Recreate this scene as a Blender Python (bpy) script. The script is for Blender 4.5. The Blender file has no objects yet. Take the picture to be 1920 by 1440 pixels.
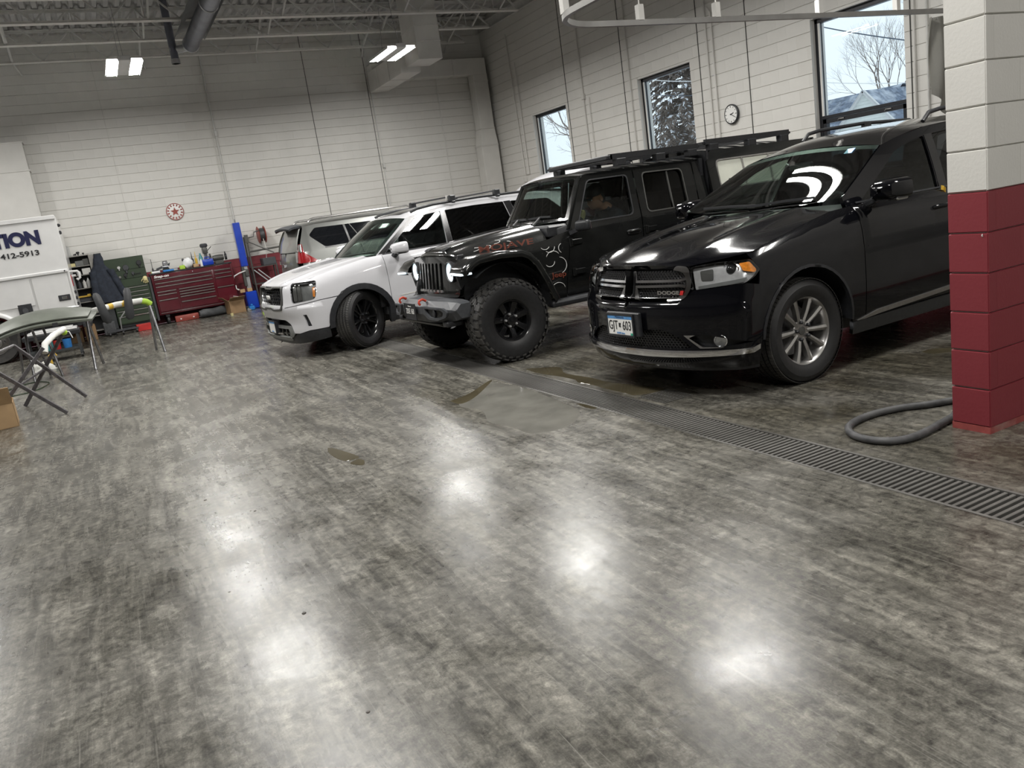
import bpy, bmesh, math, random
import numpy as np
from mathutils import Vector, Matrix
from mathutils.geometry import delaunay_2d_cdt
PI = math.pi
SC = bpy.context.scene
COL = SC.collection
# ---------------------------------------------------------------- camera
cam = bpy.data.cameras.new('camera'); cam_o = bpy.data.objects.new('camera', cam); COL.objects.link(cam_o)
cam.sensor_width = 36.0; cam.lens = 36.0 * 1493.99 / 1920; cam.clip_start = .05; cam.clip_end = 400
_yaw, _pit, _rol = math.radians(-25.83900), math.radians(-12.49927), math.radians(-8.38733)
_F = Vector((math.cos(_pit) * math.cos(_yaw), math.cos(_pit) * math.sin(_yaw), math.sin(_pit)))
_R = Vector((math.sin(_yaw), -math.cos(_yaw), 0)); _U = _R.cross(_F)
_R2 = math.cos(_rol) * _R + math.sin(_rol) * _U; _U2 = -math.sin(_rol) * _R + math.cos(_rol) * _U
EYE = Vector((0, 0, 1.516))
_m = Matrix((( _R2.x, _U2.x, -_F.x, EYE.x), (_R2.y, _U2.y, -_F.y, EYE.y), (_R2.z, _U2.z, -_F.z, EYE.z), (0, 0, 0, 1)))
cam_o.matrix_world = _m
SC.camera = cam_o
# ---------------------------------------------------------------- light, exposure
SC.view_settings.view_transform = 'Standard'; SC.view_settings.look = 'None'
SC.view_settings.gamma = 1.0; SC.view_settings.use_curve_mapping = False
SC.view_settings.exposure = 0.0
LAMP_POWER = 118.0        # emission strength of the ceiling lamp lenses
SKY_STRENGTH = 1.25
world = bpy.data.worlds.new('overcast_sky'); SC.world = world; world.use_nodes = True
_bg = world.node_tree.nodes['Background']; _bg.inputs[0].default_value = (.84, .93, 1.0, 1); _bg.inputs[1].default_value = SKY_STRENGTH
SC.cycles.max_bounces = 8; SC.cycles.diffuse_bounces = 4; SC.cycles.glossy_bounces = 4; SC.cycles.transparent_max_bounces = 12
SC.cycles.caustics_reflective = False; SC.cycles.caustics_refractive = False
SC.cycles.sample_clamp_indirect = 6
# ---------------------------------------------------------------- materials
def nt(m):
    m.use_nodes = True
    return m.node_tree.nodes, m.node_tree.links
def pm(name, col, rough=.5, metal=0.0, var=.12, scale=12.0, bump=0.0, coat=0.0, spec=.5, emit=None, dirt=None, stretch=None, bscale=None):
    m = bpy.data.materials.new(name); N, L = nt(m); b = N['Principled BSDF']
    b.inputs['Roughness'].default_value = rough; b.inputs['Metallic'].default_value = metal
    b.inputs['Coat Weight'].default_value = coat; spec = .12 if coat >= .9 else spec; b.inputs['Coat Roughness'].default_value = .03; b.inputs['Coat IOR'].default_value = 1.36
    b.inputs['Specular IOR Level'].default_value = spec
    tc = N.new('ShaderNodeTexCoord'); mp = N.new('ShaderNodeMapping'); L.new(tc.outputs['Object'], mp.inputs[0])
    if stretch: mp.inputs['Scale'].default_value = stretch
    n = N.new('ShaderNodeTexNoise'); n.inputs['Scale'].default_value = scale; n.inputs['Detail'].default_value = 4
    L.new(mp.outputs[0], n.inputs['Vector'])
    r = N.new('ShaderNodeValToRGB'); L.new(n.outputs['Fac'], r.inputs[0])
    r.color_ramp.elements[0].position = .3; r.color_ramp.elements[1].position = .7
    a = [max(0, c * (1 - var)) for c in col]; c2 = [min(1, c * (1 + var)) for c in col]
    r.color_ramp.elements[0].color = (*a, 1); r.color_ramp.elements[1].color = (*c2, 1)
    out = r.outputs[0]
    if dirt:   # (colour, amount) grime in broad soft blotches
        n2 = N.new('ShaderNodeTexNoise'); n2.inputs['Scale'].default_value = scale * .25; n2.inputs['Detail'].default_value = 6
        L.new(mp.outputs[0], n2.inputs['Vector'])
        r2 = N.new('ShaderNodeMapRange'); r2.inputs[1].default_value = .45; r2.inputs[2].default_value = .75; r2.inputs[4].default_value = dirt[1]
        L.new(n2.outputs['Fac'], r2.inputs[0])
        mx = N.new('ShaderNodeMix'); mx.data_type = 'RGBA'; L.new(r2.outputs[0], mx.inputs[0]); L.new(out, mx.inputs[6])
        mx.inputs[7].default_value = (*dirt[0], 1); out = mx.outputs[2]
    L.new(out, b.inputs['Base Color'])
    if bump:
        nb = n
        if bscale:
            nb = N.new('ShaderNodeTexNoise'); nb.inputs['Scale'].default_value = bscale; nb.inputs['Detail'].default_value = 3; L.new(mp.outputs[0], nb.inputs['Vector'])
        bp = N.new('ShaderNodeBump'); bp.inputs['Strength'].default_value = bump; bp.inputs['Distance'].default_value = .004
        L.new(nb.outputs['Fac'], bp.inputs['Height']); L.new(bp.outputs[0], b.inputs['Normal'])
    if emit:
        b.inputs['Emission Color'].default_value = (*emit[0], 1); b.inputs['Emission Strength'].default_value = emit[1]
    return m
def glass(name, tint, ior=1.5, rough=0.0, f0=.07):
    m = bpy.data.materials.new(name); N, L = nt(m); N.remove(N['Principled BSDF'])
    t = N.new('ShaderNodeBsdfTransparent'); t.inputs[0].default_value = (*tint, 1)
    g = N.new('ShaderNodeBsdfGlossy'); g.inputs['Roughness'].default_value = rough; g.inputs[0].default_value = (1, 1, 1, 1)
    f = N.new('ShaderNodeLayerWeight'); f.inputs['Blend'].default_value = .5
    pw = N.new('ShaderNodeMath'); pw.operation = 'POWER'; pw.inputs[1].default_value = 4.5; L.new(f.outputs['Facing'], pw.inputs[0])
    mu = N.new('ShaderNodeMapRange'); mu.inputs[3].default_value = f0; mu.inputs[4].default_value = 1.0; L.new(pw.outputs[0], mu.inputs[0])
    x = N.new('ShaderNodeMixShader'); L.new(mu.outputs[0], x.inputs[0]); L.new(t.outputs[0], x.inputs[1]); L.new(g.outputs[0], x.inputs[2])
    L.new(x.outputs[0], N['Material Output'].inputs[0])
    return m
M = {}
M['steel'] = pm('painted_steel_grey', (.62, .62, .60), .5, 0, .1, 6)
M['deck'] = pm('roof_deck_steel', (.52, .52, .52), .5, .0, .1, 3)
M['galv'] = pm('galvanised_sheet', (.50, .51, .52), .38, .75, .12, 5)
M['pipe_dark'] = pm('dark_steel_pipe', (.19, .20, .24), .3, .8, .2, 4)
M['white_duct'] = pm('painted_duct', (.66, .65, .62), .5, 0, .05, 3)
M['white'] = pm('white_enamel', (.64, .64, .635), .28, 0, .03, 5, coat=.4)
M['black_plastic'] = pm('black_plastic', (.020, .021, .024), .45, 0, .25, 40, bump=.08)
M['grey_plastic'] = pm('dark_grey_plastic', (.055, .058, .064), .5, 0, .15, 40, bump=.1)
M['mid_grey'] = pm('mid_grey_plastic', (.16, .165, .16), .45, 0, .12, 12)
M['rubber'] = pm('tire_rubber', (.034, .033, .032), .62, 0, .3, 18, bump=.15, dirt=((.085, .080, .070), .5))
M['rubber_clean'] = pm('tire_sidewall_rubber', (.017, .017, .018), .5, 0, .2, 30, bump=.06)
M['black_paint'] = pm('black_car_paint', (.0035, .0036, .0050), .12, 0, .1, 3, coat=1.0)
M['charcoal_paint'] = pm('charcoal_black_car_paint', (.010, .0105, .0105), .16, 0, .15, 5, coat=1.0, dirt=((.05, .05, .045), .25))
M['white_paint'] = pm('white_car_paint', (.60, .60, .625), .25, 0, .02, 3, coat=.9)
M['silver_paint'] = pm('silver_car_paint', (.20, .205, .195), .32, .6, .06, 4, coat=.8)
M['lamp_bowl'] = pm('lamp_bowl', (.58, .58, .58), .25, .25, .1, 30, coat=.5)
M['chrome'] = pm('chrome', (.80, .80, .82), .10, 1.0, .04, 8)
M['satin_silver'] = pm('machined_alloy', (.48, .47, .46), .28, .9, .10, 25)
M['gloss_black'] = pm('gloss_black_wheel', (.010, .010, .011), .22, .1, .2, 20, coat=.6)
M['dark_grille'] = pm('grille_black', (.010, .010, .011), .4, 0, .2, 30)
M['grey_trim'] = pm('dark_metal_trim', (.085, .085, .08), .4, .25, .1, 15)
M['glass_tint'] = glass('tinted_car_glass', (.045, .05, .055), f0=.04)
M['glass_green'] = glass('windshield_glass', (.55, .66, .60))
M['glass_light'] = glass('lightly_tinted_glass', (.40, .45, .43), f0=.035)
M['glass_clear'] = glass('clear_lens', (.92, .93, .94))
M['window_glass'] = glass('window_pane_glass', (.93, .96, .97), f0=.025)
M['interior'] = pm('dark_interior', (.030, .031, .033), .7, 0, .2, 20)
M['interior_grey'] = pm('grey_seat_cloth', (.10, .10, .105), .8, 0, .2, 30, bump=.2)
M['amber'] = pm('amber_reflector', (.75, .24, .02), .2, 0, .25, 60, coat=.6)
M['red_lens'] = pm('red_lens', (.30, .012, .016), .18, 0, .2, 40, coat=.7)
M['red_bright'] = pm('bright_red', (.70, .03, .03), .35, 0, .1, 20)
M['orange'] = pm('orange_decal', (.50, .085, .035), .45, 0, .1, 20)
M['orange_dull'] = pm('dull_orange_decal', (.17, .040, .022), .4, 0, .25, 14)
M['tow_red'] = pm('tow_hook_red', (.55, .06, .03), .45, 0, .1, 20)
M['lamp_silver'] = pm('lamp_reflector', (.75, .75, .76), .12, .95, .1, 30)
M['led_white'] = pm('lit_daytime_lamp', (.9, .95, 1), .3, 0, .02, 5, emit=((.72, .90, 1.0), 1.0))
M['letter_white'] = pm('white_lettering', (.82, .82, .80), .5, 0, .03, 20)
M['letter_black'] = pm('black_lettering', (.012, .012, .014), .5, 0, .1, 20)
M['letter_navy'] = pm('navy_lettering', (.006, .008, .050), .4, 0, .1, 20)
M['plate_blue'] = pm('plate_blue', (.10, .30, .62), .4, 0, .2, 30)
M['skin'] = pm('skin', (.40, .20, .125), .5, 0, .12, 20)
M['card'] = pm('cardboard', (.42, .28, .15), .8, 0, .08, 8, bump=.1)
M['card2'] = pm('dark_brown_cardboard', (.30, .19, .10), .8, 0, .12, 8, bump=.1)  # darker brown cardboard
M['tube'] = pm('bare_steel_tube', (.30, .30, .31), .33, .8, .3, 20)
M['tube_dark'] = pm('scuffed_dark_tube', (.085, .080, .085), .5, .3, .35, 25)
M['foam'] = pm('white_pipe_foam', (.70, .70, .66), .7, 0, .12, 14, dirt=((.35, .36, .36), .5))
M['tape'] = pm('green_masking_tape', (.40, .62, .06), .6, 0, .15, 12)
M['primer'] = pm('grey_green_primer', (.115, .125, .105), .45, 0, .18, 5, dirt=((.20, .21, .19), .4))
M['paper'] = pm('white_paper', (.78, .79, .80), .7, 0, .06, 8)
M['maroon'] = pm('maroon_enamel', (.085, .007, .014), .22, 0, .15, 3, coat=.7)
M['dgreen'] = pm('dark_green_enamel', (.030, .050, .026), .35, 0, .15, 4, coat=.3)
M['dgrey_steel'] = pm('dark_grey_enamel', (.050, .055, .058), .4, 0, .15, 6)
M['shelf_grey'] = pm('shelf_steel', (.30, .29, .27), .5, .2, .12, 8)
M['blue'] = pm('blue_enamel', (.008, .045, .40), .3, 0, .15, 4, coat=.5)
M['red_enamel'] = pm('red_enamel', (.45, .025, .022), .4, 0, .15, 6)
M['dull_red'] = pm('dull_red_enamel', (.30, .06, .045), .45, 0, .2, 10)
M['navy_cloth'] = pm('dark_blue_cloth', (.022, .028, .042), .85, 0, .3, 15, bump=.3)
M['grey_cloth'] = pm('grey_canvas', (.075, .078, .082), .85, 0, .3, 12, bump=.3)
M['curtain'] = pm('grey_vinyl_curtain', (.20, .195, .17), .55, 0, .2, 5, dirt=((.09, .09, .085), .6))
M['hose'] = pm('dusty_black_hose', (.055, .055, .058), .55, 0, .2, 30, bump=.15, dirt=((.13, .13, .13), .7))
M['yellow'] = pm('yellow_plastic', (.62, .40, .05), .5, 0, .15, 20)
M['cream'] = pm('cream_glove', (.70, .62, .32), .7, 0, .12, 20)
M['blue_plastic'] = pm('blue_plastic', (.03, .20, .55), .35, 0, .15, 20)
M['teal_glass'] = pm('teal_bottle', (.07, .28, .30), .25, 0, .15, 20, coat=.3)
M['window_frame'] = pm('dark_bronze_frame', (.012, .013, .017), .4, .2, .2, 10)
M['bark'] = pm('tree_bark', (.22, .18, .155), .9, 0, .25, 6)
M['needles'] = pm('winter_needles', (.165, .135, .115), .9, 0, .45, 3)
M['snow'] = pm('snow', (.85, .88, .93), .8, 0, .05, 3)
M['siding'] = pm('white_siding', (.72, .75, .72), .6, 0, .04, 6)
M['shingle'] = pm('roof_shingle', (.16, .20, .27), .9, 0, .35, 5, dirt=((.75, .80, .86), .8))
M['wire'] = pm('utility_wire', (.06, .08, .11), .6, 0, .1, 5)
# ---------------------------------------------------------------- mesh builder
class MB:
    def __init__(s): s.v = []; s.f = []
    def add(s, vs, fs):
        o = len(s.v); s.v += [tuple(p) for p in vs]; s.f += [tuple(i + o for i in f) for f in fs]; return s
    def box(s, x0, x1, y0, y1, z0, z1):
        v = [(x, y, z) for z in (z0, z1) for y in (y0, y1) for x in (x0, x1)]
        return s.add(v, [(0, 2, 3, 1), (4, 5, 7, 6), (0, 1, 5, 4), (2, 6, 7, 3), (0, 4, 6, 2), (1, 3, 7, 5)])
    def bar(s, p, q, w, h, up=(0, 0, 1)):
        p, q = Vector(p), Vector(q); d = (q - p).normalized(); up = Vector(up)
        if abs(d.dot(up)) > .98: up = Vector((1, 0, 0))
        a = d.cross(up).normalized() * w / 2; b = a.cross(d).normalized() * h / 2
        v = [p - a - b, p + a - b, p + a + b, p - a + b, q - a - b, q + a - b, q + a + b, q - a + b]
        return s.add(v, [(3, 2, 1, 0), (4, 5, 6, 7), (0, 1, 5, 4), (1, 2, 6, 5), (2, 3, 7, 6), (3, 0, 4, 7)])
    def tube(s, path, r, n=8, closed=False, cap=True):
        P = [Vector(p) for p in path]; k = len(P); rr = r if hasattr(r, '__len__') else [r] * k
        rings = []; prev = None
        for i in range(k):
            if closed: d = (P[(i + 1) % k] - P[i - 1]).normalized()
            else: d = (P[min(i + 1, k - 1)] - P[max(i - 1, 0)]).normalized()
            if prev is None:
                u = Vector((0, 0, 1)) if abs(d.z) < .9 else Vector((1, 0, 0))
                a = d.cross(u).normalized()
            else: a = (prev - d * prev.dot(d)).normalized()
            prev = a; b = d.cross(a)
            rings.append([P[i] + (a * math.cos(2 * PI * j / n) + b * math.sin(2 * PI * j / n)) * rr[i] for j in range(n)])
        v = [p for rg in rings for p in rg]; f = []
        for i in range(k if closed else k - 1):
            for j in range(n):
                a0 = i * n + j; a1 = i * n + (j + 1) % n; i2 = (i + 1) % k
                f.append((a0, a1, i2 * n + (j + 1) % n, i2 * n + j))
        if cap and not closed: f.append(tuple(range(n))[::-1]); f.append(tuple((k - 1) * n + j for j in range(n)))
        return s.add(v, f)
    def lathe(s, prof, n=32, c=(0, 0, 0), axis='z', cap=True, a0=0.0):
        v = []; f = []; k = len(prof); c = Vector(c)
        for (r, h) in prof:
            for j in range(n):
                t = 2 * PI * j / n + a0; x, y = r * math.cos(t), r * math.sin(t)
                p = (x, y, h) if axis == 'z' else ((x, h, y) if axis == 'y' else (h, x, y))
                v.append(c + Vector(p))
        for i in range(k - 1):
            for j in range(n):
                f.append((i * n + j, i * n + (j + 1) % n, (i + 1) * n + (j + 1) % n, (i + 1) * n + j))
        if cap: f.append(tuple(range(n))); f.append(tuple((k - 1) * n + j for j in range(n)))
        return s.add(v, f)
    def prism(s, poly, a, b, plane='xy'):
        n = len(poly)
        def P(p, h): return (p[0], p[1], h) if plane == 'xy' else ((p[0], h, p[1]) if plane == 'xz' else (h, p[0], p[1]))
        v = [P(p, a) for p in poly] + [P(p, b) for p in poly]
        return s.add(v, [tuple(range(n))[::-1], tuple(range(n, 2 * n))] + [(i, (i + 1) % n, n + (i + 1) % n, n + i) for i in range(n)])
    def grid(s, rows):
        n = len(rows[0]); v = [p for r in rows for p in r]; f = []
        for i in range(len(rows) - 1):
            for j in range(n - 1): f.append((i * n + j, i * n + j + 1, (i + 1) * n + j + 1, (i + 1) * n + j))
        return s.add(v, f)
    def xf(s, mat, start=0):
        for i in range(start, len(s.v)): s.v[i] = tuple(mat @ Vector(s.v[i]))
        return s
    def mesh(s, name, mat, smooth=None, bevel=0, seg=1, recalc=True):
        me = bpy.data.meshes.new(name); bm = bmesh.new()
        vs = [bm.verts.new(p) for p in s.v]
        for f in s.f:
            try: bm.faces.new([vs[i] for i in f])
            except ValueError: pass
        if recalc: bmesh.ops.recalc_face_normals(bm, faces=bm.faces)
        if bevel:
            ed = [e for e in bm.edges if len(e.link_faces) == 2 and e.calc_face_angle(0) > .5]
            bmesh.ops.bevel(bm, geom=ed, offset=bevel, segments=seg, affect='EDGES', profile=.5, clamp_overlap=True)
        if smooth is not None:
            for f in bm.faces: f.smooth = True
        bm.to_mesh(me); bm.free()
        if smooth is not None: me.set_sharp_from_angle(angle=math.radians(smooth))
        me.materials.append(mat)
        return me
    def build(s, name, mat, parent=None, smooth=None, bevel=0, seg=1, recalc=True, loc=None):
        o = bpy.data.objects.new(name, s.mesh(name, mat, smooth, bevel, seg, recalc)); COL.objects.link(o)
        if parent: o.parent = parent
        if loc: o.location = loc
        return o
def tag(o, label=None, cat=None, group=None, kind=None):
    if label: o['label'] = label
    if cat: o['category'] = cat
    if group: o['group'] = group
    if kind: o['kind'] = kind
    return o
def thing(name, label, cat, loc=(0, 0, 0), rz=0.0, group=None):
    o = bpy.data.objects.new(name, None); COL.objects.link(o); o.empty_display_size = .1
    o.location = loc; o.rotation_euler = (0, 0, rz); return tag(o, label, cat, group)
def dup(o, parent=None, loc=None, rz=None, scale=None):
    c = o.copy(); COL.objects.link(c)
    if parent is not None: c.parent = parent
    if loc is not None: c.location = loc
    if rz is not None: c.rotation_euler = (0, 0, rz)
    if scale is not None: c.scale = scale
    for ch in list(o.children): dup(ch, c)
    return c
def box(name, mat, parent, x0, x1, y0, y1, z0, z1, bevel=.004, seg=1):
    return MB().box(x0, x1, y0, y1, z0, z1).build(name, mat, parent, None if seg < 2 else 40, bevel, seg)
_fonts = {}
def text(s, size, mat, parent, loc, rot, name='lettering', ext=.0015, align='CENTER', bold=0.0, sx=1.0, shear=0.0):
    cu = bpy.data.curves.new(name, 'FONT'); cu.body = s; cu.size = size; cu.extrude = ext; cu.align_x = align; cu.align_y = 'CENTER'
    cu.offset = bold; cu.shear = shear
    t = bpy.data.objects.new(name, cu); COL.objects.link(t)
    bpy.context.view_layer.update()
    me = bpy.data.meshes.new_from_object(t.evaluated_get(bpy.context.evaluated_depsgraph_get()))
    bpy.data.objects.remove(t); bpy.data.curves.remove(cu)
    me.materials.clear(); me.materials.append(mat)
    o = bpy.data.objects.new(name, me); COL.objects.link(o); o.parent = parent
    o.location = loc; o.rotation_euler = rot; o.scale = (sx, 1, 1)
    return o
# ---------------------------------------------------------------- curved panels
def crom(pts, n=10):
    P = [np.array(p, float) for p in pts]; P = [2 * P[0] - P[1]] + P + [2 * P[-1] - P[-2]]; out = []
    for i in range(1, len(P) - 2):
        for k in range(n):
            t = k / n; a, b, c, d = P[i - 1], P[i], P[i + 1], P[i + 2]
            out.append(.5 * (2 * b + (c - a) * t + (2 * a - 5 * b + 4 * c - d) * t * t + (3 * b - a - 3 * c + d) * t ** 3))
    out.append(P[-2]); return np.array(out)
def rpoly(pts, r=.03, n=4):
    out = []; k = len(pts)
    for i in range(k):
        p = np.array(pts[i][:2], float); a = np.array(pts[i - 1][:2], float); b = np.array(pts[(i + 1) % k][:2], float)
        ri = pts[i][2] if len(pts[i]) > 2 else r
        da = a - p; db = b - p; la = np.linalg.norm(da); lb = np.linalg.norm(db); q = min(ri, la * .45, lb * .45)
        if q < 1e-4: out.append(tuple(p)); continue
        s = p + da / la * q; e = p + db / lb * q
        for j in range(n + 1):
            t = j / n; out.append(tuple((1 - t) ** 2 * s + 2 * t * (1 - t) * p + t * t * e))
    return out
def arcp(cx, cz, r, a0, a1, n=14, rz=None):
    return [(cx + r * math.cos(math.radians(a0 + (a1 - a0) * i / n)), cz + (rz or r) * math.sin(math.radians(a0 + (a1 - a0) * i / n))) for i in range(n + 1)]
def resample(poly, d):
    out = []
    for i in range(len(poly)):
        a = np.array(poly[i], float); b = np.array(poly[(i + 1) % len(poly)], float); n = max(1, int(math.ceil(np.linalg.norm(b - a) / d)))
        for k in range(n): out.append(a + (b - a) * k / n)
    return np.array(out)
def inside(P, poly):
    x, y = P[:, 0], P[:, 1]; r = np.zeros(len(P), bool); q = np.roll(poly, 1, 0)
    for (x1, y1), (x2, y2) in zip(poly, q):
        c = ((y1 > y) != (y2 > y))
        if c.any():
            xi = (x2 - x1) * (y - y1) / ((y2 - y1) if y2 != y1 else 1e-12) + x1
            r ^= c & (x < xi)
    return r
def edist(P, poly):
    m = np.full(len(P), 9e9); q = np.roll(poly, -1, 0)
    for a, b in zip(poly, q):
        ab = b - a; t = np.clip(((P - a) @ ab) / max(ab @ ab, 1e-12), 0, 1)
        m = np.minimum(m, np.linalg.norm(P - (a + t[:, None] * ab), axis=1))
    return m
def surf_normals(surf, U, V, out):
    e = 1.5e-3
    du = surf(U + e, V) - surf(U - e, V); dv = surf(U, V + e) - surf(U, V - e)
    n = np.cross(du, dv); l = np.linalg.norm(n, axis=1); n /= np.maximum(l, 1e-12)[:, None]
    return n * out
def finish_panel(name, P, Nn, T, skirt, mat, parent, mirror=False, loc=None):
    """triangles/quads T on points P with exact normals, its border turned inwards by skirt"""
    cnt = {}
    for t in T:
        k = len(t)
        for i in range(k):
            e = (t[i], t[(i + 1) % k]); key = (min(e), max(e))
            cnt[key] = None if key in cnt else e
    verts = [tuple(p) for p in P]; faces = [tuple(t) for t in T]; norms = [tuple(x) for x in Nn]
    if skirt:
        mp = {}
        def vid(i, lvl):
            if (i, lvl) not in mp:
                mp[(i, lvl)] = len(verts); p = P[i] - Nn[i] * (skirt if lvl else 0); verts.append(tuple(p)); norms.append(None)
            return mp[(i, lvl)]
        for e in cnt.values():
            if e is None: continue
            faces.append((vid(e[1], 0), vid(e[0], 0), vid(e[0], 1), vid(e[1], 1)))
            d = P[e[1]] - P[e[0]]; nn = np.cross(d, Nn[e[0]]); l = np.linalg.norm(nn); nn = nn / l if l > 1e-9 else Nn[e[0]]
            for i in e:
                for lv in (0, 1): norms[mp[(i, lv)]] = tuple(nn)
    me = bpy.data.meshes.new(name); me.from_pydata(verts, [], faces)
    me.polygons.foreach_set('use_smooth', [True] * len(me.polygons)); me.materials.append(mat); me.update()
    me.normals_split_custom_set_from_vertices([n if n is not None else (0, 0, 1) for n in norms])
    o = bpy.data.objects.new(name, me); COL.objects.link(o); o.parent = parent
    if mirror:
        o2 = bpy.data.objects.new(name, me); COL.objects.link(o2); o2.parent = parent; o2.scale = (1, -1, 1)
    return o
def patch(name, surf, outer, mat, parent, holes=(), d=.06, off=0.0, skirt=.014, mirror=False, out=1):
    """a sheet cut to the outline outer (less holes) in the surface's own two coordinates and laid on the surface"""
    rings = [resample(outer, d)] + [resample(h, d) for h in holes]
    pts = []; edges = []
    for r in rings:
        o = len(pts); n = len(r); pts += list(r); edges += [(o + i, o + (i + 1) % n) for i in range(n)]
    R0 = rings[0]; lo = R0.min(0); hi = R0.max(0)
    gx = np.arange(lo[0] + d / 2, hi[0], d); gy = np.arange(lo[1] + d / 2, hi[1], d)
    if len(gx) and len(gy):
        G = np.array(np.meshgrid(gx, gy)).reshape(2, -1).T
        G = G[inside(G, R0)]
        for h in rings[1:]:
            if len(G): G = G[~inside(G, h)]
        for r in rings:
            if len(G): G = G[edist(G, r) > d * .35]
        pts += list(G)
    vs, _, fs, _, _, _ = delaunay_2d_cdt([Vector((float(p[0]), float(p[1]))) for p in pts], edges, [], 0, 1e-6)
    V = np.array([(p.x, p.y) for p in vs]); T = np.array([list(f) for f in fs])
    c = V[T].mean(1); keep = inside(c, R0)
    for h in rings[1:]: keep &= ~inside(c, h)
    T = T[keep]
    P = surf(V[:, 0], V[:, 1]); Nn = surf_normals(surf, V[:, 0], V[:, 1], out)
    if out < 0: T = T[:, ::-1]
    P = P + Nn * off
    return finish_panel(name, P, Nn, T.tolist(), skirt, mat, parent, mirror)
def gridp(name, surf, mat, parent, a=(-1, 1, 24), t=(0, 1, 20), off=0.0, skirt=.014, out=1, mirror=False):
    A = np.linspace(a[0], a[1], a[2] + 1); Tt = np.linspace(t[0], t[1], t[2] + 1)
    U, V = np.meshgrid(A, Tt); U = U.ravel(); V = V.ravel(); n = a[2] + 1
    P = surf(U, V); Nn = surf_normals(surf, U, V, out); P = P + Nn * off; F = []
    for i in range(t[2]):
        for j in range(a[2]):
            q = [i * n + j, i * n + j + 1, (i + 1) * n + j + 1, (i + 1) * n + j]; F.append(q if out > 0 else q[::-1])
    return finish_panel(name, P, Nn, F, skirt, mat, parent, mirror)
class Wrap:
    """car body shell: a plan outline from the front centre round the corner to the tail, drawn in by f(z) in front and g(x, z) at the side"""
    def __init__(s, plan, f, g):
        c = crom(plan, 24); d = np.r_[0, np.cumsum(np.linalg.norm(np.diff(c, axis=0), axis=1))]
        s.U = np.linspace(0, d[-1], 1600); s.X = np.interp(s.U, d, c[:, 0]); s.Y = np.interp(s.U, d, c[:, 1])
        tx = np.gradient(s.X, s.U); ty = np.gradient(s.Y, s.U); l = np.hypot(tx, ty)
        s.NX = -(-ty / l) ; s.NY = -(tx / l)
        k = np.ones(41) / 41
        s.NX = np.convolve(np.pad(s.NX, 20, 'edge'), k, 'valid'); s.NY = np.convolve(np.pad(s.NY, 20, 'edge'), k, 'valid')
        s.NX[:1] = 1; s.f = f; s.g = g
    def ux(s, x): return float(np.interp(-x, -s.X, s.U))
    def uy(s, y): return math.copysign(float(np.interp(abs(y), np.maximum.accumulate(s.Y[:900]), s.U[:900])), y) if y else 0.0
    def P(s, u, z):
        sg = np.where(u < 0, -1.0, 1.0); a = np.abs(u)
        x = np.interp(a, s.U, s.X); y = np.interp(a, s.U, s.Y); nx = np.interp(a, s.U, s.NX); ny = np.interp(a, s.U, s.NY)
        l = np.hypot(nx, ny); nx = nx / l; ny = ny / l
        i = s.f(z) * np.clip(nx, 0, 1) ** 2 + s.g(x, z) * ny ** 2
        return np.stack([x - nx * i, (y - ny * i) * sg, z + 0 * x], 1)
    def S(s, pts): return [(s.ux(p[0]),) + tuple(p[1:]) for p in pts]
    def Fp(s, pts): return [(s.uy(p[0]),) + tuple(p[1:]) for p in pts]
def lerpf(xs, ys): return lambda v: np.interp(v, xs, ys)
def smoothf(xs, ys):
    c = crom(list(zip(xs, ys)), 12)
    return lambda v: np.interp(v, c[:, 0], c[:, 1])
def loft(cen, edg, p=2.4, px=2.0):
    C = crom(cen, 16); E = crom(edg, 16); tc = np.linspace(0, 1, len(C)); te = np.linspace(0, 1, len(E))
    def f(a, t):
        c = np.stack([np.interp(t, tc, C[:, i]) for i in range(3)], 1); e = np.stack([np.interp(t, te, E[:, i]) for i in range(3)], 1)
        b = np.abs(a)
        x = c[:, 0] + (e[:, 0] - c[:, 0]) * b ** px; y = e[:, 1] * a; z = c[:, 2] + (e[:, 2] - c[:, 2]) * b ** p
        return np.stack([x, y, z], 1)
    return f
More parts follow.
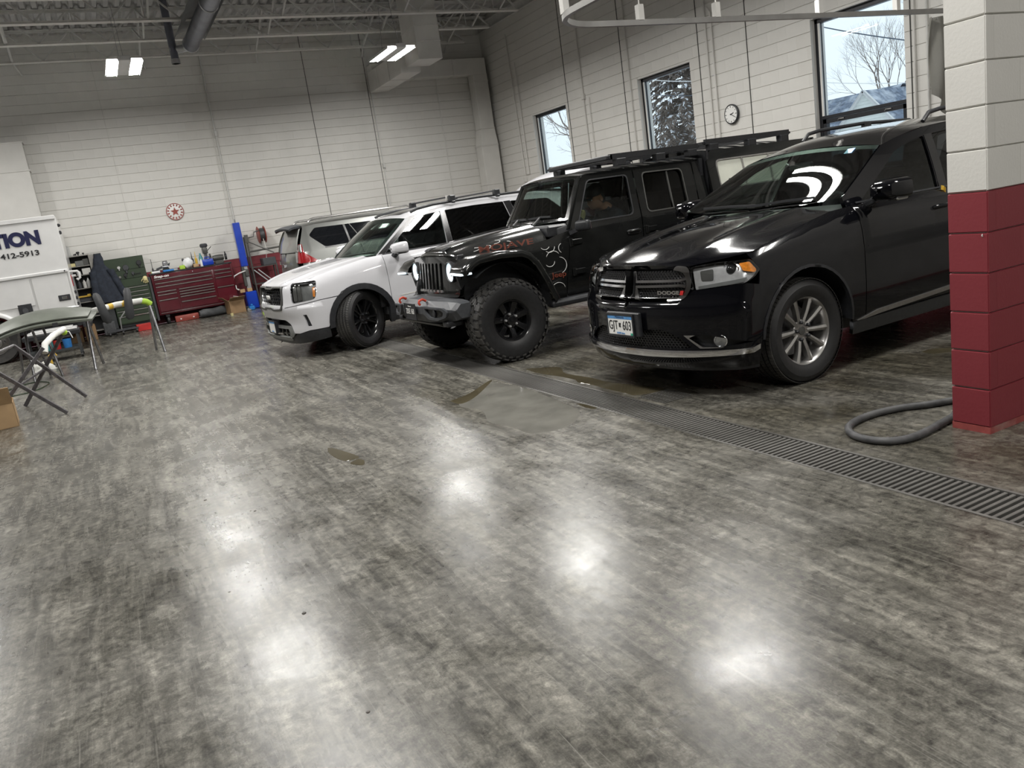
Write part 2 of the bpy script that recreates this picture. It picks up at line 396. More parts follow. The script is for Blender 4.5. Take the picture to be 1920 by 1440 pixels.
# ================================================================ the building
def concrete():
    m = bpy.data.materials.new('polished_concrete'); N, L = nt(m); b = N['Principled BSDF']
    tc = N.new('ShaderNodeTexCoord')
    def mapn(sc, rot=0):
        mp = N.new('ShaderNodeMapping'); mp.inputs['Scale'].default_value = sc; mp.inputs['Rotation'].default_value = (0, 0, rot); L.new(tc.outputs['Object'], mp.inputs[0]); return mp
    def noise(mp, s, det=5, dist=0, rough=.55):
        n = N.new('ShaderNodeTexNoise'); n.inputs['Scale'].default_value = s; n.inputs['Detail'].default_value = det; n.inputs['Distortion'].default_value = dist; n.inputs['Roughness'].default_value = rough
        L.new(mp.outputs[0], n.inputs['Vector']); return n
    def ramp(src, stops):
        r = N.new('ShaderNodeValToRGB'); L.new(src, r.inputs[0]); e = r.color_ramp.elements
        e[0].position, e[0].color = stops[0][0], (*stops[0][1], 1); e[1].position, e[1].color = stops[1][0], (*stops[1][1], 1)
        for p, c in stops[2:]:
            q = e.new(p); q.color = (*c, 1)
        return r
    def mix(mode, f, a, c):
        x = N.new('ShaderNodeMix'); x.data_type = 'RGBA'; x.blend_type = mode
        if isinstance(f, float): x.inputs[0].default_value = f
        else: L.new(f, x.inputs[0])
        for i, k in ((6, a), (7, c)):
            if isinstance(k, tuple): x.inputs[i].default_value = (*k, 1)
            else: L.new(k, x.inputs[i])
        return x.outputs[2]
    plain = mapn((1, 1, 1)); big = noise(plain, .55, 6, .6); mid = noise(plain, 2.6, 6, .5)
    strk = noise(mapn((.55, 5, 1), .35), 2.6, 8, .8, .65); strk2 = noise(mapn((.7, 4.2, 1), -.9), 2.2, 8, 1.0, .65)
    fine = noise(plain, 22, 7, .4, .7)
    base = ramp(big.outputs['Fac'], [(.30, (.085, .080, .066)), (.70, (.152, .145, .127))])
    c = mix('OVERLAY', .55, base.outputs[0], ramp(mid.outputs['Fac'], [(.33, (.30, .30, .30)), (.67, (.70, .70, .70))]).outputs[0])
    c = mix('OVERLAY', .8, c, ramp(strk.outputs['Fac'], [(.34, (.26, .26, .26)), (.68, (.74, .74, .74))]).outputs[0])
    c = mix('OVERLAY', .8, c, ramp(strk2.outputs['Fac'], [(.34, (.24, .24, .24)), (.68, (.76, .76, .76))]).outputs[0])
    c = mix('OVERLAY', .9, c, ramp(fine.outputs['Fac'], [(.35, (.18, .18, .18)), (.65, (.82, .82, .82))]).outputs[0])
    # tire scuffs: faint curved tracks made of fine cross hatching
    for loc, sc, rot in (((-1.0, 5.0, 0), 1.1, .6), ((-6.0, -9.0, 0), .9, -.5)):
        wv = N.new('ShaderNodeTexWave'); wv.wave_type = 'RINGS'; wv.inputs['Scale'].default_value = sc; wv.inputs['Distortion'].default_value = 2.5; wv.inputs['Detail'].default_value = 3; wv.inputs['Detail Scale'].default_value = .6
        mp = mapn((1, 1, 0)); mp.inputs['Location'].default_value = loc; L.new(mp.outputs[0], wv.inputs['Vector'])
        band = ramp(wv.outputs['Fac'], [(.35, (0, 0, 0)), (1.0, (1, 1, 1))]); ch = noise(mapn((26, 7, 1), rot), 2.2, 4); reg = ramp(noise(plain, .5, 4, .3).outputs['Fac'], [(.40, (0, 0, 0)), (.68, (1, 1, 1))])
        q = ramp(ch.outputs['Fac'], [(.40, (0, 0, 0)), (.66, (.75, .75, .75))])
        c1 = N.new('ShaderNodeMath'); c1.operation = 'MULTIPLY'; L.new(band.outputs[0], c1.inputs[0]); L.new(q.outputs[0], c1.inputs[1])
        c2 = N.new('ShaderNodeMath'); c2.operation = 'MULTIPLY'; L.new(c1.outputs[0], c2.inputs[0]); L.new(reg.outputs[0], c2.inputs[1])
        c = mix('MIX', c2.outputs[0], c, (.085, .08, .068))
    gr_ = noise(plain, 140, 3); c = mix('OVERLAY', .45, c, ramp(gr_.outputs['Fac'], [(.32, (.28, .28, .28)), (.68, (.72, .72, .72))]).outputs[0])
    # pale mineral rings and scratches
    sc_ = noise(mapn((.4, 14, 1), -.55), 3.1, 4, 2.5); c = mix('MIX', ramp(sc_.outputs['Fac'], [(.60, (0, 0, 0)), (.78, (.4, .4, .4))]).outputs[0], c, (.33, .32, .285))
    # darker, browner blotches on the floor from the drain to the right wall
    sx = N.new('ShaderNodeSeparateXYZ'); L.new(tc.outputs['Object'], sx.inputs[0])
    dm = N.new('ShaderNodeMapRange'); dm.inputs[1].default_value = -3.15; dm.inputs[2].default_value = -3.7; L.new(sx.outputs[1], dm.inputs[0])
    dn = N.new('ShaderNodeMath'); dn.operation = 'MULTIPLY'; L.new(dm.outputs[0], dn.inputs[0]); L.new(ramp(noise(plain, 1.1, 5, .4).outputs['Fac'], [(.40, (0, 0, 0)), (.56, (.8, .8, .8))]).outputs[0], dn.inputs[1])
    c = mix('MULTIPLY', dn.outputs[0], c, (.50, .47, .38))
    # saw-cut joints
    def joint(out, at, w=.0055):
        a = N.new('ShaderNodeMath'); a.operation = 'SUBTRACT'; L.new(out, a.inputs[0]); a.inputs[1].default_value = at
        q = N.new('ShaderNodeMath'); q.operation = 'ABSOLUTE'; L.new(a.outputs[0], q.inputs[0])
        l = N.new('ShaderNodeMath'); l.operation = 'LESS_THAN'; L.new(q.outputs[0], l.inputs[0]); l.inputs[1].default_value = w
        return l.outputs[0]
    for o_, at in ((0, 4.77), (0, 9.4), (0, 14.0), (1, 1.35)): c = mix('MIX', joint(sx.outputs[o_], at), c, (.09, .085, .078))
    L.new(c, b.inputs['Base Color'])
    rr = N.new('ShaderNodeMapRange'); rr.inputs[1].default_value = .3; rr.inputs[2].default_value = .72; rr.inputs[3].default_value = .17; rr.inputs[4].default_value = .32
    L.new(mid.outputs['Fac'], rr.inputs[0])
    ra = N.new('ShaderNodeMath'); ra.operation = 'ADD'; L.new(rr.outputs[0], ra.inputs[0])
    rs = N.new('ShaderNodeMapRange'); rs.inputs[3].default_value = -.05; rs.inputs[4].default_value = .10; L.new(strk.outputs['Fac'], rs.inputs[0]); L.new(rs.outputs[0], ra.inputs[1])
    L.new(ra.outputs[0], b.inputs['Roughness'])
    b.inputs['Specular IOR Level'].default_value = .36
    bp = N.new('ShaderNodeBump'); bp.inputs['Strength'].default_value = .16; bp.inputs['Distance'].default_value = .002
    hm = N.new('ShaderNodeMath'); hm.operation = 'MULTIPLY_ADD'; L.new(fine.outputs['Fac'], hm.inputs[0]); hm.inputs[1].default_value = 1.6; L.new(strk.outputs['Fac'], hm.inputs[2]); L.new(hm.outputs[0], bp.inputs['Height']); L.new(bp.outputs[0], b.inputs['Normal'])
    return m
def blockmat(name, col, dirt, amt):
    return pm(name, col, .55, 0, .05, 1.7, bump=.25, bscale=60, dirt=(dirt, amt))
M['concrete'] = concrete()
M['block'] = blockmat('painted_white_block', (.70, .69, .655), (.55, .53, .49), .5)
M['block_red'] = blockmat('painted_red_block', (.215, .026, .036), (.18, .026, .034), .6)
M['far_wall'] = pm('darkened_unseen_wall', (.26, .25, .24), .7, 0, .15, .8)  # unseen walls, colour darkened to cut the light they bounce back
M['joint_dark'] = pm('dark_joint_sealant', (.055, .055, .052), .8, 0, .1, 10)
XB, YR, YL, XF, ZD = 20.56, -10.5, 9.0, -7.0, 6.45          # back wall, right wall, left wall, wall behind, roof deck
YD0, YD1, XD0, XD1 = -3.287, -2.984, -1.0, 11.6              # the drain
fl = MB()
for x0, x1, y0, y1 in ((XF, XB, YD1, YL), (XF, XB, YR, YD0), (XF, XD0, YD0, YD1), (XD1, XB, YD0, YD1)): fl.add([(x0, y0, 0), (x1, y0, 0), (x1, y1, 0), (x0, y1, 0)], [(0, 1, 2, 3)])
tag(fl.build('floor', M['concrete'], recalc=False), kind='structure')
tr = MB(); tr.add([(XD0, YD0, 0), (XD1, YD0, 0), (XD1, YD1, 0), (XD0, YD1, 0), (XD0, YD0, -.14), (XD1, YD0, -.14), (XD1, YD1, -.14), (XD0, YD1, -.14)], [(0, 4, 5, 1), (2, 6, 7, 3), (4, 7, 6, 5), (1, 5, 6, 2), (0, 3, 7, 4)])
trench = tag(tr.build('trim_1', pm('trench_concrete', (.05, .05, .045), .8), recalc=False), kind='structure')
# grate over the drain: frame rails and one object for every bar
gr = thing('drain_grate', 'long grey slotted steel grate over the floor drain in front of the parked cars', 'grate', (0, 0, 0))
M['grate'] = pm('worn_galvanised_grate', (.15, .145, .135), .5, .4, .2, 9, dirt=((.06, .056, .05), .7))
for y in (YD0 + .008, YD1 - .008): MB().box(XD0, XD1, y - .009, y + .009, -.03, .0015).build('frame_rail', M['grate'], gr)
_bar = MB().box(-.0085, .0085, YD0 + .02, YD1 - .02, -.022, -.001).mesh('grate_bar', M['grate'], bevel=.002)
_i = 0; x = 1.30
while x < 11.5:
    o = bpy.data.objects.new('bar', _bar); COL.objects.link(o); o.parent = gr; o.location = (x, 0, 0); x += .0352 if x < 9 else .042; _i += 1
    if _i >= 290: break
for x in np.arange(XD0 + .1, XD1, .9): MB().box(x - .012, x + .012, YD0 + .016, YD1 - .016, -.045, -.023).build('cross_bar', M['grate'], gr)

# ---- block walls: a recessed mortar sheet, every block its own piece (the 300 that show largest) and the rest joined
CH, CL = .2032, .4064
def _blockmesh(mat, name):
    d = .010; e = .004; k = .0004; h = CH - .002; l = CL - .0004      # faces -x side, set in the y-z plane
    v = [(d, 0, 0), (d, l, 0), (d, l, h), (d, 0, h), (0, k, e), (0, l - k, e), (0, l - k, h - e), (0, k, h - e)]
    return MB().add(v, [(4, 7, 6, 5), (0, 4, 5, 1), (1, 5, 6, 2), (2, 6, 7, 3), (3, 7, 4, 0)]).mesh(name, mat, recalc=False)
BLK = {False: _blockmesh(M['block'], 'white_block'), True: _blockmesh(M['block_red'], 'red_block')}
def pixel(p):
    q = _m.inverted() @ Vector(p)
    if q.z > -.2: return None
    return (960 + 1493.99 * q.x / -q.z, 720 - 1493.99 * q.y / -q.z, -q.z)
def block_wall(wall, origin, along, length, courses, holes=(), red_to=6, half=0, limit=300, zoff=0.0):
    """origin: corner of the wall face; along: unit vector along it; the face looks to the right of 'along' turned by +90 deg"""
    o = Vector(origin); a = Vector(along); ang = math.atan2(a.y, a.x) - PI / 2
    cells = []
    for c in range(courses):
        z = c * CH + zoff; s = -(CL / 2 if (c + half) % 2 else 0)
        while s < length - .02:
            segs = [(max(s, 0), min(s + CL, length))]
            for (h0, h1, z0, z1) in holes:
                if z + CH > z0 + .03 and z < z1 - .03:
                    nw = []
                    for p, q in segs:
                        if q <= h0 or p >= h1: nw.append((p, q))
                        else:
                            if p < h0: nw.append((p, h0))
                            if q > h1: nw.append((h1, q))
                    segs = nw
            for p, q in segs:
                if q - p > .03:
                    cpt = o + a * ((p + q) / 2) + Vector((0, 0, z + CH / 2)); px = pixel(cpt)
                    size = 0
                    if px and -40 < px[0] < 1960 and -40 < px[1] < 1480: size = (q - p) / px[2]
                    cells.append((size, p, q, z, c))
            s += CL
    cells.sort(key=lambda t: -t[0]); rest = {False: MB(), True: MB()}
    rot = Matrix.Rotation(ang, 4, 'Z')
    for i, (size, p, q, z, c) in enumerate(cells):
        red = c < red_to; loc = o + a * p + Vector((0, 0, z))
        if i < limit and size > 0:
            b = bpy.data.objects.new('block', BLK[red]); COL.objects.link(b); b.parent = wall
            b.location = loc; b.rotation_euler = (0, 0, ang); b.scale = (1, (q - p) / CL, 1)
        else:
            mt = Matrix.Translation(loc) @ rot @ Matrix.Diagonal((1, (q - p) / CL, 1, 1))
            rest[red].add([mt @ v.co for v in BLK[red].vertices], [tuple(f.vertices) for f in BLK[red].polygons])
    for red, mb in rest.items():
        if mb.v: tag(mb.build('red_blocks' if red else 'white_blocks', M['block_red' if red else 'block'], wall, recalc=False), kind='stuff')
M['mortar'] = pm('painted_mortar', (.60, .59, .56), .7, 0, .08, 5)
M['mortar_red'] = pm('painted_red_mortar', (.40, .12, .13), .7, 0, .1, 5)
T_ = .009
# back wall (faces -x); blocks run along +y from the right-hand corner
wb = MB().box(XB + T_, XB + .4, YR - .3, YL, 0, ZD + .3).build('wall_back', M['mortar']); tag(wb, kind='structure')
block_wall(wb, (XB - .003, YR, 0), (0, 1, 0), 13.2, 32)
# right wall (faces +y) with three windows
WIN = [(16.65, 18.25), (12.23, 13.85), (7.79, 9.40)]; WT, WBOT = 3.62, 1.219
wr = MB(); xs = [XF] + [v for w in sorted(WIN) for v in w] + [XB + .4]
for i in range(0, len(xs), 2): wr.box(xs[i], xs[i + 1], YR - .3, YR - T_, 0, ZD + .3)
for w in WIN:
    wr.box(w[0], w[1], YR - .3, YR - T_, 0, WBOT); wr.box(w[0], w[1], YR - .3, YR - T_, WT, ZD + .3)
wr = tag(wr.build('wall_right', M['block']), kind='structure')
block_wall(wr, (2.77, YR + .003, 0), (1, 0, 0), XB - 2.77, 32, [(w[0] - 2.77, w[1] - 2.77, WBOT, WT) for w in WIN], limit=300)
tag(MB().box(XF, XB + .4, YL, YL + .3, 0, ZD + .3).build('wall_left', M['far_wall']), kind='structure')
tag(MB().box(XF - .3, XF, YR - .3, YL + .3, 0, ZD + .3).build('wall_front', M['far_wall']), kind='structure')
# partition wall whose end stands at the right of the picture
PX0, PX1, PY = 2.483, 2.692, -3.918
pw = tag(MB().box(PX0 + T_, PX1 - T_, YR + .02, PY - T_, 0, 3.66).build('wall_partition', M['mortar']), kind='structure')
block_wall(pw, (PX0 - .003, YR + .02 + .0, .0355), (0, 1, 0), PY - YR - .02, 18, half=1, red_to=6, limit=200)
for c in range(18):
    z = .0355 + c * CH; d = .012
    mb = MB(); h = CH - .003; e = .006; w = PX1 - PX0
    mb.add([(0, 0, 0), (w, 0, 0), (w, 0, h), (0, 0, h), (.003, d, e), (w - .003, d, e), (w - .003, d, h - e), (.003, d, h - e)], [(4, 5, 6, 7), (0, 1, 5, 4), (1, 2, 6, 5), (2, 3, 7, 6), (3, 0, 4, 7)])
    b = mb.build('block', M['block_red'] if c < 6 else M['block'], pw, recalc=True); b.location = (PX0, PY - .009, z)
MB().box(PX0 - .001, PX1 + .001, YR + .03, PY + .002, 0, .036).build('base_course', pm('scuffed_red_base', (.30, .06, .055), .7, 0, .2, 20, dirt=((.30, .29, .25), .9)), pw)
tag(MB().lathe([(.006, 0), (.008, .003), (.001, .005)], 12, axis='x').build('wall_anchor', M['letter_white'], loc=(PX0 + .024, PY + .004, 1.037)), 'tiny white plug in the top red course of the partition wall end', 'plug')

# ---- windows
def window(n, x0, x1, rail):
    w = tag(bpy.data.objects.new('window_%d' % n, None), kind='structure'); COL.objects.link(w)
    y = YR - .14; fw = .06
    f = MB()
    for a, b in ((x0, x0 + fw), (x1 - fw, x1)): f.box(a, b, y - .05, y + .05, WBOT, WT)
    f.box(x0, x1, y - .05, y + .05, WT - .07, WT); f.box(x0, x1, y - .05, y + .05, WBOT, WBOT + .06)
    f.build('frame', M['window_frame'], w, bevel=.004)
    if rail:
        MB().box(x0 + fw, x1 - fw, y - .045, y + .055, rail - .05, rail).build('mullion', M['window_frame'], w, bevel=.004)
        s = MB(); a, b, z0, z1 = x0 + fw + .004, x1 - fw - .004, WBOT + .065, rail - .055
        s.box(a, a + .065, y - .03, y + .045, z0, z1); s.box(b - .065, b, y - .03, y + .045, z0, z1); s.box(a, b, y - .03, y + .045, z1 - .065, z1); s.box(a, b, y - .03, y + .045, z0, z0 + .065)
        s.build('vent_sash', M['window_frame'], w, bevel=.003)
        for xx in (x1 - .42, x0 + .36): MB().box(xx - .05, xx + .05, y + .046, y + .062, z1 - .035, z1 - .02).bar((xx + .03, y + .06, z1 - .03), (xx + .03, y + .10, z1 - .045), .012, .012).build('latch', M['satin_silver'], w)
    MB().box(x0 + fw * .5, x1 - fw * .5, y - .006, y + .006, WBOT + .03, WT - .03).build('pane', M['window_glass'], w)
    MB().box(x0, x1, y + .05, YR + .01, WBOT - .02, WBOT + .005).build('sill', M['block'], w)
    l = MB(); l.box(x1 - fw - .035, x1 - fw, y + .03, y + .05, rail or WBOT + .06, WT - .07)
    l.build('glazing_bead', M['white_duct'], w)
for i, w in enumerate(WIN): window(i + 1, w[0], w[1], 2.175 if i == 2 else None)

# ---- roof: corrugated deck, ledger, joists
dk = MB(); pitch = .1524 * 1.35; rows = [[], []]
y = YR - .1; k = 0
while y < YL + .2:
    for dy, z in ((0, ZD), (.055, ZD), (.085, ZD + .07), (.15, ZD + .07), (.18, ZD)):
        rows[0].append((XF, y + dy, z)); rows[1].append((XB + .1, y + dy, z))
    y += pitch
tag(dk.grid(rows).build('ceiling', M['deck'], recalc=False), kind='structure')
MB_top = MB().box(XF, XB + .3, YR - .3, YL + .3, ZD + .10, ZD + .2).build('roof', M['deck']); tag(MB_top, kind='structure')
lg = MB().box(XF, XB - .02, YR + .012, YR + .09, 6.085, 6.10).box(XF, XB - .02, YR + .008, YR + .022, 6.10, 6.30).box(XF, XB - .02, YR + .008, YR + .10, 6.30, 6.315)
tag(lg.build('trim_2', M['steel']), kind='structure')
JX = [20.03, 18.56, 17.06, 15.58, 14.08, 12.6, 11.1, 9.6]
JN = ['first', 'second', 'third', 'fourth', 'fifth', 'sixth', 'seventh', 'eighth']
M['chord'] = pm('bounce_lit_chord', (.86, .85, .81), .5, 0, .05, 6)  # paler than the other joist steel: light from below painted into the colour
def joist(i, x):
    j = thing('roof_joist', '%s grey open-web steel roof joist counted from the back wall' % JN[i], 'joist', (x, 0, 0), 0, 'roof joists')
    zb, zt = 5.80, 6.435; y0, y1 = YR + .72, YL - .8
    b = MB()
    for s in (-1, 1): b.box(s * .0, s * .07, y0, y1, zb, zb + .008).box(s * .012, s * .006, y0, y1, zb, zb + .058)
    b.build('bottom_chord', M['chord'], j)
    t = MB()
    for s in (-1, 1): t.box(s * .006, s * .058, YR, YL, zt - .006, zt).box(s * .012, s * .006, YR, YL, zt - .058, zt)
    t.build('top_chord', M['steel'], j)
    w = _webm
    for q in range(WEBN):
        o = bpy.data.objects.new('web', w); COL.objects.link(o); o.parent = j; o.location = (0, y0 + q * 1.22, 0)
    if i < 5:
        for yy in (-9.3, -7.0, -4.4, -1.9, .55, 3.2):
            if yy < YL:
                MB().bar((-.01, yy, zb + .03), (-1.45, yy, zt - .04), .035, .035).build('bridging_bar', M['steel'], j); MB().bar((-.01, yy + .036, zt - .04), (-1.45, yy + .036, zb + .03), .035, .035).build('bridging_bar', M['steel'], j)
        if i == 0:
            for yy in (-9.3, -7.0, -4.4, -1.9, .55): MB().bar((.02, yy, zb + .02), (.52, yy - .1, zb - .12), .03, .03).build('bridging_bar', M['steel'], j)
_wm = MB()
_wm.bar((0, 0, 5.84), (0, .58, 6.40), .03, .03, (1, 0, 0)).bar((0, .64, 6.40), (0, 1.22, 5.84), .03, .03, (1, 0, 0)).bar((0, .61, 6.40), (0, .61, 5.84), .02, .02, (1, 0, 0))
_webm = _wm.mesh('joist_web', M['steel']); WEBN = int((YL - .8 - YR - .72) / 1.22)
for i, x in enumerate(JX): joist(i, x)
# ---- control joints and conduits
def cjoint(x, y, z0, z1, axis, w=.014):
    b = MB().box(x - w / 2, x + w / 2, y - .004, y + .012, z0, z1) if axis == 'x' else MB().box(x - .012, x + .004, y - w / 2, y + w / 2, z0, z1)
    return b
for x, z1 in ((16.53, 6.05), (11.95, 6.05), (10.745, 6.05), (7.69, 6.05), (14.30, 6.05)): cjoint(x, YR, 0, z1, 'x').build('control_joint', M['joint_dark'], wr)
for y in (-5.585, -.91, -7.12): cjoint(XB, y, 1.25, 6.3, 'y', .012).build('control_joint', M['joint_dark'] if y != -.91 else M['mortar'], wb)
def conduit(label, pts, r=.013, mat='white_duct', boxes=()):
    t = thing('conduit', label, 'conduit', pts[0], 0, 'wall conduits')
    o = Vector(pts[0]); MB().tube([Vector(p) - o for p in pts], r, 8).build('pipe', M[mat], t, 40)
    for bx in boxes:
        c = Vector(bx) - o; MB().box(c.x - .05, c.x + .05, c.y - .03, c.y + .03, c.z - .06, c.z + .06).build('fitting', M[mat], t, None, .006)
conduit('grey conduit down the back wall behind the blue column', [(XB - .03, -3.20, 6.2), (XB - .03, -3.20, 2.1)], .018, 'steel', [(XB - .03, -3.2, 4.15)])
conduit('thin conduit on the back wall just left of the grey conduit above the blue column', [(XB - .025, -3.12, 4.4), (XB - .025, -3.12, 1.6)], .008)
conduit('thin conduit beside the dark joint above the silver vehicle', [(XB - .03, -7.19, 6.0), (XB - .03, -7.19, 1.5)], .013, 'steel', [(XB - .03, -7.19, 3.0)])
conduit('thin conduit on the back wall nearest the corner duct', [(XB - .1, -9.0, 5.8), (XB - .1, -9.0, 5.4), (XB - .02, -9.02, 4.4), (XB - .02, -9.02, 1.3)], .010)
conduit('conduit loop on the window wall between corner duct and first window', [(19.05, YR + .04, 5.75), (18.95, YR + .04, 2.25), (18.75, YR + .04, 2.25), (18.75, YR + .04, 5.0)], .014, 'white_duct', [(19.0, YR + .04, 2.12)])
conduit('first conduit right of the narrowest window, with a coupling halfway up', [(15.83, YR + .03, 5.6), (15.83, YR + .03, 1.3)], .014, 'white_duct', [(15.83, YR + .03, 3.65)])
conduit('second slimmer conduit right of the narrowest window', [(15.62, YR + .03, 3.6), (15.62, YR + .03, 1.3)], .010)
conduit('conduit just left of the middle window', [(14.06, YR + .03, 6.0), (14.06, YR + .03, 1.3)], .014)
conduit('left conduit of the pair beside the wall clock, dropping past the track hanger', [(11.70, YR + .03, 6.0), (11.70, YR + .03, 1.4)], .016, 'white_duct')
conduit('right conduit of the pair beside the wall clock', [(11.62, YR + .04, 4.4), (11.54, YR + .04, 4.3), (11.54, YR + .04, 1.4)], .016, 'white_duct')
conduit('conduit right of the largest window', [(7.62, YR + .035, 4.4), (7.62, YR + .035, 1.4)], .016)
conduit('dark conduit between the largest window and the grey curtain', [(7.43, YR + .03, 4.4), (7.43, YR + .03, 1.4)], .014, 'steel')

# ---- wall clock
ck = thing('wall_clock', 'round white wall clock with black rim between two windows', 'clock', (11.2, YR + .012, 2.52))
MB().lathe([(.0, .0), (.16, .0), (.17, .012), (.17, .042), (.155, .05), (.148, .045)], 40, axis='y', cap=False).build('rim', M['black_plastic'], ck, 35)
MB().lathe([(.0, .044), (.150, .044)], 40, axis='y', cap=False).build('face', M['letter_white'], ck)
for h in range(12):
    a = 2 * PI * h / 12; r0, r1 = (.115, .14)
    MB().bar((math.sin(a) * r0, .047, math.cos(a) * r0), (math.sin(a) * r1, .047, math.cos(a) * r1), .012 if h % 3 == 0 else .007, .003, (0, 1, 0)).build('hour_mark', M['letter_black'], ck)
for nm, a, l, w in (('hour_hand', math.radians(-75), .07, .012), ('minute_hand', math.radians(-105 + 180 + 180 - 15), .11, .008)):
    MB().bar((math.sin(a) * -.02, .050, math.cos(a) * -.02), (math.sin(a) * l, .050, math.cos(a) * l), w, .003, (0, 1, 0)).build(nm, M['letter_black'], ck)
# ---- star plaque on the back wall
st = thing('star_plaque', 'round white plaque with a red star on the back wall', 'plaque', (XB - .012, -1.928, 2.50))
MB().lathe([(.0, -.02), (.19, -.02), (.2, -.012), (.2, 0)], 40, axis='x').build('disc', M['letter_white'], st, 40)
MB().lathe([(.178, -.024), (.19, -.026), (.195, -.02)], 40, axis='x', cap=False).build('outer_ring', M['dull_red'], st, 40)
sp = [(.1 * (1 if i % 2 == 0 else .42) * math.sin(PI * i / 5), .1 * (1 if i % 2 == 0 else .42) * math.cos(PI * i / 5)) for i in range(10)]
MB().prism(sp, -.034, -.02, 'yz').build('star', M['dull_red'], st)
for i in range(14):
    a = 2 * PI * i / 14; MB().box(-.025, -.02, -.014, .014, -.022, .022).xf(Matrix.Translation((0, .148 * math.sin(a), .148 * math.cos(a))) @ Matrix.Rotation(-a, 4, 'X')).build('letter_block', M['dull_red'], st)
# ---- ceiling lamps
M['lens'] = pm('lit_lamp_lens', (.9, .9, .9), .4, 0, .01, 3, emit=((1.0, .98, .94), LAMP_POWER * 1.28)); M['lens'].cycles.emission_sampling = 'FRONT'
def lamp(x, y, label, z=4.86):
    t = thing('high_bay_lamp', label, 'ceiling lamp', (x, y, z), 0, 'ceiling lamps')
    MB().box(-.62, .62, -.10, .10, .02, .10).build('ballast_box', M['white'], t, None, .01)
    for s in (-1, 1):
        f = MB(); f.prism([(s * .09, .02), (s * .10, .055), (s * .29, .055), (s * .30, .0), (s * .295, .0), (s * .28, .045), (s * .11, .045), (s * .10, .0)], -.62, .62, 'yz')
        f.build('reflector', M['white'], t)
        MB().add([(-.60, s * .19 - .078, .014), (-.60, s * .19 + .078, .014), (.60, s * .19 + .078, .014), (.60, s * .19 - .078, .014)], [(0, 1, 2, 3)]).build('lens', M['lens'], t, recalc=False)
    w = MB()
    for xx in (-.5, .5): w.tube([(xx, 0, .10), (xx * .6, 0, 1.0)], .004, 5)
    w.build('hanger_wire', M['tube'], t)
LX = [16.45, 11.2, 7.36, 2.6, -3.2]
for i, x in enumerate(LX):
    for y, nm in ((3.7, 'left'), (-1.24, 'middle'), (-6.33, 'right')):
        if nm == 'left' and i > 1: continue
        row = ['nearest the back wall', 'in the second row from the back wall', 'in the third row from the back wall', 'in the row overhead', 'behind the viewer'][i]
        lamp(x, y, 'twin-lens hanging lamp %s, %s one of its row' % (row, nm))
# ---- duct in the corner of the back wall
du = thing('air_duct', 'painted sheet-metal air duct hung by the back wall and dropping into the right corner', 'duct', (17.3, -7.5, 4.9))
def dbox(name, x0, x1, y0, y1, z0, z1, seams=()):
    b = MB().box(x0 - 17.3, x1 - 17.3, y0 + 7.5, y1 + 7.5, z0 - 4.9, z1 - 4.9).build(name, M['white_duct'], du, None, .006)
    for ax, v in seams:
        g = .012
        lo = [x0 - g, y0 - g, z0 - g]; hi = [x1 + g, y1 + g, z1 + g]; lo[ax] = v - .008; hi[ax] = v + .008
        MB().box(lo[0] - 17.3, hi[0] - 17.3, lo[1] + 7.5, hi[1] + 7.5, lo[2] - 4.9, hi[2] - 4.9).build('seam', M['white_duct'], du)
dbox('drop_box', 17.3, 18.1, -7.86, -7.28, 4.92, 6.4, [(2, 5.3), (2, 5.62), (2, 5.95)])
dbox('branch', 18.1, 20.45, -7.62, -7.14, 4.80, 5.28, [(0, 18.9), (0, 19.7)])
dbox('wall_run', 20.16, 20.54, -10.36, -7.17, 5.03, 5.44, [(1, -8.3), (1, -9.4)])
dbox('riser', 20.18, 20.53, -10.38, -9.97, 3.62, 5.03, [(2, 4.85), (2, 3.64)])
dbox('riser', 20.13, 20.53, -10.40, -9.90, .05, 3.20, [(2, 3.18), (2, 2.16), (2, 1.1)])
tp = MB(); a = [(20.18, -10.38), (20.53, -10.38), (20.53, -9.97), (20.18, -9.97)]; c = [(20.13, -10.40), (20.53, -10.40), (20.53, -9.90), (20.13, -9.90)]
tp.add([(x - 17.3, y + 7.5, 3.62 - 4.9) for x, y in a] + [(x - 17.3, y + 7.5, 3.20 - 4.9) for x, y in c], [(0, 1, 5, 4), (1, 2, 6, 5), (2, 3, 7, 6), (3, 0, 4, 7)]); tp.build('transition', M['white_duct'], du)
dl = thing('air_duct', 'painted sheet-metal riser duct on the back wall above the white truck', 'duct', (20.3, 1.05, 0))
for z0, z1, e in ((.1, 2.5, .03), (2.5, 3.7, 0), (3.7, 4.28, 0)):
    MB().box(-.15 - e, .25, -.28 - e, .5, z0, z1).build('riser', M['white_duct'], dl, None, .006); MB().box(-.17 - e, .25, -.30 - e, .52, z1 - .015, z1 + .01).build('flange', M['white_duct'], dl)
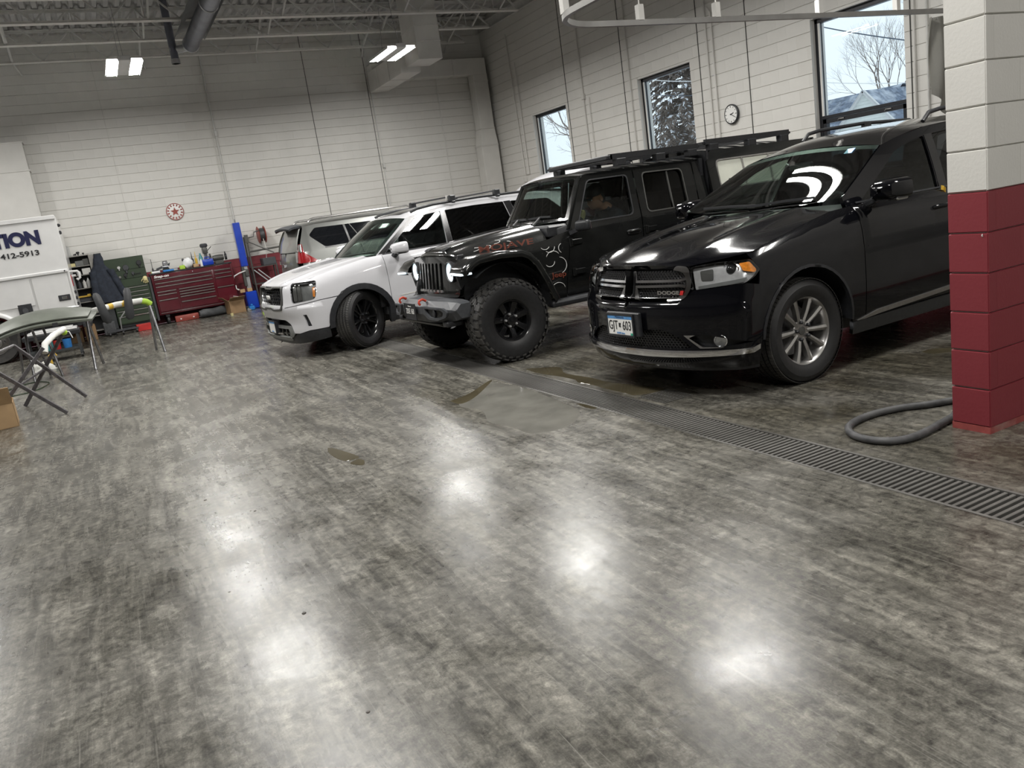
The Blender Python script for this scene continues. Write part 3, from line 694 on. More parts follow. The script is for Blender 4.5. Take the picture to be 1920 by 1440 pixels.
# ---- tube heater and flue
hp = thing('tube_heater', 'dark metal tube heater slung lengthwise under the joists', 'heater', (17.9, -2.68, 5.55))
MB().tube([(0, 0, 0), (-14, 0, 0)], .15, 20).build('burner_tube', M['pipe_dark'], hp, 40)
MB().add([(.05 - k * 14.0, math.cos(math.radians(a)) * .30, math.sin(math.radians(a)) * .22 + .05) for k in (0, 1) for a in range(10, 171, 16)], [(i, i + 1, 12 + i, 11 + i) for i in range(10)]).build('reflector', M['galv'], hp, 40, recalc=False)
MB().tube([(0, 0, 0), (.14, .03, -.01), (.22, .16, -.02), (.25, .38, -.03)], .075, 14).build('elbow', M['galv'], hp, 40)
for x in (-.05, -2.9, -5.8): MB().lathe([(.155, -.02), (.165, 0), (.155, .02)], 20, (x, 0, 0), 'x', False).build('clamp_ring', M['galv'], hp, 40)
fp = thing('flue_pipe', 'dark vertical flue pipe at the end of the tube heater', 'pipe', (18.12, -2.36, 5.25))
MB().tube([(0, 0, 0), (0, 0, 1.25)], .075, 16).build('pipe', M['pipe_dark'], fp, 40); MB().lathe([(.086, -.0), (.086, .09)], 16).build('cap', M['galv'], fp, 40)
# ---- curtain track of the wash bay, and the bunched curtain
tk = thing('curtain_track', 'grey curtain track bent round the wash bay below the roof', 'track', (6.58, -9.9, 3.03))
tp_ = [(6.58, y) for y in np.arange(-10.3, -4.7, .4)] + [(6.58 - .55 + .55 * math.cos(a), -4.55 + .55 * math.sin(a)) for a in np.linspace(0, PI / 2, 9)] + [(x, -4.0) for x in np.arange(5.7, 2.7, -.4)]
k_ = [Vector((x - 6.58, y + 9.9, 0)) for x, y in tp_]
def strip(path, w, h):
    rows = []
    for i, p in enumerate(path):
        d = (path[min(i + 1, len(path) - 1)] - path[max(i - 1, 0)]).normalized(); n = Vector((-d.y, d.x, 0)) * w / 2
        rows.append([p - n + Vector((0, 0, -h / 2)), p + n + Vector((0, 0, -h / 2)), p + n + Vector((0, 0, h / 2)), p - n + Vector((0, 0, h / 2)), p - n + Vector((0, 0, -h / 2))])
    return MB().grid(rows)
M['track'] = pm('grey_track', (.26, .255, .245), .45, .3, .1, 6)
strip(k_, .045, .05).build('rail', M['track'], tk, 40)
for x, y in ((6.58, -5.1), (6.58, -6.05), (6.58, -7.5), (6.58, -8.75), (6.25, -4.05)):
    c = Vector((x - 6.58, y + 9.9, 0)); MB().box(c.x - .03, c.x + .03, c.y - .03, c.y + .03, .02, .16).tube([(c.x, c.y, .16), (c.x, c.y, 2.7)], .006, 6).build('hanger', M['white_duct'], tk)
cu = thing('bay_curtain', 'bunched grey vinyl curtain hanging from the track beside the partition wall', 'curtain', (6.58, -9.65, 3.0))
rows = []
for i in range(25):
    t = i / 24; r = []
    for j in range(45):
        s = j / 44; y0 = .28 + .10 * t - .05 * math.sin(t * 3); y1 = -.75; yy = y0 + (y1 - y0) * s; drop = .88 + .34 * min(1, s * 3.2) - .25 * max(0, s - .5)
        xx = .055 * math.sin(s * 30 + t * 2.6) * (1 - .25 * t) + .03 * math.sin(s * 11 + 4 * t)
        r.append((xx - .03 * t, yy, -.03 - t * drop))
    rows.append(r)
MB().grid(rows).build('sheet', M['curtain'], cu, 60, recalc=False)
for j in range(14): MB().lathe([(.010, -.003), (.012, 0), (.010, .003)], 8, (0, .26 - j * .07, -.05), 'x').build('grommet', M['galv'], cu)
# ================================================================ vehicle kit
def tread_rows(R, rows):
    """rows: (y0, y1, count, phase, skew, gap, r_low, r_top0, r_top1): raised blocks round a tire, joined"""
    b = MB()
    for (y0, y1, n, ph, sk, gap, rl, rt0, rt1) in rows:
        for i in range(n):
            a0 = 2 * PI * (i + ph) / n; a1 = a0 + 2 * PI * (1 - gap) / n; v = []
            for r_ in (0, 1):
                for (a, y, s_) in ((a0, y0, 0), (a1, y0, 0), (a1, y1, sk), (a0, y1, sk)):
                    r = rl if r_ == 0 else (rt0 if y == y0 else rt1); t = a + s_
                    v.append((r * math.cos(t), y, r * math.sin(t)))
            b.add(v, [(4, 5, 6, 7), (0, 1, 5, 4), (1, 2, 6, 5), (2, 3, 7, 6), (3, 0, 4, 7)])
    return b
def tire_mesh(R, w, rr, groove=()):
    h = w / 2; P = [(rr - .012, -h * .80), (rr + .012, -h * .90), (rr + (R - rr) * .30, -h * .985), (rr + (R - rr) * .58, -h), (R - .045, -h * .97), (R - .022, -h * .90), (R - .008, -h * .80)]
    top = []
    for y in sorted(groove): top += [(R, y - .006), (R - .009, y - .005), (R - .009, y + .005), (R, y + .006)]
    Q = P + [(R - .001, -h * .62)] + top + [(R - .001, h * .62)] + [(r, -y) for r, y in P[::-1]]
    return MB().lathe(Q, 72, axis='y', cap=False)
def spoke(r0, r1, w0, w1, y0, y1, th, ang, ridge=.006, tw=0.0):
    v = []
    for (r, w, y) in ((r0, w0, y0), ((r0 + r1) / 2, (w0 + w1) / 2 * .92, (y0 + y1) / 2 + .004), (r1, w1, y1)):
        v += [(r, y - th, -w / 2), (r, y, -w / 2 * .8), (r, y + ridge, 0), (r, y, w / 2 * .8), (r, y - th, w / 2)]
    f = []
    for k in (0, 5): f += [(k + i, k + i + 1, k + i + 6, k + i + 5) for i in range(4)]
    f += [(0, 1, 2, 3, 4), (10, 11, 12, 13, 14)]
    rot = Matrix.Rotation(ang, 4, 'Y'); return [rot @ Vector(p) for p in v], f
def wheel(car, pos, style, R, w, rr, steer=0.0, side=1):
    """a wheel of the car: the tire is the part, rim, nuts and tread its pieces"""
    key = (style, R)
    if key not in WHEELS:
        road = style != 'mud'
        t = tire_mesh(R - (.012 if not road else .004), w, rr, (-.075, -.026, .026, .075) if road else ()).build('wheel', M['rubber_clean'], None, 35)
        if road:
            rows = []
            for y0, y1, n, sk in ((-.118, -.082, 76, .02), (-.068, -.033, 84, .05), (-.019, .019, 90, .03), (.033, .068, 84, .05), (.082, .118, 76, -.02)):
                q = w / .265; rows.append((y0 * q, y1 * q, n, .3 if abs(y0) > .05 else 0, sk, .17, R - .010, R - (.005 if y0 < -.1 else 0), R - (.005 if y1 > .1 else 0)))
            tr_ = tread_rows(R, rows).build('tread', M['rubber'], t)
        else:
            rows = []; h = w / 2
            for s in (-1, 1):
                rows += [(s * h * 1.0, s * h * .52, 30, 0, .02 * s, .36, R - .030, R - .014, R), (s * h * 1.02, s * h * .86, 30, .5, 0, .45, R - .06, R - .042, R - .016), (s * h * .47, s * h * .06, 30, .35, .10 * s, .30, R - .018, R, R), (s * h * .34, s * h * -.05, 30, .80, -.06 * s, .62, R - .018, R, R)]
            tr_ = tread_rows(R, rows).build('tread', M['rubber'], t)
        tag(tr_, kind='stuff'); tr_['label'] = 'moulded tread blocks'
        rm = {'alloy': M['satin_silver']}.get(style, M['gloss_black']); yo = w * .36
        lip = .004
        MB().lathe([(rr - .012, -w * .42), (rr - .03, -w * .38), (rr - .045, 0), (rr - .03, yo - .02), (rr - .018, yo + .004), (rr - .004, yo + .012), (rr + .004, yo + .004)], 56, axis='y', cap=False).build('barrel', rm if style == 'alloy' else M['gloss_black'], t, 40)
        MB().lathe([(.0, -.03), (rr * .72, -.03), (rr * .74, -.05)], 40, axis='y').build('brake_disc', M['tube'] if style == 'alloy' else M['black_plastic'], t, 40)
        sp = MB(); n0 = yo - .035; n1 = yo - .006
        if style == 'alloy':
            for i in range(5):
                for s in (-1, 1): sp.add(*spoke(.052, rr - .010, .034, .050, n0 + .006, n1, .035, 2 * PI * i / 5 + s * .285 + .25, .008))
        elif style == 'kia':
            for i in range(5):
                for s in (-1, 1): sp.add(*spoke(.05, rr - .008, .030, .036, n0, n1, .035, 2 * PI * i / 5 + s * .21, .005))
                sp.add(*spoke(rr * .5, rr - .01, .018, .05, n0 - .01, n1 - .01, .02, 2 * PI * i / 5, .002))
        else:
            for i in range(7): sp.add(*spoke(.07, rr - .012, .062, .085, n0 - .012, n1 - .004, .05, 2 * PI * i / 7 + .2, .004))
            sp.lathe([(rr - .045, n1 - .02), (rr - .03, n1 + .004), (rr - .012, n1 + .008), (rr - .004, n1 - .004)], 56, axis='y', cap=False)
        sp.lathe([(.0, n0 - .03), (.075, n0 - .03), (.08, n0), (.072, n0 + .008), (0, n0 + .008)], 36, axis='y')
        sp.build('spokes', rm, t, 28)
        if style == 'mud': MB().lathe([(0, n0), (.05, n0), (.048, n0 + .03), (.03, n0 + .036), (0, n0 + .036)], 28, axis='y').build('centre_cap', M['gloss_black'], t, 40)
        else: MB().lathe([(0, n0 + .008), (.032, n0 + .008), (.03, n0 + .014), (0, n0 + .016)], 28, axis='y').build('centre_cap', M['grey_trim'] if style == 'alloy' else M['gloss_black'], t, 40)
        nut = MB().lathe([(.0, 0), (.014, 0), (.013, .022), (.008, .028), (0, .028)], 6, axis='y').mesh('lug_nut', M['nut_silver'] if style == 'mud' else M['black_plastic'])
        for i in range(5):
            a = 2 * PI * i / 5 + .1; o = bpy.data.objects.new('lug_nut', nut); COL.objects.link(o); o.parent = t; o.location = (.0635 * math.cos(a), n0 + .008, .0635 * math.sin(a))
        WHEELS[key] = t; t['used'] = 0
    t = WHEELS[key]
    if t['used']: t = dup(t)
    else: t['used'] = 1
    t.parent = car; t.location = pos; t.rotation_euler = (0, random.uniform(0, 6), steer + (0 if side > 0 else PI))
    return t
WHEELS = {}; M['nut_silver'] = pm('nut_silver', (.62, .62, .62), .35, .5, .05, 40)
def liner(car, x, z, r, y0, y1, mat='black_plastic', a0=-.06, a1=PI + .06):
    n = 18
    rows = []
    for y in (y0, y1): rows.append([(x + r * math.cos(a0 + (a1 - a0) * i / n), y, z + r * math.sin(a0 + (a1 - a0) * i / n)) for i in range(n + 1)])
    b = MB().grid(rows)
    b.add([(x, y1, z)] + rows[1], [(0, i, i + 1) for i in range(1, n + 1)])
    return b.build('arch_liner', M[mat], car, 40, recalc=False)
def lattice(name, surf, box_, mat, parent, off=-.03, cell=.026, r=.0035, inside_poly=None):
    """honeycomb grille wires laid on a surface"""
    b = MB(); u0, u1, z0, z1 = box_; P = []
    h = cell * .55; nz = int((z1 - z0) / h); nu = int((u1 - u0) / cell)
    seg = []
    for j in range(nz + 1):
        z = z0 + j * h
        for i in range(nu):
            u = u0 + i * cell + (cell / 2 if j % 2 else 0)
            seg.append(((u, z), (u + cell * .5, z + h * .0))); seg.append(((u + cell * .5, z), (u + cell * .75, z + h * .5))); seg.append(((u, z), (u - cell * .25, z + h * .5)))
            seg.append(((u + cell * .75, z + h * .5), (u + cell * .5, z + h)))
    A = np.array([s[0] for s in seg]); B = np.array([s[1] for s in seg])
    if inside_poly is not None:
        poly = np.array([p[:2] for p in inside_poly], float); k = inside((A + B) / 2, poly); A, B = A[k], B[k]
    PA = surf(A[:, 0], A[:, 1]) + surf_normals(surf, A[:, 0], A[:, 1], 1) * off; PB = surf(B[:, 0], B[:, 1]) + surf_normals(surf, B[:, 0], B[:, 1], 1) * off
    for p, q in zip(PA, PB): b.bar(p, q, r * 2, r * 2)
    o = b.build(name, mat, parent); tag(o, kind='stuff'); return o
def seat(car, x, y, z=.62, mat='interior_grey', w=.50):
    b = MB().box(x - .50, x, y - w / 2, y + w / 2, z - .14, z + .03).build('seat_cushion', M[mat], car, 40, .05, 3)
    k = MB().box(-.13, 0, -w / 2, w / 2, 0, .62); k.xf(Matrix.Translation((x - .46, y, z + .0)) @ Matrix.Rotation(math.radians(-14), 4, 'Y')); k.build('seat_back', M[mat], car, 40, .05, 3)
    hd = MB().box(-.09, .02, -.13, .13, .66, .85); hd.xf(Matrix.Translation((x - .46, y, z + .0)) @ Matrix.Rotation(math.radians(-12), 4, 'Y')); hd.build('head_restraint', M[mat], car, 40, .04, 3)
def steering(car, x, y, z, tilt=25):
    b = MB(); b.tube([(0, .185 * math.cos(2 * PI * i / 28), .185 * math.sin(2 * PI * i / 28)) for i in range(28)], .014, 8, True)
    for a in (0, PI, -PI / 2): b.bar((0, 0, 0), (0, .18 * math.cos(a), .18 * math.sin(a)), .03, .016, (1, 0, 0))
    b.box(-.01, .05, -.06, .06, -.05, .05); b.tube([(0, 0, 0), (.4, 0, 0)], .03, 8)
    b.xf(Matrix.Translation((x, y, z)) @ Matrix.Rotation(math.radians(tilt), 4, 'Y')); return b.build('steering_wheel', M['black_plastic'], car, 40)
def wiper(car, surf, pts, off=.015):
    A = np.array(pts, float); P = surf(A[:, 0], A[:, 1]) + surf_normals(surf, A[:, 0], A[:, 1], 1) * off
    b = MB()
    for p, q in zip(P[:-1], P[1:]): b.bar(p, q, .014, .018)
    return b.build('wiper', M['black_plastic'], car)
def mirror(car, x, y, z, sx, sy, sz, paint, lower=True, band=None):
    """door mirror on both sides: shell, glass, stalk"""
    rows = []; n = 20
    for i, t in enumerate((0, .12, .35, .6, .82, .95, 1.0)):
        s = (1, 1.0, .98, .93, .80, .55, .12)[i]; q = []
        for k in range(n + 1):
            a = 2 * PI * k / n; c, d = math.cos(a), math.sin(a)
            e = 2 / 3.6; q.append((x + sx * t, y + sy * s * math.copysign(abs(c) ** e, c), z + sz * s * math.copysign(abs(d) ** e, d)))
        rows.append(q)
    for sgn in (1, -1):
        o = MB().grid(rows).build('door_mirror', paint, car, 50)
        MB().add(rows[0][:-1], [tuple(range(n))]).build('mirror_glass', M['lamp_silver'], o)
        MB().bar((x + sx * .4, y - sy * .8, z - sz * .75), (x + sx * .55, y - sy - .09, z - sz - .03), .07, .05).build('mirror_stalk', M['black_plastic'], o, None, .012)
        if band: MB().box(x + sx * .1, x + sx * .75, y + sy * .15, y + sy * .86, z - sz * .98, z - sz * .70).build('signal_strip', band, o, None, .012)
        if sgn < 0: o.scale = (1, -1, 1)
def licence(car, pos, w=.305, h=.152, rot=(PI / 2, 0, PI / 2), bg='letter_white', rim='black_plastic', lines=()):
    """plate facing +x; lines: (text, size, y, z, material, sx)"""
    x, y, z = pos
    p = MB().box(x - .004, x, y - w / 2, y + w / 2, z - h / 2, z + h / 2).build('licence_plate', M[bg], car, None, .0015)
    fr = MB()
    for a in ((y - w / 2 - .01, y + w / 2 + .01, z + h / 2 - .004, z + h / 2 + .010), (y - w / 2 - .01, y + w / 2 + .01, z - h / 2 - .010, z - h / 2 + .004), (y - w / 2 - .01, y - w / 2 + .004, z - h / 2, z + h / 2), (y + w / 2 - .004, y + w / 2 + .01, z - h / 2, z + h / 2)): fr.box(x - .006, x + .004, *a)
    fr.build('plate_frame', M[rim], p)
    for s, sz, dy, dz, mt, sx in lines: text(s, sz, M[mt], p, (x + .0015, y + dy, z + dz), rot, sx=sx, ext=.0008)
    return p
CARROT = PI / 2
# ================================================================ the nearest black sport utility vehicle
def dodge():
    car = thing('sport_utility_vehicle', 'glossy black sport utility vehicle with chrome cross-bar grille nearest the block wall end', 'car', (4.90, -3.37, 0), CARROT + math.radians(2))
    pt = M['black_paint']; XW, ZW, RW = -.885, .368, .376; WB = 3.043
    plan = [(0, 0), (-.012, .2), (-.048, .42), (-.105, .60), (-.19, .765), (-.29, .888), (-.40, .936), (-.55, .955), (-.9, .9625), (-1.5, .9625), (-2.5, .9625), (-4.0, .955), (-4.7, .92), (-4.98, .82), (-5.06, .6), (-5.10, .3), (-5.11, 0)]
    f = smoothf([.15, .22, .27, .33, .40, .50, .60, .68, .72, .80, .90, .955, 1.0, 1.1], [.10, .05, .02, .004, .014, .022, .022, .035, .07, .095, .115, .14, .20, .34])
    lo = smoothf([.1, .22, .30, .40, .5, .6, .7, 1.5], [.10, .06, .032, .014, .005, .0, 0, 0]); top = smoothf([-6, -1.9, -1.6, -1.3, -.8, -.42, -.16, .3], [1.195, 1.195, 1.19, 1.165, 1.075, 1.0, .955, .93][:8])
    up = smoothf([-2, -.45, -.33, -.23, -.14, -.075, -.03, 0, .05, .12], [0, 0, .003, .010, .026, .055, .092, .128, .20, .32])
    W = Wrap(plan, f, lambda x, z: lo(z) + up(z - top(x))); S, F = W.S, W.Fp
    HE = F([(.565, .935)]) + S([(-.42, .985), (-.60, 1.022), (-.80, 1.062), (-1.05, 1.113), (-1.27, 1.153)])
    E = [tuple(W.P(np.array([u]), np.array([z]))[0]) for u, z in HE]
    G = lambda x, z: np.stack([x, .862 - .40 * (z - 1.165) - .14 * (z - 1.165) ** 2 - .018 * np.clip(-3.2 - x, 0, 9) ** 2 - .05 * np.clip(x + 1.75, 0, 1) ** 2, z], 1)
    g1 = lambda x, z: tuple(G(np.array([x]), np.array([z]))[0])
    arch = lambda xc, a0, a1, r=.446, zc=.385: arcp(xc, zc, r, a0, a1, 18)
    # fender, doors, quarter
    fen = S([(-1.468, .372), (-1.468, 1.165)]) + HE[::-1][:-1] + S([(-.43, .957), (-.462, .868), (-.44, .78)]) + S([(-.455, .55)] + arch(XW, 22, 184) + [(-1.335, .345), (-1.40, .345)])
    patch('fender', W.P, fen, pt, car, d=.045, mirror=True)
    dz = lambda a, b, zt: S([(a, .36), (b, .36), (b, zt), ((a + b) / 2, zt), (a, zt)])
    patch('front_door', W.P, dz(-1.476, -2.60, 1.166), pt, car, d=.06, mirror=True)
    patch('rear_door', W.P, S([(-2.608, .36), (-3.40, .36), (-3.46, .52), (-3.62, .74), (-3.70, 1.166), (-2.608, 1.166)]), pt, car, d=.07, mirror=True)
    patch('quarter_panel', W.P, S([(-3.71, 1.166)] + [(-3.628, .74), (-3.50, .55)] + arch(XW - WB, 30, 170)[0:0] + [(-3.49, .52)] + arch(XW - WB, 15, 178) + [(-4.42, .36), (-4.9, .36), (-4.95, 1.166)]), pt, car, d=.08, mirror=True)
    patch('tailgate', W.P, [(W.ux(-4.95) + .005, .36), (W.U[-1], .36), (W.U[-1], 1.166), (W.ux(-4.95) + .005, 1.166)], pt, car, d=.12, mirror=True)
    patch('sill', W.P, S([(-1.338, .342), (-1.36, .245), (-3.44, .245), (-3.46, .352)]), M['grey_plastic'], car, d=.09, mirror=True, skirt=.03)
    patch('sill_trim', W.P, S([(-1.375, .352), (-1.60, .392), (-3.44, .455), (-3.44, .425), (-1.60, .360), (-1.45, .350)]), M['satin_silver'], car, d=.07, off=.012, mirror=True)
    # wheel-arch lips
    for xc in (XW, XW - WB):
        patch('arch_lip', W.P, S(arch(xc, 2, 182, .452) + arch(xc, 182, 2, .432)), M['black_plastic'], car, d=.06, off=.006, mirror=True, skirt=.03)
        for s in (1, -1): liner(car, xc, .40, .44, s * .93, s * .52)
    # bumper with its openings
    gr_in = [(.45, .922, .05), (.545, .905, .05), (.575, .80, .05), (.53, .725, .06), (.40, .708, .04)]
    right = F([(.50, .70), (.575, .745), (.605, .772)]) + S([(-.352, .797), (-.44, .778), (-.455, .56), (-.447, .44), (-.43, .385), (-.42, .23)]) + F([(.80, .228), (.5, .232), (.2, .236)])
    bump = [(0 + 1e-4, .698)] + right + [(1e-4, .238)]
    full = [p for p in right] + [(-p[0], p[1]) for p in right[::-1]]
    lowg = rpoly(F([(.36, .505, .03), (.47, .475, .08), (.60, .39, .02), (.52, .372, .02), (-.52, .372, .02), (-.60, .39, .02), (-.47, .475, .08), (-.36, .505, .03)]), .03, 4)
    fog = rpoly(F([(.535, .468, .012), (.70, .470, .05), (.845, .432, .05)]) + S([(-.372, .402, .01)]) + F([(.78, .385, .03), (.66, .388, .03)]), .02, 4)
    fogr = [(-u, z) for u, z in fog][::-1]
    patch('front_bumper', W.P, full, pt, car, [lowg, fog, fogr], d=.04, skirt=.03)
    patch('lower_grille_back', W.P, [(u * 1.02, z) for u, z in lowg], M['dark_grille'], car, d=.08, off=-.06, skirt=0)
    lattice('lower_grille', W.P, (W.uy(-.62), W.uy(.62), .374, .51), M['dark_grille'], car, -.03, .03, .004, lowg)
    patch('bumper_lip', W.P, F([(-.93, .372)])[0:0] + S([(-.402, .352), (-.402, .378)])[::-1][0:0] + [(-u, z) for u, z in S([(-.41, .382), (-.36, .366)])] + F([(-.6, .364), (-.3, .362), (.3, .362), (.6, .364)]) + S([(-.36, .366), (-.41, .382), (-.408, .348), (-.36, .330)]) + F([(.6, .322), (.3, .318), (-.3, .318), (-.6, .322)]) + [(-u, z) for u, z in S([(-.36, .330), (-.408, .348)])], M['chrome'], car, d=.03, off=.014, skirt=.025)
    patch('air_dam', W.P, [(-W.ux(-.42), .29), (W.ux(-.42), .29), (W.ux(-.44), .20), (-W.ux(-.44), .20)], M['black_plastic'], car, d=.05, off=-.012, skirt=.03)
    for sg in (1, -1):
        fg = fog if sg > 0 else fogr
        patch('fog_pocket', W.P, fg, M['black_plastic'], car, d=.05, off=-.045, skirt=0)
        bz = rpoly([(sg * u, z) for u, z, *_ in F([(.535, .470), (.62, .470), (.575, .452), (.665, .388), (.80, .384), (.78, .378), (.65, .378)])], .004, 2)
        patch('fog_bezel', W.P, bz if sg > 0 else bz[::-1], M['chrome'], car, d=.03, off=.003)
        c = W.P(np.array([sg * W.uy(.765)]), np.array([.425]))[0]
        fl = MB().lathe([(.0, -.02), (.036, -.02), (.044, .0), (.047, .018), (.041, .022), (.037, .008), (0, .004)], 28, axis='x').build('fog_lamp', M['lamp_silver'], car, 40)
        fl.location = (c[0] - .028, c[1], c[2]); fl.rotation_euler = (0, 0, sg * .5)
        MB().lathe([(.0, .016), (.03, .014), (.041, .008)], 24, axis='x').build('fog_lens', M['glass_clear'], fl, 40)
    # grille
    gi = rpoly(F([(.0, .916, 0), (.45, .914, .05), (.545, .895, .06), (.568, .80, .05), (.515, .728, .05), (.0, .716, 0)]), .04, 5)
    half_in = [p for p in gi if p[0] > .002]
    gin = half_in + [(-u, z) for u, z in half_in[::-1]]
    go = rpoly(F([(.45, .942, .04), (.575, .930, .04), (.607, .80, .05), (.545, .708, .05), (.40, .694, .03)]), .04, 5); gout = go + [(-u, z) for u, z in go[::-1]]
    sur = patch('grille_surround', W.P, gout, M['chrome'], car, [gin], d=.03, off=.010, skirt=.045)
    patch('grille_back', W.P, gin, M['dark_grille'], car, d=.06, off=-.055, skirt=0)
    lattice('grille_mesh', W.P, (W.uy(-.58), W.uy(.58), .716, .915), M['dark_grille'], car, -.022, .030, .0042, gin)
    for sg in (1, -1):
        m_ = lambda pts: ([(sg * u, z) for u, z in F(pts)] if sg > 0 else [(sg * u, z) for u, z in F(pts)][::-1])
        patch('grille_bar', W.P, m_([(.555, .845), (.50, .835), (.055, .832), (.042, .915), (.066, .915), (.078, .850), (.50, .853), (.558, .862)][::-1]), M['chrome'], car, d=.03, off=.006, skirt=.03)
        patch('grille_bar', W.P, m_([(.555, .810), (.50, .818), (.055, .812), (.075, .716), (.125, .716), (.085, .795), (.50, .800), (.55, .792)]), M['chrome'], car, d=.03, off=.006, skirt=.03)
    badge = W.P(np.array([W.uy(.405)]), np.array([.762]))[0]
    text('DODGE', .034, M['chrome'], sur, (badge[0] + .004, badge[1] - .0, badge[2]), (PI / 2, 0, PI / 2 + .16), sx=1.65, ext=.003, bold=.0015)
    for k in (0, 1): MB().prism([(0, -.015), (.012, -.015), (.026, .015), (.014, .015)], -.002, .002, 'yz').build('badge_slash', M['red_bright'], sur, loc=(badge[0] - .014, badge[1] + .098 + k * .017, badge[2]))
    # headlamps
    hl = rpoly(F([(.585, .927, .02), (.612, .775, .02)]) + S([(-.352, .800, .03), (-.425, .838, .02), (-.462, .872, .01), (-.425, .945, .02)]) + F([(.76, .945, .05)]), .02, 4)
    hl = hl[::-1] if sum((hl[i][0] * hl[(i + 1) % len(hl)][1] - hl[(i + 1) % len(hl)][0] * hl[i][1]) for i in range(len(hl))) < 0 else hl
    for sg in (1, -1):
        q = [(sg * u, z) for u, z in hl]; q = q if sg > 0 else q[::-1]
        h = patch('headlamp', W.P, q, M['lamp_bowl'], car, d=.04, off=-.035, skirt=-.035)
        patch('headlamp_lens', W.P, q, M['glass_clear'], h, d=.04, off=.004, skirt=.006)
        inn = lambda pts: [(sg * u, z) for u, z in pts]
        patch('lamp_chamber', W.P, rpoly(inn(F([(.645, .905), (.655, .835), (.74, .835), (.74, .915)])), .012, 3)[::sg], M['grey_trim'], h, d=.03, off=-.03, skirt=.02)
        patch('led_strip', W.P, rpoly(inn(F([(.635, .80), (.64, .78)]) + S([(-.345, .808), (-.37, .838)])), .006, 2)[::sg], M['mid_grey'], h, d=.03, off=-.022, skirt=.02)
        am = inn(S([(-.33, .935), (-.345, .885), (-.43, .862), (-.448, .876), (-.415, .937)]))
        patch('amber_reflector', W.P, rpoly(am, .008, 3)[::sg], M['amber'], h, d=.025, off=-.012, skirt=.015)
        c = W.P(np.array([sg * W.uy(.852)]), np.array([.888]))[0]; yaw = math.radians(22) * sg
        pj = MB().lathe([(.0, .028), (.018, .024), (.030, .012), (.036, -.004), (.040, -.01), (.042, -.03), (.03, -.05)], 28, axis='x').build('projector', M['gloss_black'], h, 40); pj.location = (c[0] - .036, c[1] - sg * .018, c[2]); pj.rotation_euler = (0, 0, yaw)
        rg = MB().lathe([(.040, -.02), (.050, .002), (.056, -.004), (.058, -.03)], 32, axis='x', cap=False).build('projector_ring', M['chrome'], h, 40); rg.location = pj.location; rg.rotation_euler = pj.rotation_euler
    # hood, cowl, windshield, roof
    hc = [(-.128, 0, .956), (-.20, 0, .990), (-.42, 0, 1.062), (-.75, 0, 1.125), (-1.1, 0, 1.168), (-1.36, 0, 1.192)]
    hood_ = loft(hc, E, 2.6, 2.2)
    def hood(a, t):
        P = hood_(a, t); b = np.abs(a); w = np.clip((t - .05) * 4, 0, 1)
        P[:, 2] += w * .016 * np.exp(-((b - .60) / .09) ** 2) - w * .006 * np.exp(-((b - .35) / .12) ** 2); return P
    gridp('hood', hood, pt, car, (-1, 1, 44), (0, 1, 34), skirt=.03)
    cb = [g1(-1.42, 1.232), g1(-1.745, 1.397), g1(-2.07, 1.562)]
    ws = loft([(-1.36, 0, 1.192), (-1.68, 0, 1.419), (-2.00, 0, 1.61)], cb, 2.0, 2.0)
    gridp('windshield', ws, M['glass_green'], car, (-.985, .985, 24), (.0, 1, 16), skirt=.0)
    gridp('windshield_shade', ws, M['black_plastic'], car, (-.99, .99, 24), (.93, 1.005, 2), off=-.002, skirt=0)
    MB().box(-1.50, -1.26, -.70, .70, 1.05, 1.155).build('cowl', M['black_plastic'], car, None, .02)
    for pts in ([(-.70, .05), (-.35, .075), (.05, .06)], [(-.05, .05), (.35, .075), (.72, .06)]): wiper(car, ws, pts, .02)
    re = [g1(-2.075, 1.562), g1(-2.35, 1.614), g1(-2.7, 1.660), g1(-3.3, 1.682), g1(-4.1, 1.66), g1(-4.75, 1.60)]
    rf = loft([(-2.00, 0, 1.613), (-2.3, 0, 1.690), (-2.7, 0, 1.735), (-3.3, 0, 1.752), (-4.1, 0, 1.735), (-4.85, 0, 1.68)], re, 2.6, 2)
    gridp('roof', rf, pt, car, (-1, 1, 30), (0, 1, 40), skirt=.02)
    # greenhouse sides with door glass
    fw = rpoly([(-1.60, 1.190, .02), (-2.19, 1.500, .03), (-2.42, 1.562, .05), (-2.615, 1.588, .02), (-2.50, 1.178, .02)], .02, 4)
    rw = rpoly([(-2.62, 1.180, .02), (-2.73, 1.598, .02), (-3.10, 1.622, .05), (-3.50, 1.60, .04), (-3.62, 1.20, .03)], .02, 4)
    qw = rpoly([(-3.76, 1.22, .03), (-3.66, 1.585, .03), (-4.45, 1.54, .06), (-4.72, 1.27, .05)], .02, 4)
    gh = [(-1.425, 1.160), (-1.425, 1.232), (-1.745, 1.397), (-2.075, 1.562), (-2.35, 1.614), (-2.7, 1.660), (-3.3, 1.682), (-4.1, 1.66), (-4.75, 1.60), (-4.98, 1.20), (-4.96, 1.160), (-2.5, 1.160)]
    patch('window_frame', G, gh, pt, car, [fw, rw, qw], d=.07, mirror=True, out=-1, skirt=.03)
    for nm, w_, mt in (('front_door_glass', fw, 'glass_light'), ('rear_door_glass', rw, 'glass_tint'), ('quarter_glass', qw, 'glass_tint')): patch(nm, G, w_, M[mt], car, d=.08, off=-.012, mirror=True, out=-1, skirt=0)
    patch('belt_moulding', G, [(-1.53, 1.186), (-1.53, 1.174), (-4.6, 1.168), (-4.6, 1.182)], M['black_plastic'], car, d=.09, off=.006, mirror=True, out=-1)
    patch('pillar_cover', G, [(-2.515, 1.185), (-2.625, 1.592), (-2.722, 1.600), (-2.612, 1.185)], M['gloss_black'], car, d=.06, off=.004, mirror=True, out=-1)
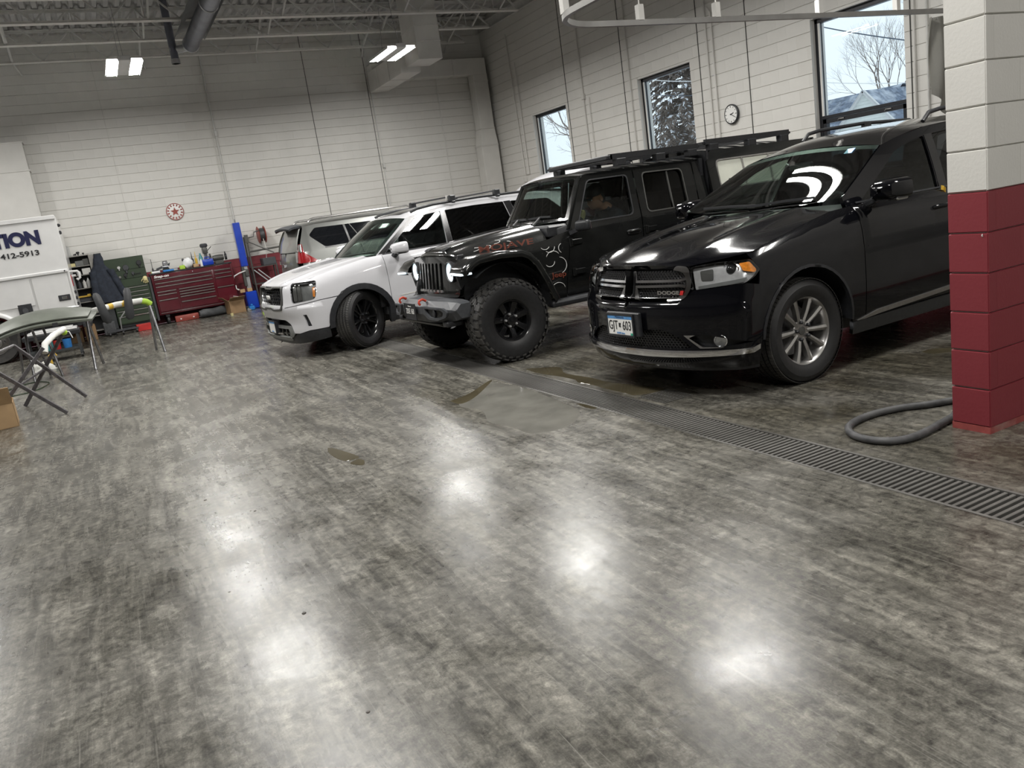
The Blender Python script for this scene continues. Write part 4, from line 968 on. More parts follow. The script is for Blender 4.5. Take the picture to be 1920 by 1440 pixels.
    MB().add([g1(-4.98, 1.17), (g1(-4.98, 1.17)[0], -g1(-4.98, 1.17)[1], 1.17), (-4.78, -.5, 1.61), (-4.78, .5, 1.61)], [(0, 1, 2, 3)]).build('rear_glass', M['glass_tint'], car)
    # mirrors, handles, rails
    mirror(car, -1.74, 1.045, 1.245, .20, .125, .078, pt, band=M['lamp_silver'])
    for sg in (1, -1):
        for x in (-2.40, -3.45):
            y = .935
            o = MB().tube([(x - .11, y + .0, 1.045), (x - .10, y + .03, 1.05), (x + .06, y + .032, 1.048), (x + .085, y + .0, 1.043)], [.014, .017, .017, .014], 10).build('door_handle', pt, car, 50)
            if sg < 0: o.scale = (1, -1, 1)
        r = MB(); yy = sg * .60
        r.tube([(-2.72, yy, 1.70), (-2.80, yy, 1.765), (-2.95, yy, 1.785), (-3.6, yy, 1.805), (-4.3, yy, 1.785), (-4.5, yy, 1.70)], .017, 8).box(-3.58, -3.68, yy - .02, yy + .02, 1.66, 1.80)
        r.build('roof_rail', M['black_plastic'], car, 50)
    kb = thing('padlock_tag', 'key padlock and yellow tag hung on the black door handle side window', 'tag', (0, 0, 0))
    # plate, bracket
    MB().box(-.02, .012, -.20, .19, .452, .632).build('plate_bracket', M['black_plastic'], car, None, .008)
    pl = licence(car, (.02, -.03, .535), lines=[('GJT', .098, -.082, -.004, 'letter_black', .72), ('603', .098, .082, -.004, 'letter_black', .72), ('10,000 lakes', .020, 0, -.060, 'plate_blue', 1.0)])
    MB().box(.0205, .0212, -.18, .12, .582, .609).build('plate_band', M['plate_blue'], pl)
    text('Minnesota', .026, M['letter_navy'], pl, (.0215, -.03, .595), (PI / 2, 0, PI / 2), ext=.0005)
    MB().prism([(-.045, .52), (-.020, .52), (-.026, .532), (-.018, .552), (-.045, .552)], .0205, .0215, 'yz').build('plate_symbol', M['letter_black'], pl)
    MB().box(.0205, .0212, .088, .118, .463, .480).build('plate_sticker', pm('green_sticker', (.03, .35, .22), .5), pl)
    MB().box(-2.0, -1.94, .1, .1, 1.5, 1.5) if False else None
    t_ = ws(np.array([.70]), np.array([.90]))[0]; MB().box(-.03, .03, -.035, .035, -.002, .002).xf(Matrix.Translation(t_) @ Matrix.Rotation(math.radians(33), 4, 'Y')).build('window_sticker', M['plate_blue'], car)
    # wheels and underside, cabin
    for xc in (XW, XW - WB):
        for sg in (1, -1): wheel(car, (xc, sg * .80, ZW), 'alloy', RW, .262, .252, 0, sg)
    MB().box(-4.9, -.25, -.62, .62, .22, .40).build('underbody', M['black_plastic'], car); MB().box(-4.75, -1.42, -.84, .84, .36, .46).build('cabin_floor', M['interior'], car)
    MB().box(-1.40, -.30, -.56, .56, .40, .93).build('engine_bay', M['black_plastic'], car)
    MB().prism([(-1.40, .45), (-1.40, 1.15), (-1.60, 1.175), (-1.82, 1.13), (-1.88, .95), (-1.80, .50)], -.80, .80, 'xz').build('dashboard', M['interior'], car, 40, .02, 2)
    for y in (.37, -.37): seat(car, -2.35, y, .72)
    MB().box(-3.9, -3.4, -.68, .68, .55, .78).box(-3.95, -3.75, -.68, .68, .7, 1.35).build('rear_bench', M['interior_grey'], car, 40, .05, 2)
    steering(car, -1.98, .37, 1.08)
    rmr = ws(np.array([0.]), np.array([.86]))[0]; MB().box(rmr[0] - .10, rmr[0] - .06, -.12, .12, rmr[2] - .11, rmr[2] - .04).build('rear_view_mirror', M['black_plastic'], car, None, .015)
    a = g1(-2.56, 1.19)
    mat = car.matrix_basis.copy() if False else (Matrix.Translation((4.90, -3.37, 0)) @ Matrix.Rotation(CARROT + math.radians(2), 4, 'Z'))
    kb.location = mat @ Vector((a[0], a[1] + .022, 1.075))
    kb.rotation_euler = (0, 0, CARROT + math.radians(2))
    MB().box(-.026, .026, -.014, .014, -.035, .035).build('lock_body', M['black_plastic'], kb, None, .008); MB().tube([(-.016, 0, .03), (-.016, 0, .07), (0, -.004, .085), (.016, 0, .07), (.016, 0, .03)], .0045, 8).build('shackle', M['chrome'], kb, 50)
    MB().box(.022, .026, -.0, .022, .06, .10).prism([(.02, .075), (.06, .085), (.055, .118), (.018, .11)], .006, .009, 'xz').build('tag_card', M['yellow'], kb)
dodge()
# ================================================================ the charcoal pickup with canopy and roof racks
def jeep():
    PX, PY_ = 7.95, -2.78
    car = thing('off_road_pickup', 'charcoal four-door off-road pickup with canopy, roof racks and knobbly tires, driver seated inside', 'pickup', (PX, PY_, 0), CARROT)
    pt = M['charcoal_paint']; XW, ZW, RW = -.74, .412, .418; WB = 3.487; bk = M['black_plastic']
    def yb(x, z):
        b = .80 - .055 * np.clip((z - .95) / .45, -2, 2) ** 2 * (z < .95) - .235 * np.clip(z - 1.20, 0, 2) - .02 * np.clip((z - .95) / .25, 0, 1) ** 2
        return b - .11 * np.clip((x + 1.50) / .55, 0, 1)
    G = lambda x, z: np.stack([x, yb(x, z), z], 1); g1 = lambda x, z: tuple(G(np.array([float(x)]), np.array([float(z)]))[0])
    pp = lambda nm, poly, holes=(), mt=pt, d=.06, off=0.0, sk=.02, mir=True, par=None: patch(nm, G, poly, mt, par or car, holes, d=d, off=off, skirt=sk, mirror=mir, out=-1)
    # cowl side, doors, cab corner, bed side
    pp('cowl_side', [(-.95, 1.085), (-.98, .95), (-1.12, .80), (-1.24, .56), (-1.30, .50), (-1.488, .50), (-1.50, .70), (-1.58, 1.10), (-1.60, 1.185), (-1.45, 1.16), (-1.36, 1.13)])
    fwin = rpoly([(-1.735, 1.245, .05), (-1.955, 1.655, .05), (-2.455, 1.655, .05), (-2.43, 1.245, .06)], .05, 5)
    rwin = rpoly([(-2.635, 1.245, .06), (-2.67, 1.655, .05), (-3.20, 1.645, .06), (-3.19, 1.245, .07)], .05, 5)
    pp('front_door', rpoly([(-1.497, .52, .03), (-1.51, .72, .02), (-1.60, 1.14, .02), (-1.625, 1.21, .02), (-1.905, 1.715, .02), (-2.545, 1.715, .02), (-2.525, 1.20, .01), (-2.47, .52, .03)], .02, 4), [fwin])
    pp('rear_door', rpoly([(-2.485, .52, .03), (-2.54, 1.20, .01), (-2.56, 1.715, .02), (-3.36, 1.700, .04), (-3.34, 1.15, .02), (-3.26, .78, .08), (-3.20, .52, .03)], .02, 4), [rwin])
    pp('cab_corner', [(-3.215, .52), (-3.275, .78), (-3.355, 1.15), (-3.375, 1.70), (-3.42, 1.73), (-3.50, 1.72), (-3.49, .52)], d=.07)
    bedarch = arcp(XW - WB, .43, .50, 14, 172, 14)
    pp('bed_side', [(-3.53, .55)] + bedarch + [(-5.42, .58), (-5.45, 1.235), (-3.53, 1.235)], d=.09)
    pp('sill', [(-1.32, .50), (-1.32, .43), (-3.5, .43), (-3.5, .515)], mt=bk, d=.1, off=-.03)
    MB().box(-3.35, -1.22, .78, .90, .44, .515).build('rock_rail', bk, car, None, .03, 2); MB().box(-3.35, -1.22, -.90, -.78, .44, .515).build('rock_rail', bk, car, None, .03, 2)
    for sg in (1, -1):
        o = None
        for w_, nm in ((fwin, 'front_door_glass'), (rwin, 'rear_door_glass')):
            pass
    pp('front_door_glass', fwin, mt=M['glass_light'], d=.12, off=-.025, sk=0); pp('rear_door_glass', rwin, mt=M['glass_tint'], d=.12, off=-.025, sk=0)
    pp('window_divider', [(-2.985, 1.25), (-3.00, 1.645), (-3.018, 1.645), (-3.003, 1.25)], mt=M['grey_trim'], d=.1, off=-.01)
    for w_, nm in ((fwin, 'front_window_seal'), (rwin, 'rear_window_seal')):
        c = np.mean(np.array(w_), 0); ou = [tuple(c + (np.array(p) - c) * (1.045, 1.06)) for p in w_]; pp(nm, ou, [w_], mt=M['grey_trim'] if 'rear' in nm else bk, d=.08, off=.005)
    def side(fn):
        for sg in (1, -1):
            o = fn()
            if sg < 0: o.scale = (1, -1, 1)
    for x in (-2.38, -3.10):
        side(lambda: MB().box(x - .085, x + .075, .802, .822, 1.035, 1.085).build('handle_recess', bk, car, None, .012)); side(lambda: MB().tube([(x - .08, .80, 1.07), (x - .07, .842, 1.072), (x + .05, .842, 1.07), (x + .07, .80, 1.068)], .012, 8).build('door_handle', pt, car, 50))
    side(lambda: MB().lathe([(0, 0), (.012, 0), (.010, .006), (0, .006)], 12, (-2.49, .80, 1.045), 'y').build('key_lock', M['chrome'], car))
    for z in (.755, 1.06):
        for x in (-1.62, -2.60): side(lambda: MB().box(x - .10, x + .03, .792, .822, z - .028, z + .028).prism([(x + .0, z - .035), (x + .05, z - .045), (x + .05, z + .045), (x, z + .035)], .79, .815, 'xz').build('door_hinge', pt, car, None, .006))
    # hood
    E = [(-.40, .535, 1.075), (-.50, .60, 1.090), (-.8, .645, 1.092), (-1.1, .68, 1.096), (-1.37, .705, 1.100)]
    hd = loft([(-.365, 0, 1.120), (-.42, 0, 1.150), (-.7, 0, 1.200), (-1.05, 0, 1.240), (-1.40, 0, 1.268)], E, 5.5, 3.0)
    def hood(a, t):
        P = hd(a, t); b = np.abs(a); w = np.clip(t * 5 - .3, 0, 1); P[:, 2] += .030 * w / (1 + np.exp((b - .52) * 36)); return P
    gridp('hood', hood, pt, car, (-1, 1, 48), (0, 1, 30), skirt=.03)
    for sg in (1, -1):
        for k in range(9):
            p = hood(np.array([sg * .38]), np.array([.20 + k * .014]))[0]; MB().box(-.004, .004, -.07, .07, -.001, .004).build('vent_louvre', bk, car, loc=(p[0], p[1], p[2] + .002))
        p = hood(np.array([sg * .97]), np.array([.10]))[0]; MB().box(-.05, .02, -.012, .025, -.05, .03).build('hood_latch', bk, car, None, .008, loc=(p[0], p[1] + (0 if sg > 0 else -.013), 1.085))
    for s_, a0 in (('MOJAVE', .0),):
        for sg in (1, -1):
            tx = text(s_, .085, M['orange_dull'], car, (-.905, sg * .672, 1.132), (PI / 2 - .10, 0, PI if sg > 0 else 0), sx=1.95, ext=.002, bold=.001); tx['label'] = 'orange block lettering on the hood side'
            tx.rotation_euler = (PI / 2 - .12, 0, (PI - .14) if sg > 0 else .14)
    # grille
    Fg = lambda y, z: np.stack([-.285 - .07 * (y / .62) ** 2 - .10 * np.clip(z - .76, 0, 1), y, z], 1)
    slots = [rpoly([(y - .027, .765), (y + .027, .765), (y + .027, 1.050), (y - .027, 1.050)], .024, 4) for y in np.arange(-3, 4) * .094]
    eyes = [[(sg * .485 + .105 * math.cos(a), .955 + .105 * math.sin(a)) for a in np.linspace(0, 2 * PI, 28, endpoint=False)] for sg in (1, -1)]
    patch('grille_panel', Fg, rpoly([(-.60, .70, .06), (.60, .70, .06), (.655, .92, .1), (.60, 1.085, .06), (.3, 1.115, .1), (-.3, 1.115, .1), (-.60, 1.085, .06), (-.655, .92, .1)], .05, 4), pt, car, slots + eyes, d=.05, skirt=.05)
    MB().box(-.42, -.375, -.56, .56, .70, 1.06).build('grille_insert', M['dark_grille'], car)
    for y in np.arange(-3, 4) * .094:
        MB().bar((-.34, y, .775), (-.365, y, 1.045), .006, .02).build('grille_slat', M['grey_trim'], car); MB().prism([(y - .024, .752), (y + .024, .752), (y + .018, .775), (y - .018, .775)], -.30, -.285, 'yz').build('slot_trim', M['satin_silver'], car)
    for sg in (1, -1):
        h = MB().lathe([(.106, -.05), (.106, .008), (.098, .014), (.092, .002)], 36, axis='x', cap=False).build('headlamp', bk, car, 40); h.location = (-.335, sg * .485, .955)
        MB().lathe([(.0, -.05), (.05, -.05), (.062, -.03), (.066, -.045), (.09, -.02)], 36, axis='x', cap=False).build('reflector', M['lamp_silver'], h, 40)
        MB().lathe([(.068, -.022), (.070, -.004), (.092, .002), (.094, -.018)], 36, axis='x', cap=False).build('halo_ring', M['led_white'], h, 40)
        MB().lathe([(.0, -.03), (.03, -.028), (.045, -.04), (.05, -.05)], 28, axis='x').build('projector', M['gloss_black'], h, 40)
    # flares: swept lip over each wheel
    def flare(path, yi, yo, nm):
        cx = sum(p[0] for p in path) / len(path); rows = []
        for i, p in enumerate(path):
            a = path[max(i - 1, 0)]; b = path[min(i + 1, len(path) - 1)]; d = Vector((b[0] - a[0], b[1] - a[1])).normalized(); n = Vector((d.y, -d.x))
            if n.dot(Vector((XWc - p[0], .45 - p[1]))) < 0: n = -n
            q = lambda y, k: (p[0] + n.x * k, y, p[1] + n.y * k)
            rows.append([q(yi, .0), q(yo - .07, -.004), q(yo - .015, .004), q(yo, .022), q(yo, .055), q(yo - .012, .07), q(yo - .05, .062), q(yi, .05)])
        for sg in (1, -1):
            o = MB().grid(rows).build(nm, pt, car, 50)
            if sg < 0: o.scale = (1, -1, 1)
    XWc = XW
    flare([(-.285, .925), (-.275, .955), (-.30, 1.0), (-.38, 1.06), (-.46, 1.09), (-.70, 1.105), (-.94, 1.085), (-1.04, 1.04), (-1.13, .94), (-1.22, .76), (-1.295, .58), (-1.31, .54)], .60, .945, 'fender_flare')
    XWc = XW - WB
    flare([(x - WB, z) for x, z in ((-.22, .60), (-.27, .75), (-.36, .92), (-.46, 1.02), (-.74, 1.06), (-1.00, 1.02), (-1.12, .92), (-1.24, .70))], .70, .945, 'fender_flare')
    for sg in (1, -1):
        MB().prism([(-.268, .935), (-.285, .922), (-.37, .945), (-.40, .965), (-.385, .975)], .70, .945, 'xz') if False else None
        dl = MB().bar((-.268, sg * .66, .948), (-.275, sg * .90, .940), .03, .022).bar((-.275, sg * .90, .940), (-.36, sg * .950, .944), .022, .02)
        dl.build('running_lamp', M['led_white'], car, None, .004)
        MB().prism([(-.36, .78), (-.33, .93), (-.46, 1.08), (-1.0, 1.05), (-1.20, .72), (-1.1, .80), (-.9, .96), (-.55, .97)], sg * .60, sg * .64, 'xz').build('inner_fender', M['interior'], car)
    # bumper: faceted modular
    bm_ = []
    def sec(y, xf, xt, zt, zb): return [(-.36, y, zt), (xt, y, zt), (xf, y, zt - .06), (xf, y, zb + .09), (xf - .05, y, zb), (-.36, y, zb)]
    S_ = [(0, -.045, -.11, .705, .48), (.26, -.045, -.11, .705, .48), (.34, -.06, -.13, .695, .475), (.62, -.10, -.20, .685, .485), (.76, -.16, -.24, .675, .50), (.80, -.20, -.26, .66, .52)]
    rows = [sec(-y, *r) for y, *r in S_[::-1]] + [sec(y, *r) for y, *r in S_[1:]]
    b = MB().grid([r + [r[0]] for r in rows]); b.f.append(tuple(range(6))); k = (len(rows) - 1) * 7; b.f.append(tuple(k + i for i in range(6)))
    b.build('front_bumper', M['grey_plastic'], car, None, .012, 2)
    MB().prism([(-.36, .47), (-.10, .47), (-.16, .43), (-.36, .42)], -.55, .55, 'xz').build('skid_plate', M['grey_trim'], car)
    for sg in (1, -1):
        q = [(.30, .655), (.68, .640), (.735, .60), (.715, .545), (.60, .515), (.42, .525), (.325, .585)]
        i_ = [(.37, .635), (.65, .622), (.69, .597), (.675, .56), (.59, .54), (.45, .548), (.39, .59)]
        Fb = lambda y, z: np.stack([np.interp(np.abs(y), [0, .26, .34, .62, .76, .8], [-.045, -.045, -.06, -.10, -.16, -.2]) + .012, y, z], 1)
        m_ = lambda P: ([(sg * a, c) for a, c in P])[::-sg]
        patch('fog_bezel', Fb, rpoly(m_(q), .02, 3), M['grey_plastic'], car, [rpoly(m_(i_), .015, 3)], d=.04, off=.016, skirt=.03)
        patch('fog_pocket', Fb, rpoly(m_(i_), .015, 3), M['dark_grille'], car, d=.06, off=-.008, skirt=0)
        fl = MB().lathe([(.0, 0), (.035, 0), (.04, .012), (.034, .016)], 24, axis='x').build('fog_lamp', bk, car, 40); fl.location = (-.085, sg * .52, .583)
        MB().lathe([(.0, .012), (.033, .010)], 24, axis='x').build('fog_lens', M['lamp_silver'], fl)
        hk = MB().tube([(-.10, sg * .29, .70), (-.065, sg * .29, .722), (-.030, sg * .29, .714), (-.020, sg * .29, .690), (-.032, sg * .29, .668)], .013, 8).build('tow_hook', M['tow_red'], car, 50); hk['label'] = 'red-orange tow hook'
        pocket = MB().box(-.30, -.12, sg * .64 - .06, sg * .64 + .06, .44, .50).build('bumper_end_cap', bk, car, None, .02, 2)
    licence(car, (-.018, .0, .592), bg='letter_black', rim='black_plastic', lines=[('ZUE 160', .080, 0, 0, 'letter_white', .80), ('Minnesota', .022, 0, .055, 'letter_white', 1), ('Blackout', .016, 0, -.058, 'letter_white', 1)][:2])
    # windshield, roof, cab back
    cb = [(-1.645, .700, 1.275), (-1.895, .615, 1.705)]; cb = [cb[0], tuple((np.array(cb[0]) + cb[1]) / 2), cb[1]]
    ws = loft([(-1.575, 0, 1.285), (-1.70, 0, 1.505), (-1.83, 0, 1.730)], cb, 2.5, 2.0)
    gridp('windshield', ws, M['glass_green'], car, (-.93, .93, 20), (.06, .95, 12), skirt=0)
    patch('windshield_frame', ws, [(-1.03, -.02), (1.03, -.02), (1.03, 1.03), (-1.03, 1.03)], pt, car, [rpoly([(-.93, .06), (.93, .06), (.93, .95), (-.93, .95)], .05, 4)], d=.08, off=.004, skirt=.05)
    patch('pillar', lambda x, z: np.stack([x, np.interp(z, [1.2, 1.72], [.735, .645]), z], 1), [(-1.60, 1.20), (-1.885, 1.72), (-1.94, 1.72), (-1.66, 1.20)], pt, car, d=.08, mirror=True, out=-1, skirt=.05)
    for pts in ([(-.75, .10), (-.45, .11), (-.12, .10)], [(-.02, .10), (.30, .12), (.60, .11)]): wiper(car, ws, pts, .02)
    for a in (-.42, .32):
        p = ws(np.array([a]), np.array([.11]))[0]; MB().bar((p[0] + .16, p[1] + .05, 1.262), (p[0] + .02, p[1], p[2] + .01), .022, .014).build('wiper_arm', M['tube'], car)
    MB().box(-1.66, -1.40, -.69, .69, 1.13, 1.258).build('cowl', bk, car, None, .02)
    rf = loft([(-1.815, 0, 1.735), (-2.0, 0, 1.765), (-2.7, 0, 1.785), (-3.47, 0, 1.775)], [(-1.885, .645, 1.715), (-2.05, .668, 1.728), (-2.7, .672, 1.732), (-3.49, .668, 1.725)], 4.5, 2)
    gridp('roof', rf, pt, car, (-1, 1, 30), (0, 1, 20), skirt=.05)
    MB().box(-3.50, -3.46, -.70, .70, .6, 1.73).build('cab_back', bk, car)
    # canopy on the bed
    C = lambda x, z: np.stack([x, .835 - .20 * np.clip(z - 1.24, 0, 1) - .35 * np.clip(z - 1.68, 0, 1) ** 1.6 * 2, z], 1)
    cwin = rpoly([(-3.66, 1.37, .07), (-3.66, 1.675, .06), (-4.75, 1.675, .04), (-4.75, 1.37, .04)], .05, 5)
    can = rpoly([(-3.525, 1.24, .01), (-3.525, 1.70, .03), (-3.60, 1.80, .06), (-5.22, 1.80, .06), (-5.40, 1.24, .02)], .03, 4)
    patch('canopy_side', C, can, pt, car, [cwin], d=.09, mirror=True, out=-1, skirt=.03)
    M['canopy_pane'] = pm('canopy_pane_reflection', (.78, .80, .70), .12, 0, .06, 6, coat=.8)  # pale cream paints the bright reflection into the canopy panes
    patch('canopy_window', C, cwin, M['canopy_pane'], car, d=.15, off=-.008, mirror=True, out=-1, skirt=0)
    c = np.mean(np.array(cwin), 0); patch('canopy_window_frame', C, [tuple(c + (np.array(p) - c) * (1.03, 1.10)) for p in cwin], M['satin_silver'], car, [cwin], d=.1, off=.006, mirror=True, out=-1)
    for x in (-4.03, -4.44): patch('canopy_divider', C, [(x, 1.37), (x, 1.675), (x - .022, 1.675), (x - .022, 1.37)], M['satin_silver'], car, d=.1, off=.004, mirror=True, out=-1)
    gridp('canopy_roof', loft([(-3.53, 0, 1.84), (-4.4, 0, 1.86), (-5.25, 0, 1.84)], [(-3.60, .62, 1.79), (-4.4, .64, 1.80), (-5.20, .62, 1.79)], 3, 2), pt, car, (-1, 1, 16), (0, 1, 12), skirt=.04)
    MB().box(-3.56, -3.53, -.74, .74, 1.24, 1.80).build('canopy_front', bk, car)
    MB().prism([(-5.40, 1.24), (-5.22, 1.80), (-5.24, 1.80), (-5.43, 1.24)], -.72, .72, 'xz').build('canopy_door', pt, car)
    MB().box(-5.43, -3.54, -.72, .72, .74, .78).box(-5.45, -5.41, -.74, .74, .76, 1.24).build('bed', bk, car)
    st = MB()   # scottie dog sticker in the canopy window
    st.prism([(-3.86, 1.395), (-3.86, 1.43), (-3.875, 1.45), (-3.85, 1.447), (-3.85, 1.435), (-3.80, 1.435), (-3.795, 1.46), (-3.775, 1.465), (-3.765, 1.445), (-3.775, 1.435), (-3.78, 1.395), (-3.795, 1.395), (-3.80, 1.415), (-3.84, 1.415), (-3.845, 1.395)], .811, .815, 'xz')
    st.build('dog_sticker', M['letter_black'], car)
    # roof racks
    def rack(nm, x0, x1, z0, z1, hw, n, feet, wedge):
        o = MB().box(x1, x0, hw - .02, hw + .02, z1 - .03, z1 + .03).build('roof_rack', bk, car); MB().box(x1, x0, -hw - .02, -hw + .02, z1 - .03, z1 + .03).build('rack_rail', bk, o)
        for i in range(n):
            x = (wedge or x0) + (x1 - (wedge or x0)) * i / (n - 1); MB().box(x - .04, x + .04, -hw, hw, z1 - .018, z1 + .006).build('rack_slat', bk, o)
        if wedge: MB().add([(x0, -hw, z0), (x0, hw, z0), (wedge, hw, z1 + .01), (wedge, -hw, z1 + .01), (x0, -hw, z0 - .015), (x0, hw, z0 - .015), (wedge, hw, z1 - .01), (wedge, -hw, z1 - .01)], [(0, 1, 2, 3), (7, 6, 5, 4), (0, 4, 5, 1), (2, 6, 7, 3)]).build('wind_fairing', bk, o)
        for x in feet:
            for sg in (1, -1): MB().box(x - .06, x + .06, sg * hw - .04, sg * hw + .05, z1 - .10, z1 - .025).tube([(x, sg * (hw + .0), z1 - .03), (x, sg * hw, z1 + .0)], .012, 8).build('rack_foot', bk, o, None, .01)
    rack('roof_rack', -2.30, -3.50, 1.865, 1.866, .63, 8, (-2.42, -2.95, -3.40), None)
    MB().prism([(-2.30, 1.835), (-2.285, 1.85), (-2.285, 1.885), (-2.33, 1.896), (-2.33, 1.835)], -.65, .65, 'xz').build('rack_front_bar', bk, car, None, .006); MB().box(-2.284, -2.278, -.60, -.44, 1.850, 1.880).build('rack_badge', M['grey_trim'], car)
    rack('roof_rack', -3.62, -4.92, 1.893, 1.898, .63, 7, (-3.72, -4.30, -4.82), None)
    # mirrors, badges, scrawled decal
    for sg in (1, -1):
        m = MB().box(-.045, .045, -.075, .085, -.05, .055).build('door_mirror', bk, car, 40, .03, 3); m.location = (-1.67, sg * .935, 1.215); m.rotation_euler = (0, 0, sg * .5)
        MB().box(-.050, -.045, -.062, .072, -.038, .042).build('mirror_glass', M['lamp_silver'], m, None, .002); MB().bar((.0, -sg * .05, -.03), (.0, -sg * .15, -.06), .05, .04).build('mirror_stalk', bk, m)
    for sg in (1, -1):
        s = thing_part(car, 'side_decal'); s.scale = (1, sg, 1)
        ry = .788
        MB().lathe([(.0, 0), (.034, 0), (.032, .005), (0, .005)], 24, (-1.42, ry - .03, 1.035), 'y').build('round_badge', M['orange'], s)
    for sg in (1, -1):
        t = text('Jeep', .075, M['orange_dull'], car, (-1.415, sg * .778, .755), (PI / 2, 0, (PI - .22) if sg > 0 else .22), sx=1.2, ext=.002, bold=.001); t['label'] = 'orange name badge'
    arcs = MB()
    for (x, z, r, a0, a1) in ((-1.345, 1.05, .055, 180, 320), (-1.49, 1.02, .05, -60, 70), (-1.37, .93, .075, 20, 150), (-1.42, .85, .085, 100, 250), (-1.33, .90, .05, 180, 330), (-1.40, .60, .075, 10, 170), (-1.30, 1.08, .05, 210, 330)):
        P = [(x + r * math.cos(math.radians(a0 + (a1 - a0) * i / 12)), z + r * math.sin(math.radians(a0 + (a1 - a0) * i / 12))) for i in range(13)]
        arcs.tube([g1(px, pz)[:1] + (g1(px, pz)[1] + .004,) + g1(px, pz)[2:] for px, pz in P], [.0012] + [.0032] * 11 + [.0012], 5)
    for (a_, t_, r) in ((.90, .62, .05), (.86, .35, .06), (.88, .45, .05), (.80, .55, .06)):
        P = hood(np.array([a_ + r * math.cos(k * .3) for k in range(9)]), np.array([t_ + r * 1.2 * math.sin(k * .3) for k in range(9)])); arcs.tube([tuple(p + np.array((0, .003, .004))) for p in P], .0028, 5)
    ar = arcs.build('scrawled_stripes', M['letter_white'], car); ar['kind'] = 'stuff'; ar['label'] = 'thin white curved pen strokes'
    # running gear, cabin
    for xc in (XW, XW - WB):
        for sg in (1, -1): wheel(car, (xc, sg * .795, ZW), 'mud', RW, .29, .222, 0, sg); liner(car, xc, .50, .49, sg * .88, sg * .50, 'interior', .9 if xc == XW else 0)
        MB().tube([(xc, -.7, ZW), (xc, .7, ZW)], .05, 12).lathe([(0, -.12), (.12, -.08), (.14, 0), (.12, .08), (0, .12)], 20, (xc, .15, ZW), 'x').build('axle', bk, car, 40)
    for sg in (1, -1): MB().box(-5.4, -.3, sg * .42 - .04, sg * .42 + .04, .52, .64).build('frame_rail', bk, car)
    MB().box(-1.50, -.42, -.55, .55, .62, 1.06).build('engine_bay', bk, car); MB().box(-3.46, -1.50, -.74, .74, .50, .58).build('cabin_floor', M['interior'], car)
    MB().prism([(-1.50, .58), (-1.50, 1.22), (-1.70, 1.25), (-1.84, 1.20), (-1.88, 1.0), (-1.80, .58)], -.72, .72, 'xz').build('dashboard', M['interior'], car, 40, .02, 2)
    for y in (.36, -.36): seat(car, -2.25, y, .82, 'interior')
    MB().box(-3.3, -2.85, -.66, .66, .66, .86).box(-3.42, -3.28, -.66, .66, .8, 1.4).build('rear_bench', M['interior'], car, 40, .05, 2)
    steering(car, -1.98, .36, 1.17, 25)
    sp_ = wheel(car, (-5.62, .0, 1.40), 'mud', RW, .29, .222, 0, 1); sp_.rotation_euler = (0, 0, PI / 2); sp_['label'] = 'spare wheel on the tail'
    MB().box(-5.50, -5.43, -.10, .10, 1.15, 1.5).build('spare_carrier', bk, car)
def thing_part(car, name):
    o = bpy.data.objects.new(name, None); COL.objects.link(o); o.parent = car; return o
jeep()
